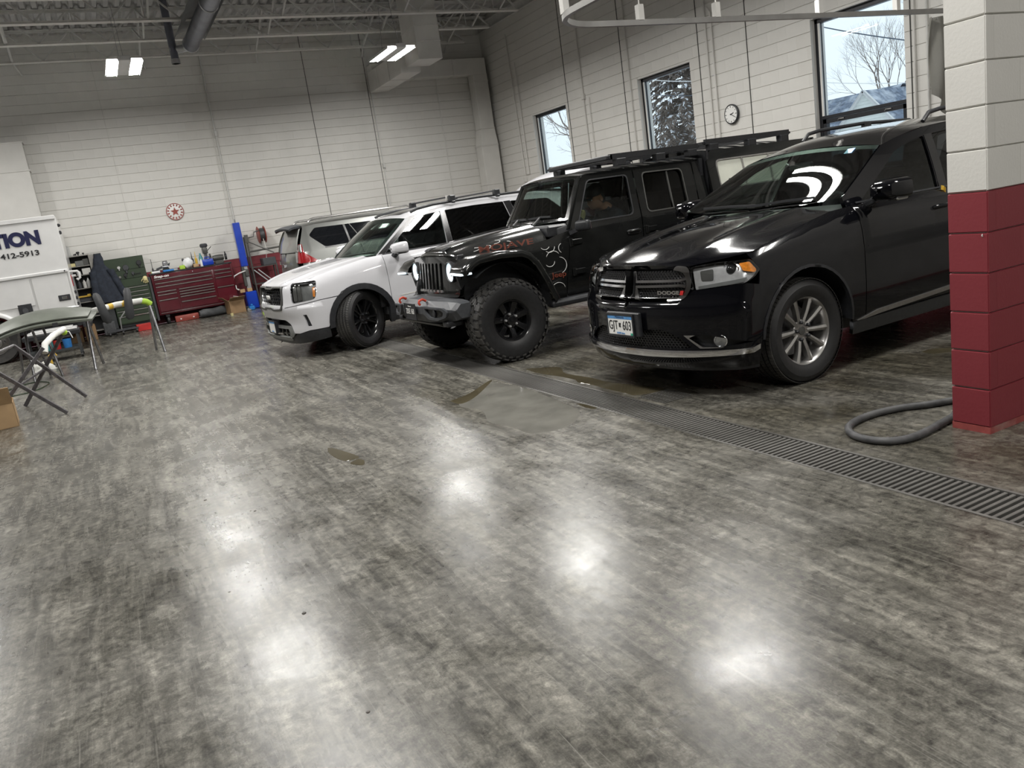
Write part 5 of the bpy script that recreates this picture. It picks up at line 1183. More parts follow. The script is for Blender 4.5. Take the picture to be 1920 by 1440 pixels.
# ---- the driver: one continuous body (legs, trunk, arms, neck, head), cap and gloves as clothing
def driver():
    pr = thing('person', 'person in dark cap, jacket and yellow gloves seated behind the pickup steering wheel', 'person', (7.95, -2.78, 0), CARROT)
    v = [(-2.48, .38, .86), (-2.50, .38, 1.05), (-2.44, .38, 1.24), (-2.38, .38, 1.32), (-2.30, .39, 1.40),
         (-2.40, .56, 1.25), (-2.24, .62, 1.06), (-2.05, .47, 1.22), (-1.99, .45, 1.29),
         (-2.40, .20, 1.25), (-2.22, .13, 1.06), (-2.06, .26, 1.20), (-2.00, .28, 1.28),
         (-2.42, .48, .85), (-2.05, .50, .92), (-1.92, .50, .66), (-2.42, .28, .85), (-2.05, .26, .92), (-1.92, .26, .66)]
    e = [(0, 1), (1, 2), (2, 3), (3, 4), (2, 5), (5, 6), (6, 7), (7, 8), (2, 9), (9, 10), (10, 11), (11, 12), (0, 13), (13, 14), (14, 15), (0, 16), (16, 17), (17, 18)]
    rad = [.15, .15, .15, .075, .06, .075, .052, .042, .03, .075, .052, .042, .03, .095, .075, .06, .095, .075, .06]
    me = bpy.data.meshes.new('body_chain'); me.from_pydata(v, e, []); o = bpy.data.objects.new('tmp', me); COL.objects.link(o)
    md = o.modifiers.new('s', 'SKIN'); sv = me.skin_vertices[0].data
    for i, r in enumerate(rad): sv[i].radius = (r, r * (.8 if i < 3 else 1))
    sv[0].use_root = True; o.modifiers.new('b', 'SUBSURF').levels = 2
    bpy.context.view_layer.update(); bod = bpy.data.meshes.new_from_object(o.evaluated_get(bpy.context.evaluated_depsgraph_get())); bpy.data.objects.remove(o)
    bm = bmesh.new(); bm.from_mesh(bod)
    for f in bm.faces: f.material_index = 1 if (f.calc_center_median().z > 1.345 and f.calc_center_median().x > -2.40 and .32 < f.calc_center_median().y < .48) else 0
    # head: rings from neck to crown; front is +x of the head
    hc = Vector((-2.215, .40, 1.47)); rot = Matrix.Rotation(math.radians(12), 3, 'Y') @ Matrix.Rotation(math.radians(4), 3, 'Z')
    H = [(-.15, .058, .058, -.055), (-.125, .066, .058, -.035), (-.115, .085, .056, -.012), (-.10, .096, .062, -.004), (-.07, .100, .068, 0), (-.04, .102, .072, 0), (-.01, .103, .075, 0), (.02, .104, .077, 0), (.05, .104, .078, -.002), (.085, .098, .075, -.006), (.11, .080, .062, -.01), (.13, .045, .038, -.012)]
    n = 28; rings = []
    for (z, a, b, cx) in H:
        r = []
        for k in range(n):
            t = 2 * PI * k / n; x = cx + a * math.cos(t); y = b * math.sin(t); f = max(0, math.cos(t)) ** 14
            if -.055 < z < .015: x += f * (.026 if -.05 < z < -.03 else (.016 if z < 0 else .004))      # nose
            if z in (.02,): x += max(0, math.cos(t)) ** 3 * .006
            if z == -.01: x -= (math.exp(-((abs(t if t < PI else t - 2 * PI) - .42) / .16) ** 2)) * .009          # eye hollows
            if z == -.10: x += f * .004
            r.append(bm.verts.new(hc + rot @ Vector((x, y, z))))
        rings.append(r)
    for i in range(len(rings) - 1):
        for k in range(n): f = bm.faces.new((rings[i][k], rings[i][(k + 1) % n], rings[i + 1][(k + 1) % n], rings[i + 1][k])); f.material_index = 1
    f = bm.faces.new(rings[-1]); f.material_index = 1
    for sg in (1, -1):   # ears
        c = [bm.verts.new(hc + rot @ Vector((-.015 + .020 * math.cos(t), sg * (.077 + .010 * (.5 + .5 * math.cos(t + 2.5))), -.02 + .032 * math.sin(t)))) for t in np.linspace(0, 2 * PI, 12, endpoint=False)]
        m_ = bm.verts.new(hc + rot @ Vector((-.012, sg * .076, -.02)))
        for k in range(12): f = bm.faces.new((c[k], c[(k + 1) % 12], m_)); f.material_index = 1
    for f in bm.faces: f.smooth = True
    me2 = bpy.data.meshes.new('body'); bm.to_mesh(me2); bm.free(); me2.materials.append(M['navy_cloth']); me2.materials.append(M['skin'])
    ob = bpy.data.objects.new('body', me2); COL.objects.link(ob); ob.parent = pr
    # cap, hair, eyes, mouth
    cp = []
    for z, a, b in ((.022, .112, .086), (.05, .114, .088), (.09, .106, .082), (.12, .082, .064), (.138, .04, .03), (.142, .004, .004)):
        cp.append([tuple(hc + rot @ Vector((-.006 + a * math.cos(t), b * math.sin(t), z + .012 * (math.cos(t) < -.2)))) for t in np.linspace(0, 2 * PI, 25)])
    MB().grid(cp).build('cap', M['letter_black'], pr, 60)
    br = [[tuple(hc + rot @ Vector((.085 + .075 * q * (1 - (s * s) * .35), s * .075, .030 - .014 * q - .012 * s * s))) for s in np.linspace(-1, 1, 9)] for q in (0, .5, 1)]
    b = MB().grid(br); b.grid([[(x, y, z - .004) for x, y, z in r] for r in br]).build('cap_brim', M['letter_black'], pr, 60)
    hr = [[tuple(hc + rot @ Vector((-.004 + (a + .006) * math.cos(t), (bb + .006) * math.sin(t), z))) for t in np.linspace(1.75, 2 * PI - 1.75, 15)] for z, a, bb in ((-.075, .098, .068), (-.04, .104, .074), (0, .106, .078), (.035, .108, .080))]
    MB().grid(hr).build('hair', M['interior'], pr, 60)
    for sg in (1, -1):
        c = hc + rot @ Vector((.083, sg * .034, -.008)); MB().lathe([(0, -.010), (.008, -.006), (.011, 0), (.008, .006), (0, .010)], 12).build('eye', M['letter_white'], pr, 60, loc=c); MB().lathe([(0, -.005), (.005, 0), (0, .005)], 10).build('pupil', M['letter_black'], pr, 60, loc=c + rot @ Vector((.009, 0, 0)))
    c0 = [hc + rot @ Vector((.091 - .006 * s * s, s * .022, -.088)) for s in np.linspace(-1, 1, 7)]; MB().tube(c0, .0045, 6).build('mouth', M['dull_red'], pr, 60)
    for sg, wx in ((1, (-1.985, .455, 1.305)), (-1, (-1.995, .285, 1.295))):       # gloves gripping the wheel: palm, four fingers, thumb
        g = MB(); w = Vector(wx); g.lathe([(.026, -.05), (.034, -.015), (.040, .02), (.036, .045), (.02, .055)], 12, w, 'z')
        for i, (l, dy) in enumerate(((.062, -.027), (.070, -.009), (.066, .010), (.052, .028))):
            a = w + Vector((.012, dy, .045)); g.tube([a, a + Vector((.028, 0, l * .38)), a + Vector((.052, 0, l * .2)), a + Vector((.055, 0, -l * .18))], [.010, .0098, .009, .007], 8)
        a = w + Vector((.02, -sg * .034, .0)); g.tube([a, a + Vector((.025, -sg * .014, .022)), a + Vector((.05, -sg * .002, .035))], [.011, .010, .008], 8)
        gl = g.build('glove', M['cream'], pr, 60)
driver()
# ================================================================ the white sport utility vehicle with roof bars
def kia():
    rz = CARROT + math.radians(3.5)
    car = thing('sport_utility_vehicle', 'white sport utility vehicle with black wheels, roof bars and raised liftgate, front wheel turned', 'car', (10.90, -1.903, 0), rz)
    pt = M['white_paint']; XW, ZW, RW = -.925, .378, .386; WB = 2.901; bk = M['black_plastic']
    plan = [(0, 0), (-.006, .25), (-.022, .5), (-.055, .66), (-.13, .81), (-.25, .925), (-.37, .968), (-.55, .984), (-.95, .990), (-1.6, .990), (-2.6, .990), (-3.9, .985), (-4.6, .95), (-4.88, .85), (-4.96, .6), (-4.99, .3), (-5.0, 0)]
    f = smoothf([.12, .2, .28, .36, .46, .54, .60, .66, .72, .80, .88, .925, .965, 1.02, 1.1], [.12, .07, .03, .02, .03, .02, .004, .0, .014, .028, .040, .055, .09, .17, .3])
    lo = smoothf([.1, .22, .30, .40, .5, .6, .7, 1.5], [.08, .05, .028, .014, .006, .0, 0, 0]); top = smoothf([-6, -2.0, -1.5, -1.2, -.8, -.45, -.2, .3], [1.165, 1.165, 1.155, 1.145, 1.09, 1.02, .985, .96])
    up = smoothf([-2, -.45, -.33, -.23, -.14, -.075, -.03, 0, .05, .12], [0, 0, .004, .012, .028, .056, .090, .125, .20, .32])
    W = Wrap(plan, f, lambda x, z: lo(z) + up(z - top(x))); S, F = W.S, W.Fp
    HE = F([(.56, .938), (.70, .955)]) + S([(-.26, .985), (-.45, 1.018), (-.70, 1.065), (-.95, 1.105), (-1.16, 1.135)])
    E = [tuple(W.P(np.array([u]), np.array([z]))[0]) for u, z in HE]
    G = lambda x, z: np.stack([x, .884 - .33 * (z - 1.13) - .16 * (z - 1.13) ** 2 - .02 * np.clip(-3.2 - x, 0, 9) ** 2 - .06 * np.clip(x + 1.7, 0, 1) ** 2, z], 1)
    g1 = lambda x, z: tuple(G(np.array([x]), np.array([z]))[0])
    arch = lambda xc, a0, a1, r=.455, zc=.375: arcp(xc, zc, r, a0, a1, 18)
    hl = rpoly(F([(.735, .962, .02), (.755, .715, .05)]) + S([(-.352, .742, .05), (-.405, .965, .03)]), .03, 5)
    fen = S([(-1.338, .45), (-1.338, 1.135)]) + HE[::-1][:-1] + F([(.56, .925)]) + F([(.56, .70), (.60, .672)]) + S([(-.40, .725)]) + S(arch(XW, 52, 166))
    patch('fender', W.P, fen, pt, car, [hl], d=.045, mirror=True)
    patch('front_door', W.P, S([(-1.346, .46), (-2.335, .46), (-2.335, 1.132), (-1.346, 1.132)]), pt, car, d=.06, mirror=True)
    patch('rear_door', W.P, S([(-2.343, .46), (-3.02, .46), (-3.10, .58), (-3.25, .80), (-3.42, 1.132), (-2.343, 1.132)]), pt, car, d=.07, mirror=True)
    patch('quarter_panel', W.P, S([(-3.428, 1.132), (-3.258, .80), (-3.32, .76)] + arch(XW - WB, 55, 166) + [(-4.30, .5), (-4.86, .5), (-4.86, 1.132)]), pt, car, d=.08, mirror=True)
    patch('tail_panel', W.P, [(W.ux(-4.86) + .005, .3), (W.U[-1], .3), (W.U[-1], 1.13), (W.ux(-4.86) + .005, 1.13)], pt, car, d=.12, mirror=True)
    patch('door_cladding', W.P, S([(-1.345, .45), (-1.335, .28), (-3.05, .28), (-3.03, .45)]), bk, car, d=.08, off=.004, mirror=True, skirt=.04)
    patch('door_crease', W.P, S([(-1.46, .585), (-1.50, .60), (-3.0, .615), (-3.05, .60)]), M['white_duct'], car, d=.1, off=.003, mirror=True)
    for xc in (XW, XW - WB):
        a = arch(xc, -4, 184, .462); b = arch(xc, 184, -4, .388)
        patch('arch_cladding', W.P, S(a + [(xc - .415, .27), (xc - .36, .27)] + b[2:]) if xc == XW else S(a + b), bk, car, d=.05, off=.010, mirror=True, skirt=.05)
        for s in (1, -1): liner(car, xc, .385, .44, s * .95, s * .52, 'interior')
    # bumper
    side = F([(.0001, .700), (.545, .700), (.602, .664)]) + S([(-.40, .717)]) + S(arch(XW, 50, 4)) + S([(-.455, .37)]) + F([(.90, .365), (.78, .335), (.70, .34)])
    inner = F([(.70, .34), (.63, .46), (.50, .505), (.0001, .515)])
    half = side + inner[1:]
    full = side + [(-u, z) for u, z in side[::-1]]
    full = full[:len(side)] + [(-u, z) for u, z in side[::-1]]
    openg = rpoly(F([(.64, .455, .03), (.52, .51, .05), (-.52, .51, .05), (-.64, .455, .03), (-.705, .325, .0), (.705, .325, .0)])[::-1], .02, 4)
    vent = rpoly(F([(.865, .565), (.90, .565), (.925, .415), (.885, .415)]), .008, 2)
    lip = F([(.705, .33), (.78, .33), (.90, .36)]) + S([(-.46, .37), (-.47, .24)]) + F([(.8, .20), (.4, .19), (.0001, .188)])
    patch('front_bumper', W.P, full, pt, car, [openg[::1], vent, [(-u, z) for u, z in vent]], d=.04, skirt=.03)
    patch('intake_back', W.P, [(u, z) for u, z in openg], M['dark_grille'], car, d=.08, off=-.07, skirt=0)
    for sg in (1, -1):
        patch('air_slot', W.P, [(sg * u, z) for u, z in vent][::sg], bk, car, d=.05, off=-.03, skirt=0)
    patch('lower_valance', W.P, [(-u, z) for u, z in S([(-.462, .365), (-.475, .235)])][::1] + F([(-.8, .20), (-.4, .188), (.4, .188), (.8, .20)]) + S([(-.475, .235), (-.462, .365)]) + F([(.88, .355), (.74, .325), (.62, .285), (.5, .25), (-.5, .25), (-.62, .285), (-.74, .325), (-.88, .355)]), bk, car, d=.045, off=-.004, skirt=.03)
    for z0, z1, y1, mt, off in ((.395, .435, .60, 'mid_grey', .0), (.245, .29, .60, 'mid_grey', .012), (.315, .34, .50, 'grey_trim', -.03)):
        patch('intake_bar', W.P, rpoly(F([(-y1, z0), (y1, z0), (y1, z1), (-y1, z1)]), .012, 3), M[mt], car, d=.05, off=off, skirt=.04)
    for sg in (1, -1):
        for y in (.24, .40): patch('intake_post', W.P, [(sg * u, z) for u, z in F([(y, .25), (y + .03, .25), (y + .03, .42), (y, .42)])][::sg], M['grey_trim'], car, d=.05, off=-.02, skirt=.03)
        patch('intake_corner', W.P, rpoly([(sg * u, z) for u, z in F([(.52, .25), (.66, .30), (.70, .335), (.62, .44), (.56, .43), (.60, .34)])][::sg], .01, 2), M['mid_grey'], car, d=.04, off=.006, skirt=.04)
    # grille
    gin = rpoly(F([(-.525, .914), (-.20, .914), (-.15, .898), (.15, .898), (.20, .914), (.525, .914), (.540, .80), (.510, .660), (.22, .646), (.16, .668), (-.16, .668), (-.22, .646), (-.510, .660), (-.540, .80)])[::-1], .03, 4)
    gout = rpoly(F([(-.545, .932), (-.20, .932), (-.14, .915), (.14, .915), (.20, .932), (.545, .932), (.558, .80), (.53, .638), (.20, .626), (.14, .650), (-.14, .650), (-.20, .626), (-.53, .638), (-.558, .80)])[::-1], .035, 4)
    patch('grille_surround', W.P, gout, M['grey_trim'], car, [gin], d=.03, off=.016, skirt=.045)
    patch('grille_back', W.P, gin, M['dark_grille'], car, d=.06, off=-.05, skirt=0)
    lattice('grille_mesh', W.P, (W.uy(-.53), W.uy(.53), .655, .912), M['gloss_black'], car, -.016, .080, .0075, gin)
    p = W.P(np.array([0.]), np.array([.80]))[0]; t = text('KIA', .075, M['letter_white'], car, (p[0] + .012, 0, .795), (PI / 2, 0, PI / 2), sx=1.5, ext=.004); t['label'] = 'white grille lettering'
    for sg in (1, -1):
        q = [(sg * u, z) for u, z in hl][::sg]
        h = patch('headlamp', W.P, q, M['mid_grey'], car, d=.04, off=-.04, skirt=-.04)
        patch('headlamp_lens', W.P, q, M['glass_clear'], h, d=.04, off=.003, skirt=.008)
        I = lambda pts: [(sg * u, z) for u, z in pts][::sg]
        for y0, y1 in ((.765, .815), (.825, .868)):
            patch('lamp_module', W.P, rpoly(I(F([(y0, .935), (y0 + .008, .745), (y1 + .008, .745), (y1, .935)])), .012, 3), M['grey_trim'], h, d=.03, off=-.022, skirt=.02)
            for z in (.925,): pp_ = W.P(np.array([sg * W.uy((y0 + y1) / 2)]), np.array([z]))[0]; MB().lathe([(0, .01), (.012, .006), (.016, -.004)], 14, axis='x').build('lamp_lens', M['lamp_silver'], h, 40, loc=tuple(pp_ - np.array((.018, 0, 0))))
        patch('dark_hood_strip', W.P, rpoly(I(F([(.75, .955), (.752, .938)]) + S([(-.395, .938), (-.40, .958)])), .004, 2), M['gloss_black'], h, d=.03, off=-.01, skirt=.01)
        patch('amber_reflector', W.P, rpoly(I(S([(-.335, .885), (-.325, .775), (-.350, .765), (-.372, .89)])), .006, 2), M['amber'], h, d=.03, off=-.008, skirt=.01)
    licence(car, (.012, .0, .405), bg='letter_white', rim='black_plastic', lines=[('10,000 lakes', .02, 0, -.058, 'plate_blue', 1.0)])
    MB().box(.0125, .0132, -.15, .15, .455, .478).build('plate_band', M['plate_blue'], car); MB().box(-.06, .008, -.16, .16, .33, .48).build('plate_bracket', bk, car)
    # hood, glass, roof
    hc = [(-.058, 0, .938), (-.12, 0, .975), (-.35, 0, 1.045), (-.7, 0, 1.105), (-1.0, 0, 1.138), (-1.20, 0, 1.152)]
    hd = loft(hc, E, 3.2, 2.4)
    def hood(a, t):
        P = hd(a, t); b = np.abs(a); w = np.clip((t - .05) * 4, 0, 1); P[:, 2] += w * (.014 * np.exp(-((b - .72) / .07) ** 2) - .008 * np.exp(-((b - .55) / .1) ** 2)); return P
    gridp('hood', hood, pt, car, (-1, 1, 40), (0, 1, 30), skirt=.03)
    cb = [g1(-1.275, 1.142), g1(-1.53, 1.335), g1(-1.83, 1.552)]
    ws = loft([(-1.13, 0, 1.148), (-1.43, 0, 1.390), (-1.73, 0, 1.590)], cb, 2.3, 2)
    gridp('windshield', ws, M['glass_green'], car, (-.985, .985, 20), (0, 1, 14), skirt=0)
    gridp('windshield_shade', ws, bk, car, (-.99, .99, 20), (.86, 1.005, 3), off=-.002, skirt=0)
    for sg in (1, -1): gridp('windshield_band', ws, bk, car, (sg * .91 if sg < 0 else .91, sg * .985 if sg < 0 else .985, 2) if sg > 0 else (-.985, -.91, 2), (0, 1, 12), off=-.002, skirt=0)
    MB().box(-1.34, -1.08, -.74, .74, 1.0, 1.125).build('cowl', bk, car, None, .02)
    re = [g1(-1.83, 1.552), g1(-2.05, 1.598), g1(-2.4, 1.632), g1(-3.0, 1.648), g1(-3.9, 1.635), g1(-4.55, 1.59)]
    rf = loft([(-1.73, 0, 1.590), (-2.0, 0, 1.648), (-2.4, 0, 1.692), (-3.0, 0, 1.712), (-3.9, 0, 1.70), (-4.72, 0, 1.66)], re, 2.6, 2)
    gridp('roof', rf, pt, car, (-1, 1, 26), (0, 1, 30), skirt=.02)
    patch('sunroof', rf, rpoly([(-.62, .10), (.62, .10), (.62, .30), (-.62, .30)], .05, 4), M['gloss_black'], car, d=.1, off=.003)
    fw = rpoly([(-1.40, 1.150, .02), (-1.955, 1.535, .05), (-2.10, 1.565, .06), (-2.365, 1.585, .01), (-2.315, 1.146, .01)], .02, 4)
    rw = rpoly([(-2.40, 1.147, .01), (-2.44, 1.588, .01), (-2.9, 1.600, .05), (-3.38, 1.592, .01), (-3.44, 1.160, .02)], .02, 4)
    qw = rpoly([(-3.54, 1.170, .01), (-3.50, 1.588, .02), (-4.15, 1.555, .05), (-4.52, 1.20, .05)], .02, 4)
    gh = [(-1.265, 1.128), (-1.275, 1.142), (-1.53, 1.335), (-1.83, 1.552), (-2.05, 1.598), (-2.4, 1.632), (-3.0, 1.648), (-3.9, 1.635), (-4.55, 1.59), (-4.88, 1.128)]
    patch('window_frame', G, gh, pt, car, [fw, rw, qw], d=.07, mirror=True, out=-1, skirt=.03)
    for nm, w_, mt in (('front_door_glass', fw, 'glass_light'), ('rear_door_glass', rw, 'glass_tint'), ('quarter_glass', qw, 'glass_tint')): patch(nm, G, w_, M[mt], car, d=.08, off=-.010, mirror=True, out=-1, skirt=0)
    patch('pillar_cover', G, [(-2.318, 1.146), (-2.368, 1.588), (-2.437, 1.59), (-2.397, 1.146)], M['gloss_black'], car, d=.06, off=.003, mirror=True, out=-1)
    patch('pillar_cover', G, [(-3.445, 1.155), (-3.385, 1.593), (-3.497, 1.592), (-3.535, 1.16)], M['gloss_black'], car, d=.06, off=.003, mirror=True, out=-1)
    patch('pillar_cover', G, [(-1.30, 1.148), (-1.90, 1.560), (-2.1, 1.585), (-2.1, 1.567), (-1.952, 1.540), (-1.395, 1.148)], M['gloss_black'], car, d=.05, off=.003, mirror=True, out=-1)
    patch('belt_moulding', G, [(-1.36, 1.148), (-1.36, 1.134), (-4.55, 1.15), (-4.55, 1.168)], bk, car, d=.09, off=.006, mirror=True, out=-1)
    mirror(car, -1.60, 1.085, 1.195, .19, .115, .075, pt, band=M['gloss_black'])
    for sg in (1, -1):
        for x in (-2.18, -3.18):
            o = MB().tube([(x - .11, .955, 1.005), (x - .10, .985, 1.01), (x + .06, .985, 1.01), (x + .085, .955, 1.005)], [.013, .016, .016, .013], 10).build('door_handle', pt, car, 50)
            if sg < 0: o.scale = (1, -1, 1)
        yy = sg * .655; r = MB(); r.tube([(-1.95, yy, 1.625), (-2.05, yy, 1.655), (-2.3, yy, 1.685), (-3.0, yy, 1.70), (-4.0, yy, 1.690), (-4.45, yy, 1.64)], .018, 8); r.build('roof_rail', bk, car, 50)
    for x in (-2.59, -3.31):
        b = MB().bar((x, -.70, 1.755), (x, .70, 1.755), .055, .022).build('roof_bar', bk, car, None, .006)
        for sg in (1, -1): MB().box(x - .045, x + .045, sg * .66 - .035, sg * .66 + .05, 1.685, 1.775).box(x - .03, x + .03, sg * .70 - .03, sg * .70 + .03, 1.665, 1.70).build('bar_tower', bk, b, None, .012)
        if x > -3: MB().box(x - .05, x + .05, .59, .60, 1.70, 1.78).build('tower_cap', M['white_duct'], b)
    # raised liftgate with lamp and dark inner trim
    gt = loft([(-4.30, 0, 1.735), (-4.62, 0, 1.885), (-4.98, 0, 1.965), (-5.25, 0, 1.93)], [(-4.33, .56, 1.70), (-4.62, .62, 1.83), (-4.98, .64, 1.90), (-5.25, .60, 1.87)], 2.6, 2)
    lg_ = gridp('liftgate', gt, pt, car, (-1, 1, 20), (0, 1, 16), skirt=.03); gridp('gate_trim', gt, bk, lg_, (-.95, .95, 16), (.0, .97, 12), off=-.05, skirt=0); gridp('gate_lamp', gt, M['red_lens'], lg_, (-.96, -.55, 4), (.70, .86, 3), off=.004)
    MB().add([(-4.75, -.66, 1.15), (-4.75, .66, 1.15), (-4.55, .60, 1.60), (-4.55, -.60, 1.60)], [(0, 1, 2, 3)]).build('rear_opening', M['interior'], car)
    # gear and cabin
    for xc, st in ((XW, math.radians(31)), (XW - WB, 0)):
        for sg in (1, -1): wheel(car, (xc, sg * .835, ZW), 'kia', RW, .245, .262, st, sg)
    MB().box(-4.8, -.25, -.50, .50, .24, .42).build('underbody', bk, car); MB().box(-4.6, -1.30, -.86, .86, .36, .46).build('cabin_floor', M['interior'], car)
    MB().box(-1.25, -.25, -.50, .50, .40, .92).build('engine_bay', bk, car)
    MB().prism([(-1.25, .45), (-1.25, 1.09), (-1.45, 1.12), (-1.70, 1.09), (-1.75, .92), (-1.68, .50)], -.80, .80, 'xz').build('dashboard', M['interior'], car, 40, .02, 2)
    for y in (.39, -.39): seat(car, -2.25, y, .70)
    MB().box(-3.6, -3.1, -.68, .68, .55, .76).box(-3.65, -3.45, -.68, .68, .7, 1.35).build('rear_bench', M['interior_grey'], car, 40, .05, 2)
    steering(car, -1.82, .39, 1.03)
    p = ws(np.array([-.1]), np.array([.05]))[0]; MB().add([(-1.25, -.55, 1.125), (-1.25, .1, 1.125), (-1.60, .1, 1.13), (-1.60, -.55, 1.13)], [(0, 1, 2, 3)]).build('dash_papers', M['paper'], car)
kia()
# ================================================================ the silver vehicle at the back wall, tail towards the room
def lexus():
    car = thing('sport_utility_vehicle', 'silver sport utility vehicle parked tail-out near the back wall, behind the white one', 'car', (15.2, -3.02, 0), CARROT)
    pt = M['silver_paint']; XW, ZW, RW = -.98, .39, .39; WB = 2.79; bk = M['black_plastic']
    plan = [(0, 0), (-.01, .3), (-.03, .55), (-.07, .74), (-.15, .87), (-.30, .925), (-.6, .94), (-2.6, .945), (-3.8, .93), (-4.4, .86), (-4.68, .7), (-4.78, .4), (-4.80, 0)]
    f = smoothf([.2, .45, .55, .7, .95, 1.2, 1.35, 1.6, 1.75], [.03, .0, .0, .06, .09, .12, .16, .26, .33])
    W = Wrap(plan, f, lambda x, z: smoothf([.2, .35, .6, .9, 1.05, 1.2, 1.30, 1.5], [.05, .02, .0, .0, .02, .05, .075, .13])(z)); S, F = W.S, W.Fp
    G = lambda x, z: np.stack([x, .872 - .30 * (z - 1.25) - .2 * (z - 1.25) ** 2 - .12 * np.clip(x + .40, 0, 1), z], 1)
    g1 = lambda x, z: tuple(G(np.array([x]), np.array([z]))[0])
    tail = rpoly(F([(.70, 1.385), (.72, 1.06)]) + S([(-.50, 1.05), (-.25, 1.24), (-.235, 1.385)]), .02, 4)
    arch = lambda xc, a0, a1: arcp(xc, .40, .46, a0, a1, 14)
    patch('quarter_panel', W.P, S([(-.20, .55)] + arch(XW, 20, 165) + [(-1.44, .45), (-1.30, 1.25), (-.20, 1.25)]), pt, car, [tail] if False else (), d=.07, mirror=True)
    patch('rear_door', W.P, S([(-1.45, .45), (-2.25, .40), (-2.25, 1.25), (-1.31, 1.25)]), pt, car, d=.08, mirror=True)
    patch('front_door', W.P, S([(-2.26, .40), (-3.20, .40), (-3.20, 1.25), (-2.26, 1.25)]), pt, car, d=.09, mirror=True)
    patch('fender', W.P, S([(-3.21, .45)] + arch(XW - WB, 20, 165) + [(-4.4, .5), (-4.5, 1.0), (-3.21, 1.2)]), pt, car, d=.09, mirror=True)
    patch('nose', W.P, [(W.ux(-4.4) + .01, .35), (W.U[-1], .35), (W.U[-1], 1.0), (W.ux(-4.45) + .01, 1.0)], pt, car, d=.12, mirror=True)
    patch('rear_bumper', W.P, [(-W.ux(-.50), .35), (W.ux(-.50), .35), (W.ux(-.20), .70), (-W.ux(-.20), .70)], pt, car, d=.08)
    patch('back_door', W.P, F([(-.74, .71), (.74, .71), (.70, 1.24), (-.70, 1.24)]), pt, car, d=.08, skirt=.03)
    for sg in (1, -1):
        q = [(sg * u, z) for u, z in tail][::sg]
        t = patch('tail_lamp', W.P, q, M['red_lens'], car, d=.05, off=.012, skirt=.03)
        I = lambda p_: [(sg * u, z) for u, z in p_][::sg]
        patch('reverse_lens', W.P, rpoly(I(F([(.705, 1.375), (.715, 1.07), (.80, 1.07), (.83, 1.375)])), .01, 3), M['lamp_silver'], t, d=.04, off=.018, skirt=.01)
        patch('clear_lens', W.P, rpoly(I(S([(-.14, 1.375), (-.14, 1.26), (-.22, 1.25), (-.225, 1.375)])), .01, 3), M['lamp_silver'], t, d=.04, off=.018, skirt=.01)
        MB().box(-.20, -.14, sg * .5 - .05, sg * .5 + .05, 1.09, 1.115).build('latch_badge', M['chrome'], car) if sg > 0 else None
    qw = rpoly([(-.42, 1.515, .05), (-.56, 1.635, .03), (-1.08, 1.625, .01), (-1.115, 1.285, .01), (-.66, 1.285, .04)], .03, 4)
    dw = rpoly([(-1.15, 1.285, .01), (-1.115, 1.625, .01), (-2.22, 1.61, .02), (-2.26, 1.285, .02)], .02, 3); fw = rpoly([(-2.30, 1.285), (-2.28, 1.61), (-2.75, 1.56), (-3.15, 1.285)], .03, 3)
    gh = [(-.20, 1.245), (-.24, 1.40), (-.36, 1.68), (-.6, 1.70), (-2.4, 1.69), (-2.9, 1.64), (-3.4, 1.245)]
    patch('window_frame', G, gh, pt, car, [qw, dw, fw], d=.07, mirror=True, out=-1, skirt=.03)
    for nm, w_ in (('quarter_glass', qw), ('rear_door_glass', dw), ('front_door_glass', fw)): patch(nm, G, w_, M['gloss_glass'], car, d=.09, off=-.008, mirror=True, out=-1, skirt=0)
    c = np.mean(np.array(qw), 0)
    patch('chrome_strip', G, [(-.66, 1.283), (-.66, 1.262), (-3.2, 1.262), (-3.2, 1.283)], M['chrome'], car, d=.08, off=.006, mirror=True, out=-1)
    patch('pillar_trim', G, [(-1.12, 1.285), (-1.085, 1.625), (-1.112, 1.625), (-1.147, 1.285)], M['chrome'], car, d=.08, off=.004, mirror=True, out=-1)
    patch('glass_divider', G, [(-1.36, 1.285), (-1.19, 1.622), (-1.205, 1.622), (-1.375, 1.285)], M['grey_trim'], car, d=.08, off=.004, mirror=True, out=-1)
    R_ = loft([(-.34, 0, 1.745), (-.9, 0, 1.775), (-2.2, 0, 1.775), (-2.95, 0, 1.68)], [g1(-.36, 1.68), g1(-.9, 1.70), g1(-2.3, 1.692), g1(-2.9, 1.64)], 3, 2)
    gridp('roof', R_, pt, car, (-1, 1, 20), (0, 1, 16), skirt=.03)
    Rg = loft([(-.105, 0, 1.255), (-.20, 0, 1.45), (-.30, 0, 1.67)], [(-.17, .72, 1.25), (-.23, .68, 1.45), (-.33, .60, 1.66)], 2, 2)
    gridp('back_glass', Rg, M['gloss_glass'], car, (-.95, .95, 14), (.02, .95, 10), out=-1, skirt=0); gridp('gate_frame', Rg, pt, car, (-1.08, 1.08, 14), (-.02, 1.04, 10), off=-.012, out=-1, skirt=.02)
    sp = loft([(-.42, 0, 1.742), (-.20, 0, 1.735), (-.06, 0, 1.700)], [(-.40, .60, 1.705), (-.22, .60, 1.695), (-.13, .60, 1.665)], 2.5, 2); gridp('spoiler', sp, M['grey_plastic'], car, (-1, 1, 14), (0, 1, 6), skirt=.035, out=-1); gridp('spoiler_underside', sp, bk, car, (-1, 1, 10), (0, 1, 4), off=-.04, skirt=0, out=-1)
    gridp('windscreen', loft([(-2.95, 0, 1.68), (-3.55, 0, 1.22)], [(-2.9, .70, 1.64), (-3.4, .80, 1.2)], 2, 2), M['glass_tint'], car, (-1, 1, 10), (0, 1, 6), skirt=0)
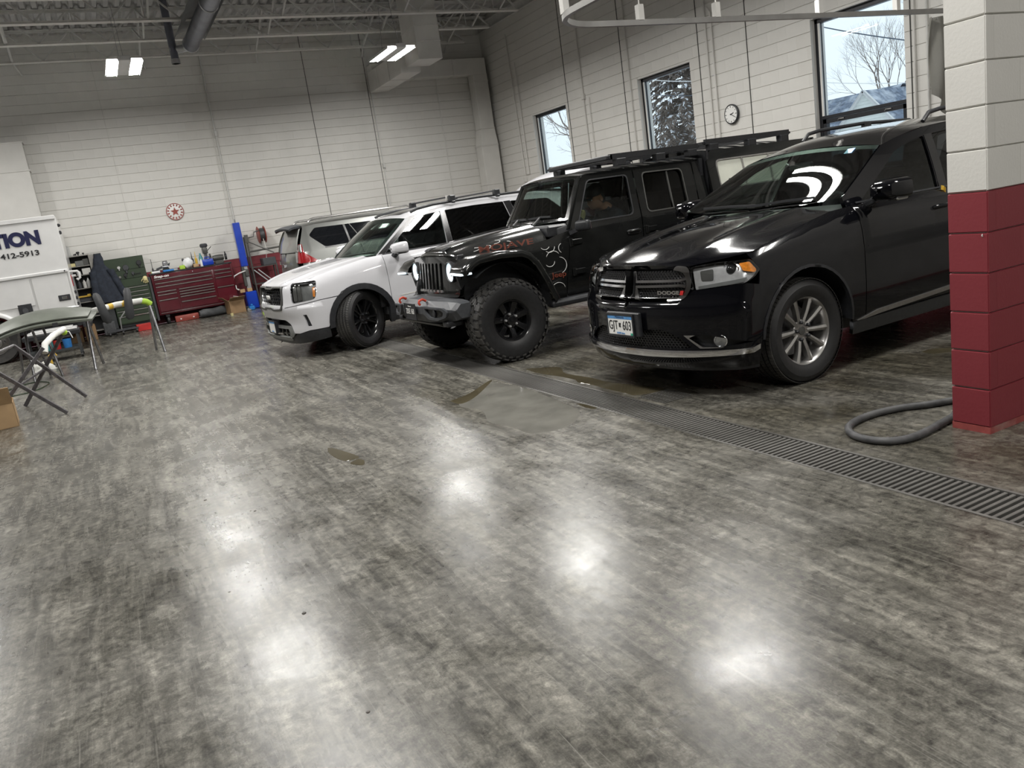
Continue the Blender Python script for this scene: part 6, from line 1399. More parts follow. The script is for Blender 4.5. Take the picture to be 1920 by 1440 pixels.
    gridp('hood', loft([(-3.5, 0, 1.22), (-4.0, 0, 1.17), (-4.65, 0, 1.03)], [(-3.4, .86, 1.2), (-4.0, .84, 1.12), (-4.5, .75, 1.0)], 3, 2), pt, car, (-1, 1, 12), (0, 1, 8))
    for sg in (1, -1):
        MB().tube([(-.50, sg * .60, 1.74), (-.55, sg * .60, 1.79), (-.62, sg * .60, 1.80), (-2.4, sg * .60, 1.80), (-2.5, sg * .60, 1.74)], .020, 8).build('roof_rail', M['satin_silver'], car, 50)
        m_ = MB().box(-3.15, -3.03, sg * .98 - .12, sg * .98 + .10, 1.18, 1.33).build('door_mirror', pt, car, 40, .04, 3)
        for xc in (XW, XW - WB): wheel(car, (xc, sg * .80, ZW), 'alloy', RW, .26, .235, 0, sg); liner(car, xc, .40, .45, sg * .90, sg * .5, 'interior')
    MB().box(-4.6, -.2, -.62, .62, .25, .5).build('underbody', bk, car); MB().box(-3.3, -.25, -.82, .82, .5, 1.2).build('cabin_trim', M['interior'], car)
    MB().box(-.12, -.05, -.08, .0, 1.0, 1.05).build('gate_handle', M['chrome'], car); MB().tube([(-.10, -.42, 1.13), (-.085, -.42, 1.10), (-.085, -.42, 1.05)], .014, 8).build('emblem', M['chrome'], car)
M['gloss_glass'] = pm('dark_privacy_glass', (.006, .007, .009), .05, 0, .1, 5, coat=.3)
lexus()
# ================================================================ shop corner: truck, cabinets, stands and clutter
def truck():
    t = thing('service_truck', 'white box-bodied service truck with navy lettering at the left edge', 'truck', (17.4, .48, 0))
    w = M['white']
    B = lambda nm, x0, x1, y0, y1, z0, z1, mt=w, par=t, bv=.006: box(nm, mt, par, x0, x1, y0, y1, z0, z1, bv)
    B('box_body', 0, 2.2, .0, 4.6, 1.53, 2.49); B('roof_cap', -.02, 2.22, -.02, 4.62, 2.49, 2.565); B('ledge', -.025, 2.2, -.01, 4.6, 1.50, 1.56, bv=.012)
    lb = MB().prism([(0, .66), (0, 1.50), (4.6, 1.50), (4.6, .66), (2.05, .66)] + [(1.47 + .53 * math.cos(a), .42 + .50 * math.sin(a)) for a in np.linspace(.5, PI - .5, 14)] + [(.92, .66)], .012, 2.2, 'yz').build('lower_body', w, t)
    for y0, y1, z0, z1 in ((.03, .62, .68, 1.48), (.66, 1.98, .98, 1.48), (2.0, 3.2, .68, 1.48), (3.22, 4.5, .68, 1.48)): B('side_door', -.006, .014, y0, y1, z0, z1, bv=.004)
    l = B('door_latch', -.016, -.004, .06, .26, .98, 1.09, M['black_plastic'], t, .02); B('latch_handle', -.024, -.014, .11, .20, 1.01, 1.06, M['chrome'], l, .004)
    f = B('fuel_recess', -.012, .004, .72, .95, .80, 1.03, M['black_plastic'], t, .03); MB().lathe([(0, 0), (.05, 0), (.045, .02), (0, .022)], 18, axis='x').build('fuel_cap', M['grey_plastic'], f, 40, loc=(-.03, .84, .91))
    rows = [[(x, 1.47 + r * math.cos(a), .42 + r * math.sin(a)) for a in np.linspace(.35, PI - .35, 16)] for x, r in ((.02, .48), (-.05, .49), (-.06, .53), (-.04, .56), (.02, .57))]
    MB().grid(rows).build('fender_lip', w, t, 50)
    for y in (1.47, 4.3):
        q = MB().lathe([(.24, -.10), (.38, -.12), (.41, -.06), (.41, .12), (.38, .16), (.24, .16)], 40, axis='x', cap=False).build('wheel', M['rubber'], t, 40, loc=(.22, y, .41))
        MB().lathe([(.245, -.10), (.23, -.12), (.20, -.06), (.12, -.02), (.11, -.10), (.06, -.13), (0, -.13)], 40, axis='x', cap=False).build('rim', M['satin_silver'], q, 40)
        hole = MB().lathe([(.0, -.052), (.026, -.052), (.026, -.045)], 12, axis='x').mesh('hand_hole', M['black_plastic'])
        for k in range(6):
            o = bpy.data.objects.new('hand_hole', hole); COL.objects.link(o); o.parent = q; o.location = (.012, .165 * math.cos(k * PI / 3), .165 * math.sin(k * PI / 3))
        MB().lathe([(.3, 0), (.3, .01)], 24, axis='x').build('drum', M['black_plastic'], q)
    B('chassis', .3, 1.9, -.1, 5.2, .45, .66, M['black_plastic']); B('rear_step', .1, 2.1, -.18, -.02, .42, .50, M['black_plastic'])
    B('rear_frame', .0, 2.2, -.03, .01, .70, 2.49); B('tail_lamp', .03, .09, -.045, -.02, 1.22, 1.44, M['red_lens']); B('marker_lamp', .02, .10, -.08, -.02, 1.90 + .44, 1.90 + .50, M['black_plastic'], t, .02); B('marker_lamp', .03, .08, -.07, -.02, 2.20, 2.27, M['black_plastic'], t, .015)
    MB().tube([(.06, -.02, 1.50), (.06, -.16, 1.49), (.06, -.18, 1.46), (.06, -.18, 1.36), (.06, -.14, 1.33), (.06, -.12, 1.36)], .022, 8).bar((.06, -.02, 1.42), (.06, -.12, 1.42), .05, .03).build('hook_bracket', w, t, 40)
    for z in (1.08, .97, .86): B('hinge', .0, .06, -.06, -.02, z, z + .06, M['black_plastic'])
    B('cab', .0, 2.1, 4.8, 6.6, .6, 1.75, w, t, .1); B('cab_glass', -.004, 2.104, 5.0, 6.2, 1.35, 1.70, M['gloss_glass'], t, .05); B('hood', .1, 2.0, 6.6, 7.7, .6, 1.3, w, t, .12)
    MB().lathe([(.0, -.004), (.014, -.004), (.014, 0)], 12, axis='x').build('rivet', M['black_plastic'], t, loc=(-.025, .045, 1.53))
    R_ = (PI / 2, 0, -PI / 2)
    text('ATION', .325, M['letter_navy'], t, (-.004, .295, 2.19), R_, align='RIGHT', sx=.98, bold=.020, ext=.003)
    text('412-5913', .128, M['letter_black'], t, (-.004, .365, 1.925), R_, align='RIGHT', sx=1.30, bold=.003, ext=.003)
truck()
def shelf():
    s = thing('shelf_unit', 'open steel shelf unit with dark contents between truck and green cabinet', 'shelf', (20.05, .29, 0))
    B = lambda nm, x0, x1, y0, y1, z0, z1, mt: box(nm, M[mt], s, x0, x1, y0, y1, z0, z1, .003)
    B('side_panel', 0, .48, .20, .215, .05, 1.81, 'shelf_grey'); B('side_panel', 0, .48, -.215, -.20, .05, 1.81, 'shelf_grey'); B('post', -.005, .03, -.30, -.20, .05, 1.80, 'shelf_grey'); B('back_panel', .465, .48, -.2, .2, .05, 1.81, 'dgrey_steel')
    for z in (.12, .45, .78, 1.08, 1.37, 1.565, 1.79): B('shelf_board', 0, .47, -.2, .2, z, z + .018, 'shelf_grey')
    items = [('jar', .06, 1.39, .045, .10, 'white', 'white jar'), ('bottle', .00, 1.10, .038, .17, 'white_duct', 'pale spray bottle'), ('bottle', -.085, 1.10, .040, .20, 'white', 'taller white spray bottle'), ('bottle', .10, 1.10, .040, .16, 'grey_plastic', 'dark grey bottle'), ]
    for nm, y, z, r, h, mt, lb in items:
        b = thing(nm, '%s on the %s shelf of the open shelf unit' % (lb, {1.39: 'second highest', 1.10: 'middle'}[z]), nm, (20.12, .29 + y, z + .0)); MB().lathe([(0, 0), (r, 0), (r, h * .72), (r * .45, h * .86), (r * .4, h)], 16).build('body', M[mt], b, 40); MB().lathe([(r * .45, h), (r * .45, h + .03), (0, h + .03)], 12).build('cap', M['black_plastic'], b, 40)
    for y, z, w_, h, d, mt, lb in ((.13, 1.585, .09, .07, .2, 'cream', 'small cream carton on the top shelf bay'), (.0, 1.585, .16, .11, .25, 'mid_grey', 'grey bin beside the cream carton in the top shelf bay'), (-.13, 1.585, .12, .14, .25, 'grey_trim', 'taller dark bin in the top shelf bay'), (-.10, 1.39, .17, .13, .25, 'white_duct', 'pale carton on the second highest shelf'), (.02, .80, .30, .09, .3, 'grey_plastic', 'dark tray on the shelf with the yellow tool'), (.05, .47, .30, .16, .3, 'black_plastic', 'black case on the lower shelf')):
        o = box('storage_box', M[mt], None, 20.10, 20.10 + d, .29 + y - w_ / 2, .29 + y + w_ / 2, z - .002, z + h, .006); tag(o, lb, 'box')
    yt = thing('yellow_level', 'yellow tool lying on the shelf below the bottles', 'tool', (20.08, .35, .90)); MB().box(-.02, .03, -.13, .13, 0, .035).box(-.03, .05, -.13, -.06, .0, .06).build('body', M['yellow'], yt, None, .006)
    for y, lb, h in ((.12, 'clear bottle at the left on top of the shelf unit', .24), (.17, 'grey canister at the back left on top of the shelf unit', .30)):
        b = thing('bottle', lb, 'bottle', (20.15, .29 + y + .04, 1.81)); MB().lathe([(0, 0), (.045, 0), (.045, h * .8), (.02, h * .9), (.02, h)], 16).build('body', M['galv' if h > .25 else 'glass_clear'], b, 40)
    for i, (y, r) in enumerate(((-.02, .035), (.03, .02), (.06, .016), (-.12, .02))):
        b = thing('cap_part', '%s dark round part on top of the shelf unit' % ('largest', 'second', 'leftmost small', 'rightmost small')[i], 'part', (20.12, .29 + y, 1.81)); MB().lathe([(0, 0), (r * .4, 0), (r * .4, r), (r, r * 1.2), (r, r * 2.2), (0, r * 2.4)], 14).build('body', M['black_plastic'], b, 40)
    c = thing('locker', 'dark steel locker behind the hanging jacket', 'locker', (20.05, -.12, 0)); box('carcass', M['dgrey_steel'], c, 0, .5, -.05, .10, .05, 1.80, .005); box('locker_door', M['dgrey_steel'], c, -.012, 0, -.045, .095, .1, 1.78, .003)
    # jacket hung on the locker
    j = thing('jacket', 'dark blue work jacket hanging in front of the locker', 'jacket', (19.93, -.10, 1.78))
    rows = []
    for i in range(23):
        t = i / 22; z = -t * 1.06; hw = np.interp(t, [0, .10, .22, .34, .6, 1], [.06, .10, .11, .20, .26, .30]); cy = np.interp(t, [0, .3, 1], [0, .03, -.06]); r = []
        for k in range(33):
            a = 2 * PI * k / 32; f = 1 + .10 * math.sin(a * 7 + t * 5) + .05 * math.sin(a * 13 + 2); r.append((.075 * math.sin(a) * f * (.6 + .6 * t), cy + hw * math.cos(a) * (1 + .03 * math.sin(t * 20)), z))
        rows.append(r)
    MB().grid(rows).build('body', M['navy_cloth'], j, 70)
    for sg, a in ((1, .10), (-1, -.34)):
        rs = []
        for i in range(12):
            t = i / 11; c_ = Vector((-.03 - .02 * t, sg * .17 + (a - sg * .0) * t * .55, -.36 - .62 * t)); rs.append([tuple(c_ + Vector((.055 * math.sin(q) * (1 + .2 * math.sin(t * 14)), .075 * math.cos(q) * (1 + .1 * math.sin(t * 17 + 1)), 0))) for q in np.linspace(0, 2 * PI, 13)])
        MB().grid(rs).build('sleeve', M['navy_cloth'], j, 70)
shelf()
def drawers(par, rows, mt, pull, x=-.012):
    for (y0, y1, z0, z1) in rows:
        d = box('drawer', M[mt], par, x, .004, y0, y1, z0, z1, .004)
        MB().prism([(x - .022, z1 - .024), (x - .024, z1 - .010), (x, z1 - .004), (x, z1 - .026)], y0 + .015, y1 - .015, 'xz').build('pull', M[pull], d)
def green_cab():
    g = thing('tool_cabinet', 'dark green tool cabinet with tool panel, between jacket and maroon chest', 'tool cabinet', (19.97, -.58, 0))
    box('carcass', M['dgreen'], g, .0, .5, -.40, .40, .16, 1.15, .006); box('tool_panel', M['dgreen'], g, .30, .5, -.42, .40, 1.15, 1.63, .006); box('base', M['black_plastic'], g, .03, .48, -.38, .38, .10, .16, .004); box('end_panel', M['dgrey_steel'], g, -.02, .5, -.455, -.405, .12, 1.12, .004)
    box('panel_rail', M['dgreen'], g, .285, .30, -.42, .40, 1.36, 1.375, .002); box('top_drawer', M['dgreen'], g, -.012, .004, -.38, .39, .98, 1.13, .004)
    drawers(g, [(-.38, .39, z, z + h) for z, h in ((.88, .09), (.79, .08), (.70, .08), (.60, .09), (.48, .11), (.36, .11), (.18, .17))], 'dgreen', 'satin_silver')
    for y in (-.33, .33):
        c = MB().lathe([(.0, -.02), (.045, -.02), (.05, 0), (.045, .02), (0, .02)], 20, axis='y').build('caster', M['rubber_clean'], g, 40, loc=(.06, y, .05))
    for i, (y, z, r, mt, lb) in enumerate(((.12, 1.42, .032, 'white', 'white can hung on the green tool panel'), (-.02, 1.40, .06, 'grey_plastic', 'grey sander hung in the middle of the green tool panel'), (-.31, 1.47, .05, 'black_plastic', 'black power tool hung at the top right of the green tool panel'), (.02, 1.24, .035, 'black_plastic', 'small black tool low on the green tool panel'), (-.14, 1.26, .03, 'grey_plastic', 'small grey tool below the sander on the green tool panel'), (.14, 1.21, .025, 'chrome', 'small chrome tool at the lower left of the green tool panel'))):
        t = thing('hung_tool', lb, 'tool', (20.25, -.58 + y, z)); MB().lathe([(0, -.02), (r, -.02), (r * 1.1, .0), (r * .9, .02), (0, .02)], 18, axis='x').build('body', M[mt], t, 40); MB().box(-.02, .015, -r * .35, r * .35, -r * 2.2, -r * .6).build('handle', M[mt], t, None, .008)
    for k in range(4): tag(box('socket', M['black_plastic'], None, 20.235, 20.27, -.77 - k * .035, -.75 - k * .035, 1.225, 1.25, .003), '%s small black socket in the row on the green tool panel' % ('leftmost', 'second from left', 'third from left', 'rightmost')[k], 'socket', 'sockets on the green panel')
    gv = thing('work_glove', 'pale yellow glove hanging over the right corner of the green cabinet', 'glove', (19.93, -.93, 1.16)); b = MB().lathe([(.02, 0), (.045, -.02), (.05, -.07), (.045, -.10)], 12)
    for i, l in enumerate((.06, .075, .07, .055)): y = -.036 + i * .024; b.tube([(0, y, -.09), (-.005, y * 1.2, -.09 - l * .6), (-.0, y * 1.25, -.09 - l)], [.012, .011, .008], 8)
    b.tube([(0, .04, -.05), (0, .075, -.08), (0, .085, -.11)], [.012, .011, .008], 8); b.build('hand', M['cream'], gv, 50)
    tag(box('step_box', M['red_enamel'], None, 19.35, 19.62, -.80, -.50, 0, .145, .008), 'bright red low box on the floor in front of the green cabinet', 'box')
green_cab()
def maroon_chest():
    m = thing('tool_chest', 'long maroon rolling tool chest with many drawers along the back wall', 'tool chest', (19.95, -1.94, 0))
    Y = lambda y: y + 1.94
    box('carcass', M['maroon'], m, 0, .55, Y(-2.83), Y(-1.05), .225, 1.15, .010, 2); box('worktop', M['black_plastic'], m, -.02, .56, Y(-2.84), Y(-1.04), 1.15, 1.175, .006)
    rows = [(Y(-2.36), Y(-1.09), 1.045, 1.135), (Y(-2.36), Y(-1.09), .91, 1.04), (Y(-2.36), Y(-1.09), .83, .905), (Y(-2.36), Y(-1.09), .745, .825)]
    rows = [(Y(-2.36), Y(-1.09), z, z + h) for z, h in ((.965, .085), (.885, .075), (.77, .11))] + [(Y(-1.53), Y(-1.09), z, z + h) for z, h in ((.70, .065), (.58, .115), (.30, .275))] + [(Y(-2.36), Y(-1.56), z, z + h) for z, h in ((.71, .055), (.65, .055), (.59, .055), (.475, .11), (.30, .17))] + [(Y(-2.80), Y(-2.40), z, z + h) for z, h in ((.975, .075), (.885, .085), (.66, .22), (.30, .355))]
    drawers(m, rows, 'maroon', 'satin_silver'); box('top_rail', M['maroon'], m, -.012, .004, Y(-2.80), Y(-1.09), 1.06, 1.14, .004)
    box('base_strip', M['satin_silver'], m, -.014, .0, Y(-2.80), Y(-1.09), .262, .270, .001)
    MB().lathe([(0, -.012), (.012, -.012), (.012, 0)], 12, axis='x').build('lock', M['chrome'], m, loc=(-.012, Y(-1.95), 1.10))
    text('Snap-on', .075, M['letter_white'], m, (-.015, Y(-1.27), 1.095), (PI / 2, 0, -PI / 2), sx=1.3, bold=.003, shear=.2)
    for y in (-1.22, -2.65):
        for x in (.08, .45): MB().lathe([(0, -.03), (.075, -.03), (.085, -.015), (.085, .015), (.075, .03), (0, .03)], 24, (x, Y(y), .085), 'y').box(x - .05, x + .05, Y(y) - .04, Y(y) + .04, .17, .225).build('caster', M['rubber_clean'], m, 40)
    # things on its top: built at their own places
    zt = 1.175; X0 = 20.05
    def put(nm, lb, cat, y, x=X0): return thing(nm, lb, cat, (x, y, zt))
    t = put('drill_press', 'grey bench drill press on the maroon chest', 'drill press', -2.34, 20.2); MB().box(-.12, .12, -.09, .09, 0, .04).build('foot', M['grey_trim'], t, None, .008); MB().tube([(.06, 0, .04), (.06, 0, .40)], .028, 12).build('column', M['galv'], t, 40)
    MB().box(-.12, .10, -.055, .055, .27, .42).build('head', M['grey_trim'], t, 40, .02, 2); MB().lathe([(.07, .42), (.085, .44), (.085, .49), (.06, .51), (0, .51)], 24).build('belt_cover', M['grey_plastic'], t, 40); MB().lathe([(.015, .15), (.02, .18), (.03, .28)], 14, (-.06, 0, 0)).build('chuck', M['tube'], t, 40); MB().tube([(-.06, -.06, .34), (-.10, -.15, .42)], .008, 6).build('feed_handle', M['black_plastic'], t)
    t = put('bench_grinder', 'grey bench grinder at the right end of the maroon chest', 'grinder', -2.60, 20.15); MB().lathe([(0, -.13), (.06, -.12), (.07, -.05), (.07, .05), (.06, .12), (0, .13)], 24, (0, 0, .14), 'y').build('motor', M['grey_trim'], t, 40)
    for s in (1, -1): MB().lathe([(0, -.02), (.07, -.02), (.07, .02), (0, .02)], 24, (0, s * .17, .14), 'y').build('wheel_guard', M['black_plastic'], t, 40); MB().box(-.02, .02, s * .17 - .012, s * .17 + .012, .2, .26).build('eye_shield', M['black_plastic'], t)
    MB().box(-.08, .08, -.10, .10, 0, .08).build('pedestal', M['grey_trim'], t, None, .01)
    t = put('tool_case', 'royal blue tool case on the maroon chest beside the drill press', 'tool case', -2.33, 19.98 + .06); MB().box(-.09, .09, -.13, .13, 0, .15).build('case', M['blue'], t, 40, .03, 2); MB().tube([(-.02, -.06, .15), (-.02, -.05, .19), (-.02, .05, .19), (-.02, .06, .15)], .012, 8).build('handle', M['blue'], t, 40)
    t = put('bottle', 'teal bottle standing behind the blue tool case', 'bottle', -2.22, 20.2); MB().lathe([(0, 0), (.045, 0), (.045, .2), (.02, .26), (.02, .3)], 16).build('body', M['teal_glass'], t, 40)
    t = put('spray_can', 'white can in front of the blue tool case', 'can', -2.19, 19.99); MB().lathe([(0, 0), (.035, 0), (.035, .12), (.015, .15), (.015, .17)], 16).build('body', M['white'], t, 40)
    t = put('plastic_bag', 'crumpled white plastic bag in the middle of the maroon chest', 'bag', -1.90, 20.05); rows_ = []
    for i in range(9):
        a = PI * i / 8; rows_.append([(.10 * math.sin(a) * math.cos(q) * (1 + .25 * math.sin(q * 5 + i)), .115 * math.sin(a) * math.sin(q) * (1 + .2 * math.sin(q * 4 + 2 * i)), .12 - .12 * math.cos(a) * (1 + .1 * math.sin(3 * q))) for q in np.linspace(0, 2 * PI, 17)])
    MB().grid([[(x, y, max(z, 0)) for x, y, z in r] for r in rows_]).build('bag', M['paper'], t, 60)
    for y, mt, lb in ((-2.02, 'navy_cloth', 'dark caulking tube with long nozzle beside the white bag'), (-2.10, 'yellow', 'yellow caulking tube with long nozzle right of the white bag')):
        t = put('caulking_tube', lb, 'tube', y, 20.12); MB().lathe([(0, 0), (.03, 0), (.03, .19), (.012, .21), (.004, .36), (0, .36)], 14).build('cartridge', M[mt], t, 40)
    for y, mt, lb, sx, sy, h in ((-1.12, 'tape', 'lime green roll at the left end of the maroon chest', .05, .05, .05), (-1.18, 'paper', 'white and pink packet at the left end of the maroon chest', .09, .11, .05), (-1.45, 'blue_plastic', 'blue-grey tray on the left part of the maroon chest', .12, .14, .045), (-1.58, 'galv', 'pale tray beside the blue-grey tray', .10, .09, .05), (-1.76, 'tape', 'lime green tape stack left of the white bag', .05, .07, .09), (-2.06, 'card', 'brown carton behind the caulking tubes', .06, .07, .08)):
        t = put('tray' if sx > .08 else 'tape_roll', lb, 'tray' if sx > .08 else 'roll', y, 20.02); MB().box(-sx, sx, -sy / 1.2, sy / 1.2, 0, h).build('body', M[mt], t, None, .012)
    t = put('spray_bottle', 'small dark-capped bottle left of the white bag', 'bottle', -1.82, 20.15); MB().lathe([(0, 0), (.03, 0), (.03, .14), (.02, .18), (.03, .20), (.02, .24), (0, .24)], 14).build('body', M['grey_plastic'], t, 40)
    t = put('bench_vice', 'steel bench vice with round jaws on the left half of the maroon chest', 'vice', -1.43, 20.3); MB().box(-.08, .08, -.07, .07, 0, .09).build('base', M['grey_trim'], t, None, .015); MB().box(-.13, .10, -.05, .05, .09, .20).lathe([(0, -.06), (.05, -.05), (.05, .05), (0, .06)], 18, (-.08, 0, .2), 'y').build('jaw', M['tube'], t, 40, .008); MB().tube([(-.16, -.08, .12), (-.16, .08, .12)], .008, 8).build('screw_handle', M['tube'], t, 40)
    t = put('hand_saw', 'dark hand tool with tapered arm left of the bench vice', 'tool', -1.22, 20.25); MB().prism([(.0, .05), (-.30, .13), (-.32, .19), (0, .10)], -.01, .01, 'yz').build('blade', M['grey_plastic'], t); MB().box(-.02, .02, -.05, .06, 0, .07).build('base', M['black_plastic'], t, None, .01)
    t = put('antenna_rod', 'thin dark rod standing upright at the left end of the maroon chest', 'rod', -1.14, 20.12); MB().lathe([(0, 0), (.022, 0), (.02, .10), (.006, .13), (.005, .33), (0, .33)], 10).build('rod', M['black_plastic'], t, 40)
    # under and beside it
    t = thing('carry_case', 'red plastic tool case lying under the maroon chest', 'case', (20.10, -1.62, 0)); MB().box(-.10, .25, -.26, .26, 0, .145).build('case', M['dull_red'], t, 40, .02, 2)
    for y in (-.14, .14): box('latch', M['letter_white'], t, -.112, -.098, y - .015, y + .015, .05, .08, .003)
    t = thing('canvas_roll', 'grey canvas roll lying on the floor before the maroon chest', 'roll', (19.90, -2.20, .10)); MB().tube([(0, .31, .0), (.01, .2, .005), (0, 0, -.005), (.01, -.2, .01), (0, -.31, .0)], [.075, .098, .090, .100, .085], 18).build('roll', M['grey_cloth'], t, 50)
maroon_chest()
def carton(nm, lb, x, y, rz, sx, sy, h, mt='card', flaps=(), wall=.006, z=0.0):
    t = thing(nm, lb, 'box', (x, y, z), rz); a, b = sx / 2, sy / 2
    for n_, q in (('side_wall', (-a, -a + wall, -b, b)), ('side_wall', (a - wall, a, -b, b)), ('side_wall', (-a, a, -b, -b + wall)), ('side_wall', (-a, a, b - wall, b))): box(n_, M[mt], t, *q, 0, h, 0)
    box('bottom', M[mt], t, -a, a, -b, b, 0, .006, 0)
    for (sd, ang) in flaps:
        w, l = (sy, sx / 2) if sd in 'ew' else (sx, sy / 2); f = MB().box(0, l * .9, -w / 2 + .004, w / 2 - .004, -.003, .003)
        rot = {'e': 0, 'n': PI / 2, 'w': PI, 's': -PI / 2}[sd]; off = {'e': (a, 0), 'w': (-a, 0), 'n': (0, b), 's': (0, -b)}[sd]
        f.xf(Matrix.Translation((off[0], off[1], h)) @ Matrix.Rotation(rot, 4, 'Z') @ Matrix.Rotation(math.radians(-ang), 4, 'Y')); f.build('flap', M[mt], t)
    return t
carton('cardboard_box', 'open cardboard box at the left edge, in front of the crossed sawhorse', 9.98, 1.34, .08, .46, .48, .26, 'card', (('n', 75), ('w', 60)))
carton('cardboard_box', 'right cardboard box on the floor beside the truck tail', 19.45, .40, .05, .3, .22, .33, 'card2'); carton('cardboard_box', 'left cardboard box on the floor beside the truck tail', 19.45, .67, -.03, .3, .24, .30, 'card2')
b = carton('cardboard_box', 'dirty open carton full of scrap by the blue column foot', 19.68, -2.68, .15, .36, .36, .30, 'card2', (('n', 40), ('w', 30)))
t = thing('paper_sheets', 'white printed sheets sticking out of the dirty carton', 'paper', (19.70, -2.78, .32)); MB().box(-.10, .10, -.11, .11, 0, .006).xf(Matrix.Rotation(.5, 4, 'Y') @ Matrix.Rotation(.3, 4, 'X')).build('sheet', M['paper'], t); MB().box(-.05, .05, -.06, .02, .007, .010).xf(Matrix.Rotation(.5, 4, 'Y') @ Matrix.Rotation(.3, 4, 'X')).build('print', M['plate_blue'], t)
t = thing('tape_core', 'small yellowish cup lying on the floor before the dirty carton', 'cup', (19.0, -2.48, 0)); MB().lathe([(.0, 0), (.03, 0), (.038, .06), (.034, .06), (.027, .006)], 16).build('body', M['cream'], t, 40)
t = thing('tape_core', 'small lime cup on the floor by the white vehicle nose', 'cup', (17.9, -3.0, 0)); MB().lathe([(.0, 0), (.03, 0), (.036, .05), (0, .05)], 16).build('body', M['tape'], t, 40)
# blue post machine
def post():
    p = thing('tire_changer', 'blue column machine with grey arm standing before the red wall band', 'machine', (20.1, -3.14, 0))
    MB().box(-.085, .085, -.08, .08, 1.02, 2.05).build('column', M['blue'], p, None, .008); MB().box(-.06, .06, -.055, .055, .42, 1.04).build('inner_column', M['galv'], p, None, .006); MB().box(-.18, .22, -.13, .13, .0, .42).build('base', M['blue'], p, None, .02)
    MB().box(-.10, .06, .03, .09, .55, 1.02).box(-.12, -.04, -.06, .03, .78, .95).build('slide_block', M['grey_trim'], p, None, .01); MB().tube([(0, 0, 2.05), (0, 0, 2.14)], .012, 8).build('top_pin', M['tube'], p)
    MB().tube([(-.10, -.05, .93), (-.12, .18, .88), (-.12, .30, .83), (-.12, .34, .74), (-.12, .345, .62)], .016, 8).box(-.15, -.09, .30, .40, .53, .62).bar((-.12, .36, .56), (-.12, .25, .50), .03, .03).build('swing_arm', M['white'], p, 40)
    r = thing('welding_cart', 'grey steel tube rack with long arms right of the blue column', 'rack', (20.0, -3.42, 0)); g = M['grey_trim']
    for x, y in ((0, .12), (.35, .12), (0, -.45), (.35, -.45)): MB().tube([(x, y, .1), (x, y, 1.70 if y > 0 else 1.0)], .02, 8).build('upright', g, r, 40)
    for z in (.55, .95): MB().box(-.02, .37, -.47, .14, z, z + .02).build('shelf', g, r)
    MB().tube([(0, .12, 1.34), (0, -.60, 1.36)], .022, 8).build('arm', g, r, 40); MB().tube([(0, .12, 1.60), (-.02, -.45, 1.24)], .016, 8).build('brace', g, r, 40); MB().tube([(0, .1, 1.66), (0, -.05, 1.68), (.0, -.08, 1.78), (.0, -.2, 1.80)], .014, 8).box(-.04, .04, .08, .16, 1.55, 1.74).build('boom', g, r, 40)
    MB().tube([(-.02, .1, .90), (-.02, -.25, .52)], .016, 8).tube([(-.02, .0, .9), (-.02, -.35, .52)], .016, 8).build('brace', M['galv'], r, 40); MB().box(-.02, .35, -.46, -.15, .97, 1.14).build('welder', M['grey_plastic'], r, None, .01); MB().tube([(-.04, -.2, .5), (-.04, -.55, .56)], .03, 10).build('bottle', M['galv'], r, 40)
    h = thing('hose_reel', 'red twin-disc hose reel mounted on the back wall', 'hose reel', (20.3, -3.72, 1.70))
    for y, rr in ((.075, .205), (-.075, .205)): MB().lathe([(.04, -.006), (rr - .02, -.012), (rr, 0), (rr - .02, .012), (.04, .006)], 36, (0, y, 0), 'y').build('disc', M['dull_red'], h, 40)
    MB().lathe([(.10, -.068), (.15, -.068), (.16, 0), (.15, .068), (.10, .068)], 30, axis='y').build('wound_hose', M['dgrey_steel'], h, 40); MB().box(-.02, .26, -.03, .03, -.03, .03).build('wall_bracket', M['dull_red'], h); MB().tube([(-.12, 0, -.10), (-.14, -.02, -.35), (-.13, .03, -.62), (-.14, .05, -.75)], .009, 6).build('hose_end', M['white_duct'], h, 40)
    for i, (x, y, s, mt, lb) in enumerate(((19.75, -3.05, .09, 'blue_plastic', 'blue plastic tub on the floor by the blue column'), (19.6, -3.3, .07, 'black_plastic', 'dark scrap block on the floor right of the blue column'), (19.9, -2.98, .06, 'grey_plastic', 'grey bracket on the floor between carton and blue column'), (19.55, -2.95, .045, 'galv', 'pale metal bit on the floor before the blue column'))):
        t = thing('scrap_part', lb, 'scrap', (x, y, 0), i * .6); MB().box(-s, s, -s * .7, s * .7, 0, s).box(-s * .4, s * .6, -s * .4, s * .2, s, s * 1.5).build('body', M[mt], t, None, s * .15)
    for y, lb in ((-2.95, 'left small carton on top of the blue machine base'), (-3.12, 'right small carton on top of the blue machine base')): tag(box('small_carton', M['card'], None, 19.93, 20.02, y - .06, y + .05, .422, .50, .003), lb, 'box')
post()
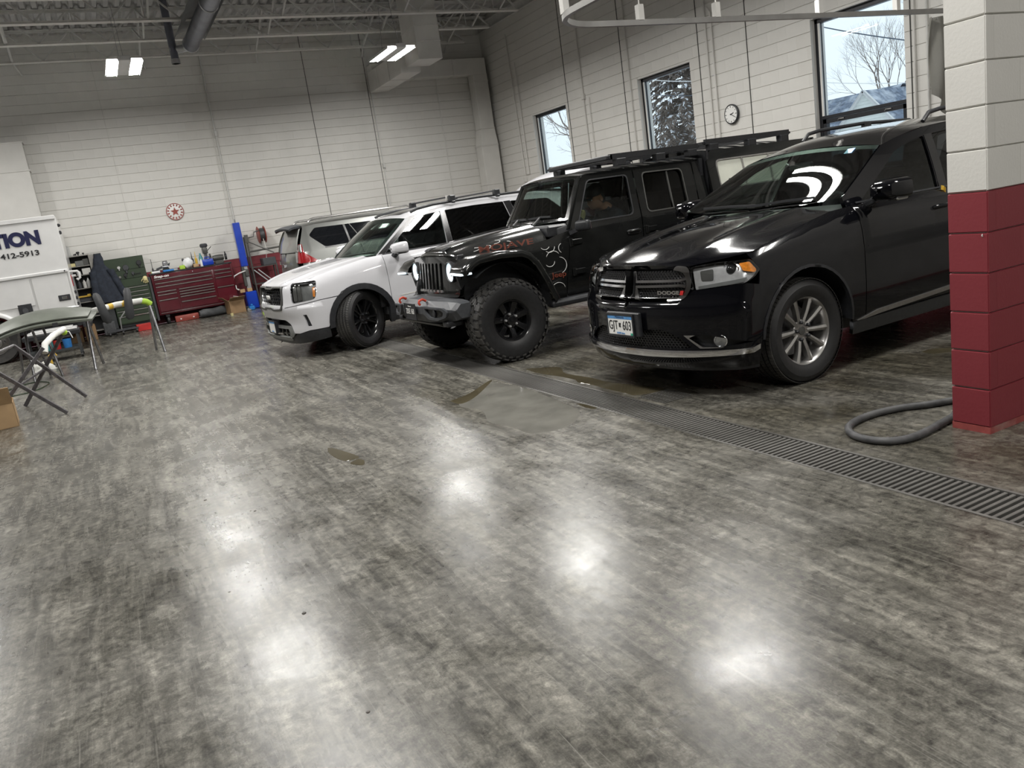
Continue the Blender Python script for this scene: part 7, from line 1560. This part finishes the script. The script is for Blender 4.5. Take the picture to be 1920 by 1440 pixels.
# ---- stands and the hood being prepared
M['trim_dark'] = pm('dark_trim_panel', (.040, .042, .045), .5, 0, .15, 20)
def stand_x():
    s = thing('folding_stand', 'dark steel crossed-leg sawhorse with padded bar at the left edge', 'stand', (10.5, .9, 0)); o = Vector((10.5, .9, 0))
    F = [Vector(p) for p in ((10.05, 1.40, .0), (11.137, 1.119, .0), (9.89, .627, .0), (10.858, .444, .0))]; T = [Vector(p) for p in ((10.12, .70, .74), (10.92, .50, .83), (9.93, 1.30, .74), (10.98, 1.05, .76))]
    for f, t in ((F[0], T[0]), (F[1], T[1]), (F[2], T[2]), (F[3], T[3])): MB().bar(f - o + Vector((0, 0, .012)), t - o, .038, .038).build('leg', M['tube_dark'], s, None, .004)
    MB().tube([T[0] - o + Vector((0, 0, -.06)), T[0] - o + Vector((.06, -.02, .03)), (T[0] + T[1]) / 2 - o + Vector((0, 0, .04)), T[1] - o + Vector((0, 0, .02))], .034, 12).build('pad', M['foam'], s, 50); MB().tube([T[1] - o + Vector((-.05, .02, .01)), T[1] - o + Vector((0, 0, -.02))], .036, 12).build('tape_wrap', M['tape'], s, 50)
    MB().tube([T[2] - o, T[3] - o], .018, 10).build('top_bar', M['tube'], s, 50)
    MB().bar((F[0] + T[0]) / 2 - o + Vector((0, 0, .0)), (F[1] + T[1]) / 2 - o, .02, .02).build('cross_bar', M['tube_dark'], s)
    MB().tube([T[1] - o, T[1] - o + Vector((.02, -.05, -.02)), T[1] - o + Vector((.02, -.07, -.10))], .006, 6).build('loose_tape', M['paper'], s, 50)
stand_x()
def stand_b():
    s = thing('folding_stand', 'chromed panel stand with white foam bar and lime green taped ends', 'stand', (14.2, -.15, 0)); o = Vector((14.2, -.15, 0))
    L, R_ = Vector((13.95, .30, .82)), Vector((14.45, -.64, .845))
    for f, t in (((13.636, .342, 0), L), ((14.24, .225, 0), L), ((14.8, -.600, 0), R_), ((14.25, -.70, 0), R_)): MB().tube([Vector(f) - o, t - o + Vector((0, 0, -.02))], .022, 10).build('leg', M['tube'], s, 50)
    d = (R_ - L); MB().tube([L - o + d * .04, L - o + d * .10 + Vector((0, 0, .035)), (L + R_) / 2 - o + Vector((0, 0, .055)), R_ - o - d * .10 + Vector((0, 0, .035))], .046, 14).build('pad', M['foam'], s, 50)
    MB().tube([L - o - d * .01 + Vector((0, 0, -.01)), L - o + d * .07 + Vector((0, 0, .02))], .048, 14).build('tape_wrap', M['tape'], s, 50); MB().tube([R_ - o - d * .12 + Vector((0, 0, .032)), R_ - o - d * .03, R_ - o + d * .02 + Vector((0, 0, -.05))], .048, 14).build('tape_wrap', M['tape'], s, 50)
    for q in (.35, .55, .8): MB().tube([L - o + d * q + Vector((0, 0, .048)), L - o + d * (q + .07) + Vector((0, 0, .05))], .0475, 14).build('yellow_tape', M['yellow'], s, 50) if q != .8 else None
    c = thing('folding_stand', 'bare steel stand holding up the far side of the loose hood', 'stand', (13.9, 1.1, 0))
    for f, t in (((-.3, .06, 0), (-.05, .03, .80)), ((.25, -.12, 0), (.0, -.05, .80)), ((-.15, -.30, 0), (-.05, -.20, .80)), ((.3, .25, 0), (.05, .12, .80))): MB().tube([f, t], .018, 10).build('leg', M['tube'], c, 50)
    MB().tube([(-.06, .35, .80), (.02, -.55, .82)], .018, 10).build('top_bar', M['tube'], c, 50); MB().tube([(-.2, .0, .25), (.15, -.1, .25)], .012, 8).build('brace', M['tube_dark'], c, 50)
    h = thing('loose_hood', 'grey-green primed car hood resting on the stands by the truck', 'hood', (13.75, .85, .84))
    f_ = loft([(-.62, 0, -.02), (-.3, 0, .10), (.1, 0, .135), (.55, 0, .11)], [(-.55, .64, -.05), (-.3, .70, .0), (.1, .72, .02), (.55, .70, .0)], 2.2, 2)
    sf = lambda a, t: f_(a, t) + np.stack([0 * a, 0 * a, np.where(a > 0, -.08 * a ** 2, .0)], 1)
    gridp('skin', sf, M['primer'], h, (-1, 1, 30), (0, 1, 18), skirt=.03, out=-1); gridp('inner_frame', sf, M['primer'], h, (-.9, .9, 20), (.06, .94, 12), off=.035, skirt=.02, out=-1)
    for a, t in ((-.25, .02), (-.45, .08)): p = sf(np.array([a]), np.array([t]))[0]; MB().box(-.02, .01, -.035, .035, -.05, .0).build('latch', M['black_plastic'], h, loc=tuple(p))
    pp_ = thing('paper_sheets', 'white masking paper lying on the loose hood', 'paper', (13.9, .52, .975)); MB().box(-.10, .10, -.17, .17, .0, .004).box(-.05, .16, -.12, .08, .004, .010).build('sheet', M['paper'], pp_)
    # low bench behind with white panel, tub, jack
    w = thing('white_panel', 'white body panel laid on a dark trolley under the truck side', 'panel', (16.4, .95, .50)); MB().box(-.25, .25, -.42, .38, 0, .035).box(-.2, .2, -.36, .32, .035, .06).build('panel', M['white'], w, None, .01)
    tr_ = thing('dark_trolley', 'dark low trolley carrying the white body panel', 'trolley', (16.4, .95, 0)); MB().box(-.3, .3, -.45, .45, .42, .498).build('deck', M['black_plastic'], tr_, None, .01); MB().box(-.28, .28, -.42, .42, .16, .20).build('lower_deck', M['dgrey_steel'], tr_)
    for x in (-.27, .27):
        for y in (-.4, .4): MB().box(x - .02, x + .02, y - .02, y + .02, .08, .43).build('leg', M['dgrey_steel'], tr_); MB().lathe([(0, -.02), (.04, -.02), (.04, .02), (0, .02)], 16, (x, y, .04), 'y').build('caster', M['rubber_clean'], tr_, 40)
    for (x, y, z, r, hh, mt, lb) in ((16.2, .74, .2, .075, .16, 'blue_plastic', 'bright blue tub on the lower deck of the dark trolley'), (16.2, 1.02, .2, .07, .18, 'teal_glass', 'pale blue tub behind the steel stand on the trolley'), (16.2, .90, .2, .06, .16, 'red_enamel', 'red can between the two blue tubs')):
        t = thing('tub', lb, 'tub', (x, y, z)); MB().lathe([(0, 0), (r * .85, 0), (r, hh), (r * .94, hh), (r * .8, .01)], 20).build('body', M[mt], t, 40)
    t = thing('yellow_clamp', 'yellow and black hand clamp hanging beside the crossed sawhorse', 'clamp', (15.2, .98, .0)); MB().tube([(0, 0, 0), (0, .02, .20), (.02, -.04, .26), (.02, -.08, .18)], .02, 8).build('frame', M['yellow'], t, 40); MB().box(-.03, .03, -.03, .1, .0, .06).build('base', M['black_plastic'], t)
    t = thing('rag_pile', 'pale rags heaped on the floor behind the crossed sawhorse', 'rags', (15.0, 1.12, 0)); rr = [[(.16 * math.sin(a) * math.cos(q) * (1 + .3 * math.sin(q * 5 + i)), .16 * math.sin(a) * math.sin(q) * (1 + .25 * math.sin(q * 3 + i)), max(0, .12 * math.cos(a) * (1 + .3 * math.sin(q * 4)))) for q in np.linspace(0, 2 * PI, 17)] for i, a in enumerate(np.linspace(.05, PI / 2, 7))]; MB().grid(rr).build('cloth', M['foam'], t, 60)
    # trim panels on their low caster frame
    f = thing('caster_frame', 'low dark caster frame on the floor in front of the green cabinet', 'frame', (19.45, -.22, 0)); MB().bar((-.12, .3, .10), (-.12, -.32, .10), .04, .03).bar((.16, .3, .10), (.16, -.32, .10), .04, .03).bar((-.12, .1, .10), (.16, .1, .10), .04, .03).bar((-.12, -.2, .10), (.16, -.2, .10), .04, .03).build('rails', M['grey_plastic'], f)
    for x, y in ((-.12, .26), (-.12, -.28), (.16, .26), (.16, -.28), (-.12, 0)): MB().lathe([(0, -.018), (.038, -.018), (.042, 0), (.038, .018), (0, .018)], 16, (x, y, .042), 'y').build('caster', M['rubber_clean'], f, 40)
    MB().tube([(-.1, .02, .1), (-.12, .0, .35), (-.12, -.16, .52)], .014, 8).build('prop_rod', M['galv'], f, 40)
    for x, top, bot, lb in ((13.80, (.095, 1.13), (.01, .64), 'left leaning dark grey trim panel hung over the white foam bar'), (14.0, (-.355, 1.13), (-.305, .63), 'right upright dark grey trim panel hung over the white foam bar')):
        t = thing('trim_panel', lb, 'panel', (x, bot[0], bot[1])); R2 = []
        for i in range(15):
            q = i / 14; z = (top[1] - bot[1]) * q; hw = (.070 - .016 * q) * min(1, 9 * min(q + .02, 1.02 - q)) ** .5; R2.append([(-.02 + .10 * (2 * q - 1) ** 2 * .5 + .02 * s * s, (top[0] - bot[0]) * q + s * hw, z) for s in np.linspace(-1, 1, 7)])
        b = MB().grid(R2); b.grid([[(x_ + .02, y_, z) for x_, y_, z in r] for r in R2]); b.build('panel', M['trim_dark'], t, 60); MB().tube([(.0, (top[0] - bot[0]) * .5, (top[1] - bot[1]) * .42), (.12, (top[0] - bot[0]) * .5, (top[1] - bot[1]) * .44)], .012, 8).build('clip', M['black_plastic'], t)
    q = thing('parts_bin', 'grey bin standing behind the low caster frame', 'bin', (19.75, .02, 0)); MB().box(-.12, .12, -.12, .12, .02, .30).build('bin', M['grey_cloth'], q, None, .015)
stand_b()
# ---- floor: hose, drain basin, puddles, specks
P = [(2.909, -4.353), (2.950, -4.300), (3.009, -4.154), (3.088, -4.022), (3.133, -3.846), (3.123, -3.674), (3.071, -3.550), (2.971, -3.469), (2.859, -3.450), (2.756, -3.495), (2.710, -3.60), (2.715, -3.733), (2.735, -3.862), (2.765, -4.027), (2.82, -4.2)]
hs = thing('rubber_hose', 'dusty black rubber hose looped on the floor against the red block wall', 'hose', (2.9, -3.8, 0)); c = crom([(x - 2.9, y + 3.8, .021) for x, y in [(2.80, -5.0), (2.85, -4.65)] + P + [(2.80, -4.6), (2.80, -5.2)]], 5); MB().tube([tuple(p) for p in c], .021, 12).build('hose', M['hose'], hs, 60)
db = thing('drain_basin', 'small square bar grate set in the floor before the nearest vehicle', 'grate', (4.615, -3.46, 0)); Rz = Matrix.Rotation(.30 * 0, 4, 'Z')
for k in range(9): MB().box(-.15 + k * .034, -.138 + k * .034, -.13, .13, .0005, .006).build('bar', M['grate'], db)
for k in range(5): MB().box(-.155, .14, -.13 + k * .062, -.122 + k * .062, .0005, .005).build('cross_bar', M['grate'], db)
M['puddle'] = pm('brown_puddle', (.075, .064, .040), .06, 0, .25, 3); M['damp'] = pm('damp_concrete', (.165, .16, .142), .12, 0, .2, 4)
def puddle(lb, pts, mt='puddle', z=.0016, sm=True):
    c = np.array(crom(pts + pts[:1], 5))[:-1] if sm else np.array(pts); g = c.mean(0); k = len(c); v = [(x - g[0], y - g[1], z) for x, y in c] + [(g[0] + (x - g[0]) * 1.0 - g[0] + 0, y - g[1], 0) for x, y in c]
    o = MB().add([(x - g[0], y - g[1], z) for x, y in c] + [(( x - g[0]) * 1.02, (y - g[1]) * 1.02, .0001) for x, y in c], [tuple(range(k))] + [(i, k + i, k + (i + 1) % k, (i + 1) % k) for i in range(k)]).build('puddle', M[mt], None); o.location = (g[0], g[1], 0); tag(o, lb, 'puddle')
puddle('small brown puddle on the open floor left of centre', [(5.657, -1.190), (5.572, -1.227), (5.295, -1.285), (5.206, -1.285), (5.207, -1.202), (5.317, -1.169), (5.508, -1.159)])
puddle('tiny brown puddle just right of the small one on the open floor', [(5.181, -1.277), (5.095, -1.292), (5.009, -1.255), (5.122, -1.203)])
puddle('pointed brown puddle beside the floor grate in front of the pickup', [(6.109, -2.368), (6.201, -2.585), (6.454, -2.873), (6.485, -2.943), (6.338, -2.833), (6.026, -2.555), (5.930, -2.387)])
puddle('long brown puddle between floor grate and the nearest vehicle', [(6.597, -3.357), (6.494, -3.456), (6.314, -3.572), (6.046, -3.467), (5.651, -3.493), (5.332, -3.492), (4.85, -3.60), (4.80, -3.50), (4.86, -3.36), (4.946, -3.348), (5.279, -3.351), (5.439, -3.36), (5.628, -3.343), (5.744, -3.379), (5.983, -3.373), (6.297, -3.333)])
puddle('dark wet patch under the side of the nearest vehicle', [(3.914, -5.350), (3.910, -5.450), (3.791, -5.541), (3.731, -5.452), (3.810, -5.339)])
puddle('small wet spot against the front edge of the floor grate', [(5.049, -2.952), (4.993, -2.975), (4.807, -2.979), (4.840, -2.937)])
puddle('large thin damp patch on the floor in front of the grate', [(6.434, -2.906), (6.117, -2.950), (5.868, -2.965), (5.125, -2.904), (4.800, -2.818), (4.592, -2.578), (4.652, -2.358), (4.929, -2.338), (5.210, -2.297), (5.549, -2.401), (5.943, -2.379)], 'damp', .0008)
sb = MB()
for i, (x, y) in enumerate([(4.726, -.479), (4.70, -.50), (5.195, -.277), (2.341, -.45), (3.188, -.438), (3.476, -.922), (2.309, -2.843), (2.843, -3.587), (2.928, -3.618), (2.823, -3.626), (3.656, -.203), (4.618, -2.298), (4.501, -2.356), (6.604, -1.144), (2.0, -3.45), (2.2, -3.42), (2.376, -3.345)]):
    r = .006 + .006 * ((i * 7) % 5) / 5; sb.lathe([(r, 0), (r * .8, r * .35), (0, r * .4)], 7, (x, y, 0), a0=i)
tag(sb.build('grit_specks', pm('grit', (.06, .052, .045), .6, 0, .5, 60), None), 'scattered dark grit specks on the concrete floor', 'debris', kind='stuff')
cb_ = thing('air_line', 'thin pale air line lying on the floor behind the crossed sawhorse', 'hose', (12.2, 1.3, 0)); MB().tube([tuple(p) for p in crom([(.6, .5, .008), (.2, .2, .008), (.3, -.2, .008), (.9, -.35, .008), (1.3, -.1, .008), (.9, .2, .008), (.2, .5, .008)], 6)], .008, 6).build('line', M['tape'] if False else M['dgreen'], cb_, 60)
# ================================================================ outside the windows
tag(MB().add([(-60, -140, -.35), (140, -140, -.35), (140, YR - .35, -.35), (-60, YR - .35, -.35)], [(0, 1, 2, 3)]).build('ground', M['snow'], None, recalc=False), kind='structure')
def tree(label, x, y, h, seed, spread=.55, levels=6, r0=.16, group=None):
    rnd = random.Random(seed); t = thing('bare_tree', label, 'tree', (x, y, -.35)); tr = MB(); br = MB()
    def grow(p, d, l, r, lv, mb):
        n = 3; pts = [p]; q = Vector(p); dd = Vector(d)
        for i in range(n):
            dd = (dd + Vector((rnd.uniform(-.12, .12), rnd.uniform(-.12, .12), rnd.uniform(-.02, .10)))).normalized(); q = q + dd * l / n; pts.append(q.copy())
        mb.tube(pts, [r, r * .9, r * .78, r * .62], 5 if lv > 1 else 8, cap=False)
        if lv >= levels: return
        k = rnd.choice((2, 3, 3)) if lv < levels - 1 else rnd.choice((3, 4))
        for j in range(k):
            a = 2 * PI * (j + rnd.random() * .7) / k; s = spread * rnd.uniform(.55, 1.15); u = dd.cross(Vector((0, 0, 1)) if abs(dd.z) < .95 else Vector((1, 0, 0))).normalized(); w = dd.cross(u)
            nd = (dd * math.cos(s) + (u * math.cos(a) + w * math.sin(a)) * math.sin(s)).normalized(); st = pts[-1] if j else pts[-2]
            grow(st, nd, l * rnd.uniform(.66, .84), r * rnd.uniform(.50, .62), lv + 1, br)
    grow(Vector((0, 0, 0)), Vector((0, 0, 1)), h * .27, r0, 0, tr); tr.build('trunk', M['bark'], t, 60, recalc=False); tag(br.build('branches', M['bark'], t, 60, recalc=False), kind='stuff')
tree('bare tree seen through the narrowest, farthest window', 40.5, -27.5, 10.5, 5, .62, 6, .22)
tree('bare tree with upright crown centred behind the gabled house', 33.6, -50, 13.5, 11, .40, 7, .20)
tree('bare tree at the left behind the gabled house roof', 39.5, -53, 12.0, 23, .42, 7, .18)
tree('bare tree at the right behind the gabled house', 29.6, -47, 12.5, 31, .42, 7, .18)
def conifer():
    rnd = random.Random(4); t = thing('conifer', 'snow-dusted grey-brown conifer filling the middle window', 'tree', (36.0, -30.5, -.35)); H = 15.0; R = 3.6
    MB().tube([(0, 0, 0), (0, 0, H)], [.25, .02], 8).build('trunk', M['bark'], t, 60); br = MB(); nd = MB(); sn = MB()
    for i in range(420):
        z = 1 + (H - 1.4) * (i / 420) ** .9; l = R * (1 - z / H) ** .75 * rnd.uniform(.8, 1.1) + .2; a = rnd.uniform(0, 2 * PI); d = Vector((math.cos(a), math.sin(a), 0)); tip = d * l + Vector((0, 0, z - .22 * l))
        p0 = Vector((0, 0, z)); p1 = p0 + d * l * .5 + Vector((0, 0, .02 * l)); br.tube([p0, p1, tip], [.035, .022, .006], 4, cap=False)
        for k in range(int(l * 30)):
            q = rnd.uniform(.2, 1); c = p0.lerp(p1, q * 2) if q < .5 else p1.lerp(tip, q * 2 - 1); s = Vector((-d.y, d.x, 0)) * rnd.choice((-1, 1)); e = c + s * rnd.uniform(.15, .5) * (1.2 - q) + d * rnd.uniform(.05, .3) + Vector((0, 0, -rnd.uniform(.05, .32))); w = Vector((rnd.uniform(-.06, .06), rnd.uniform(-.06, .06), rnd.uniform(.02, .07)))
            (sn if rnd.random() < .16 else nd).add([c, c.lerp(e, .5) + w, e, c.lerp(e, .5) - w], [(0, 1, 2, 3)])
    tag(br.build('branches', M['bark'], t, recalc=False), kind='stuff'); tag(nd.build('needles', M['needles'], t, recalc=False), kind='stuff'); tag(sn.build('snow_tufts', M['snow'], t, recalc=False), kind='stuff')
conifer()
def house():
    h = thing('gabled_house', 'white-sided house with snowy blue-grey shingle roof seen through the largest window', 'house', (31.1, -38.5, -.35))
    w = 2.55; za, ze = 5.10, 2.55; pitch = (za - ze) / w
    MB().prism([(-w, 0), (w, 0), (w, ze), (0, za), (-w, ze)], -3.4, -.02, 'xz').build('gable_wall', M['siding'], h)
    lap = MB().box(-1, 1, -.012, .004, 0, .012).mesh('siding_board', M['siding'])
    for k in range(30):
        z = .15 + k * .165; hw = w if z < ze else w * (za - z) / (za - ze)
        if hw < .12: break
        MB().add([(-hw, -.02, z), (hw, -.02, z), (hw * .998, .012, z + .004), (-hw * .998, .012, z + .004), (-hw * .97, -.018, z + .15), (hw * .97, -.018, z + .15)], [(0, 1, 2, 3), (3, 2, 5, 4)]).build('siding_board', M['siding'], h)
    for s in (1, -1):
        MB().bar((s * (w + .22), .06, ze - .22 * pitch - .02), (0, .06, za + .02), .14, .16).build('rake_board', M['white'], h); r = MB().add([(s * (w + .3), .14, ze - .3 * pitch), (0, .14, za + .06), (0, -3.6, za + .06), (s * (w + .3), -3.6, ze - .3 * pitch)], [(0, 1, 2, 3)]).build('gable_roof', M['shingle'], h)
    z0, z1 = 2.35, 5.35
    for k in range(12):
        a = k / 12; b = (k + 1) / 12; MB().add([(.2, -.2 - 3.2 * a, z0 + (z1 - z0) * a + .03), (12, -.2 - 3.2 * a, z0 + (z1 - z0) * a + .03), (12, -.2 - 3.2 * b, z0 + (z1 - z0) * b), (.2, -.2 - 3.2 * b, z0 + (z1 - z0) * b), (.2, -.2 - 3.2 * a, z0 + (z1 - z0) * a), (12, -.2 - 3.2 * a, z0 + (z1 - z0) * a)], [(0, 1, 2, 3), (0, 4, 5, 1)]).build('shingle_course', M['shingle'], h)
    box('main_wall', M['siding'], h, -8, 12, -6.5, -.5, 0, 2.4, 0); MB().add([(-8, -3.4, z1), (12, -3.4, z1), (12, -6.8, z0), (-8, -6.8, z0)], [(0, 1, 2, 3)]).build('back_roof', M['shingle'], h)
    MB().add([(-8, -.2, z0), (-.2, -.2, z0), (-.2, -3.4, z1), (-8, -3.4, z1)], [(0, 1, 2, 3)]).build('side_roof', M['shingle'], h)
    f = box('window', M['white'], h, -.5, .5, .0, .05, 1.0, 2.3, .01); box('pane', M['gloss_glass'], f, -.42, .42, .045, .056, 1.08, 2.22, 0)
house()
for a, b, r, lb in (((22.63, -26, 6.31), (19.27, -26, 5.06), .022, 'dark sloping utility wire crossing the top of the largest window'), ((22.69, -26, 4.34), (19.26, -26, 3.67), .014, 'pale level wire crossing the middle of the largest window'), ((33.13, -26, 6.49), (30.31, -26, 5.88), .02, 'upper pale wire crossing the middle window'), ((33.33, -26, 5.84), (30.29, -26, 5.24), .016, 'lower dark wire crossing the middle window')):
    A, B = Vector(a), Vector(b); d = B - A; A2, B2 = A - d * 1.0, B + d * 1.0; w = thing('utility_wire', lb, 'wire', tuple(A)); MB().tube([A2 - A + (B2 - A2) * (i / 12) - Vector((0, 0, .25 * (1 - (2 * i / 12 - 1) ** 2) - .22)) for i in range(13)], r, 6).build('wire', M['white'] if 'pale' in lb else M['wire'], w, 60)
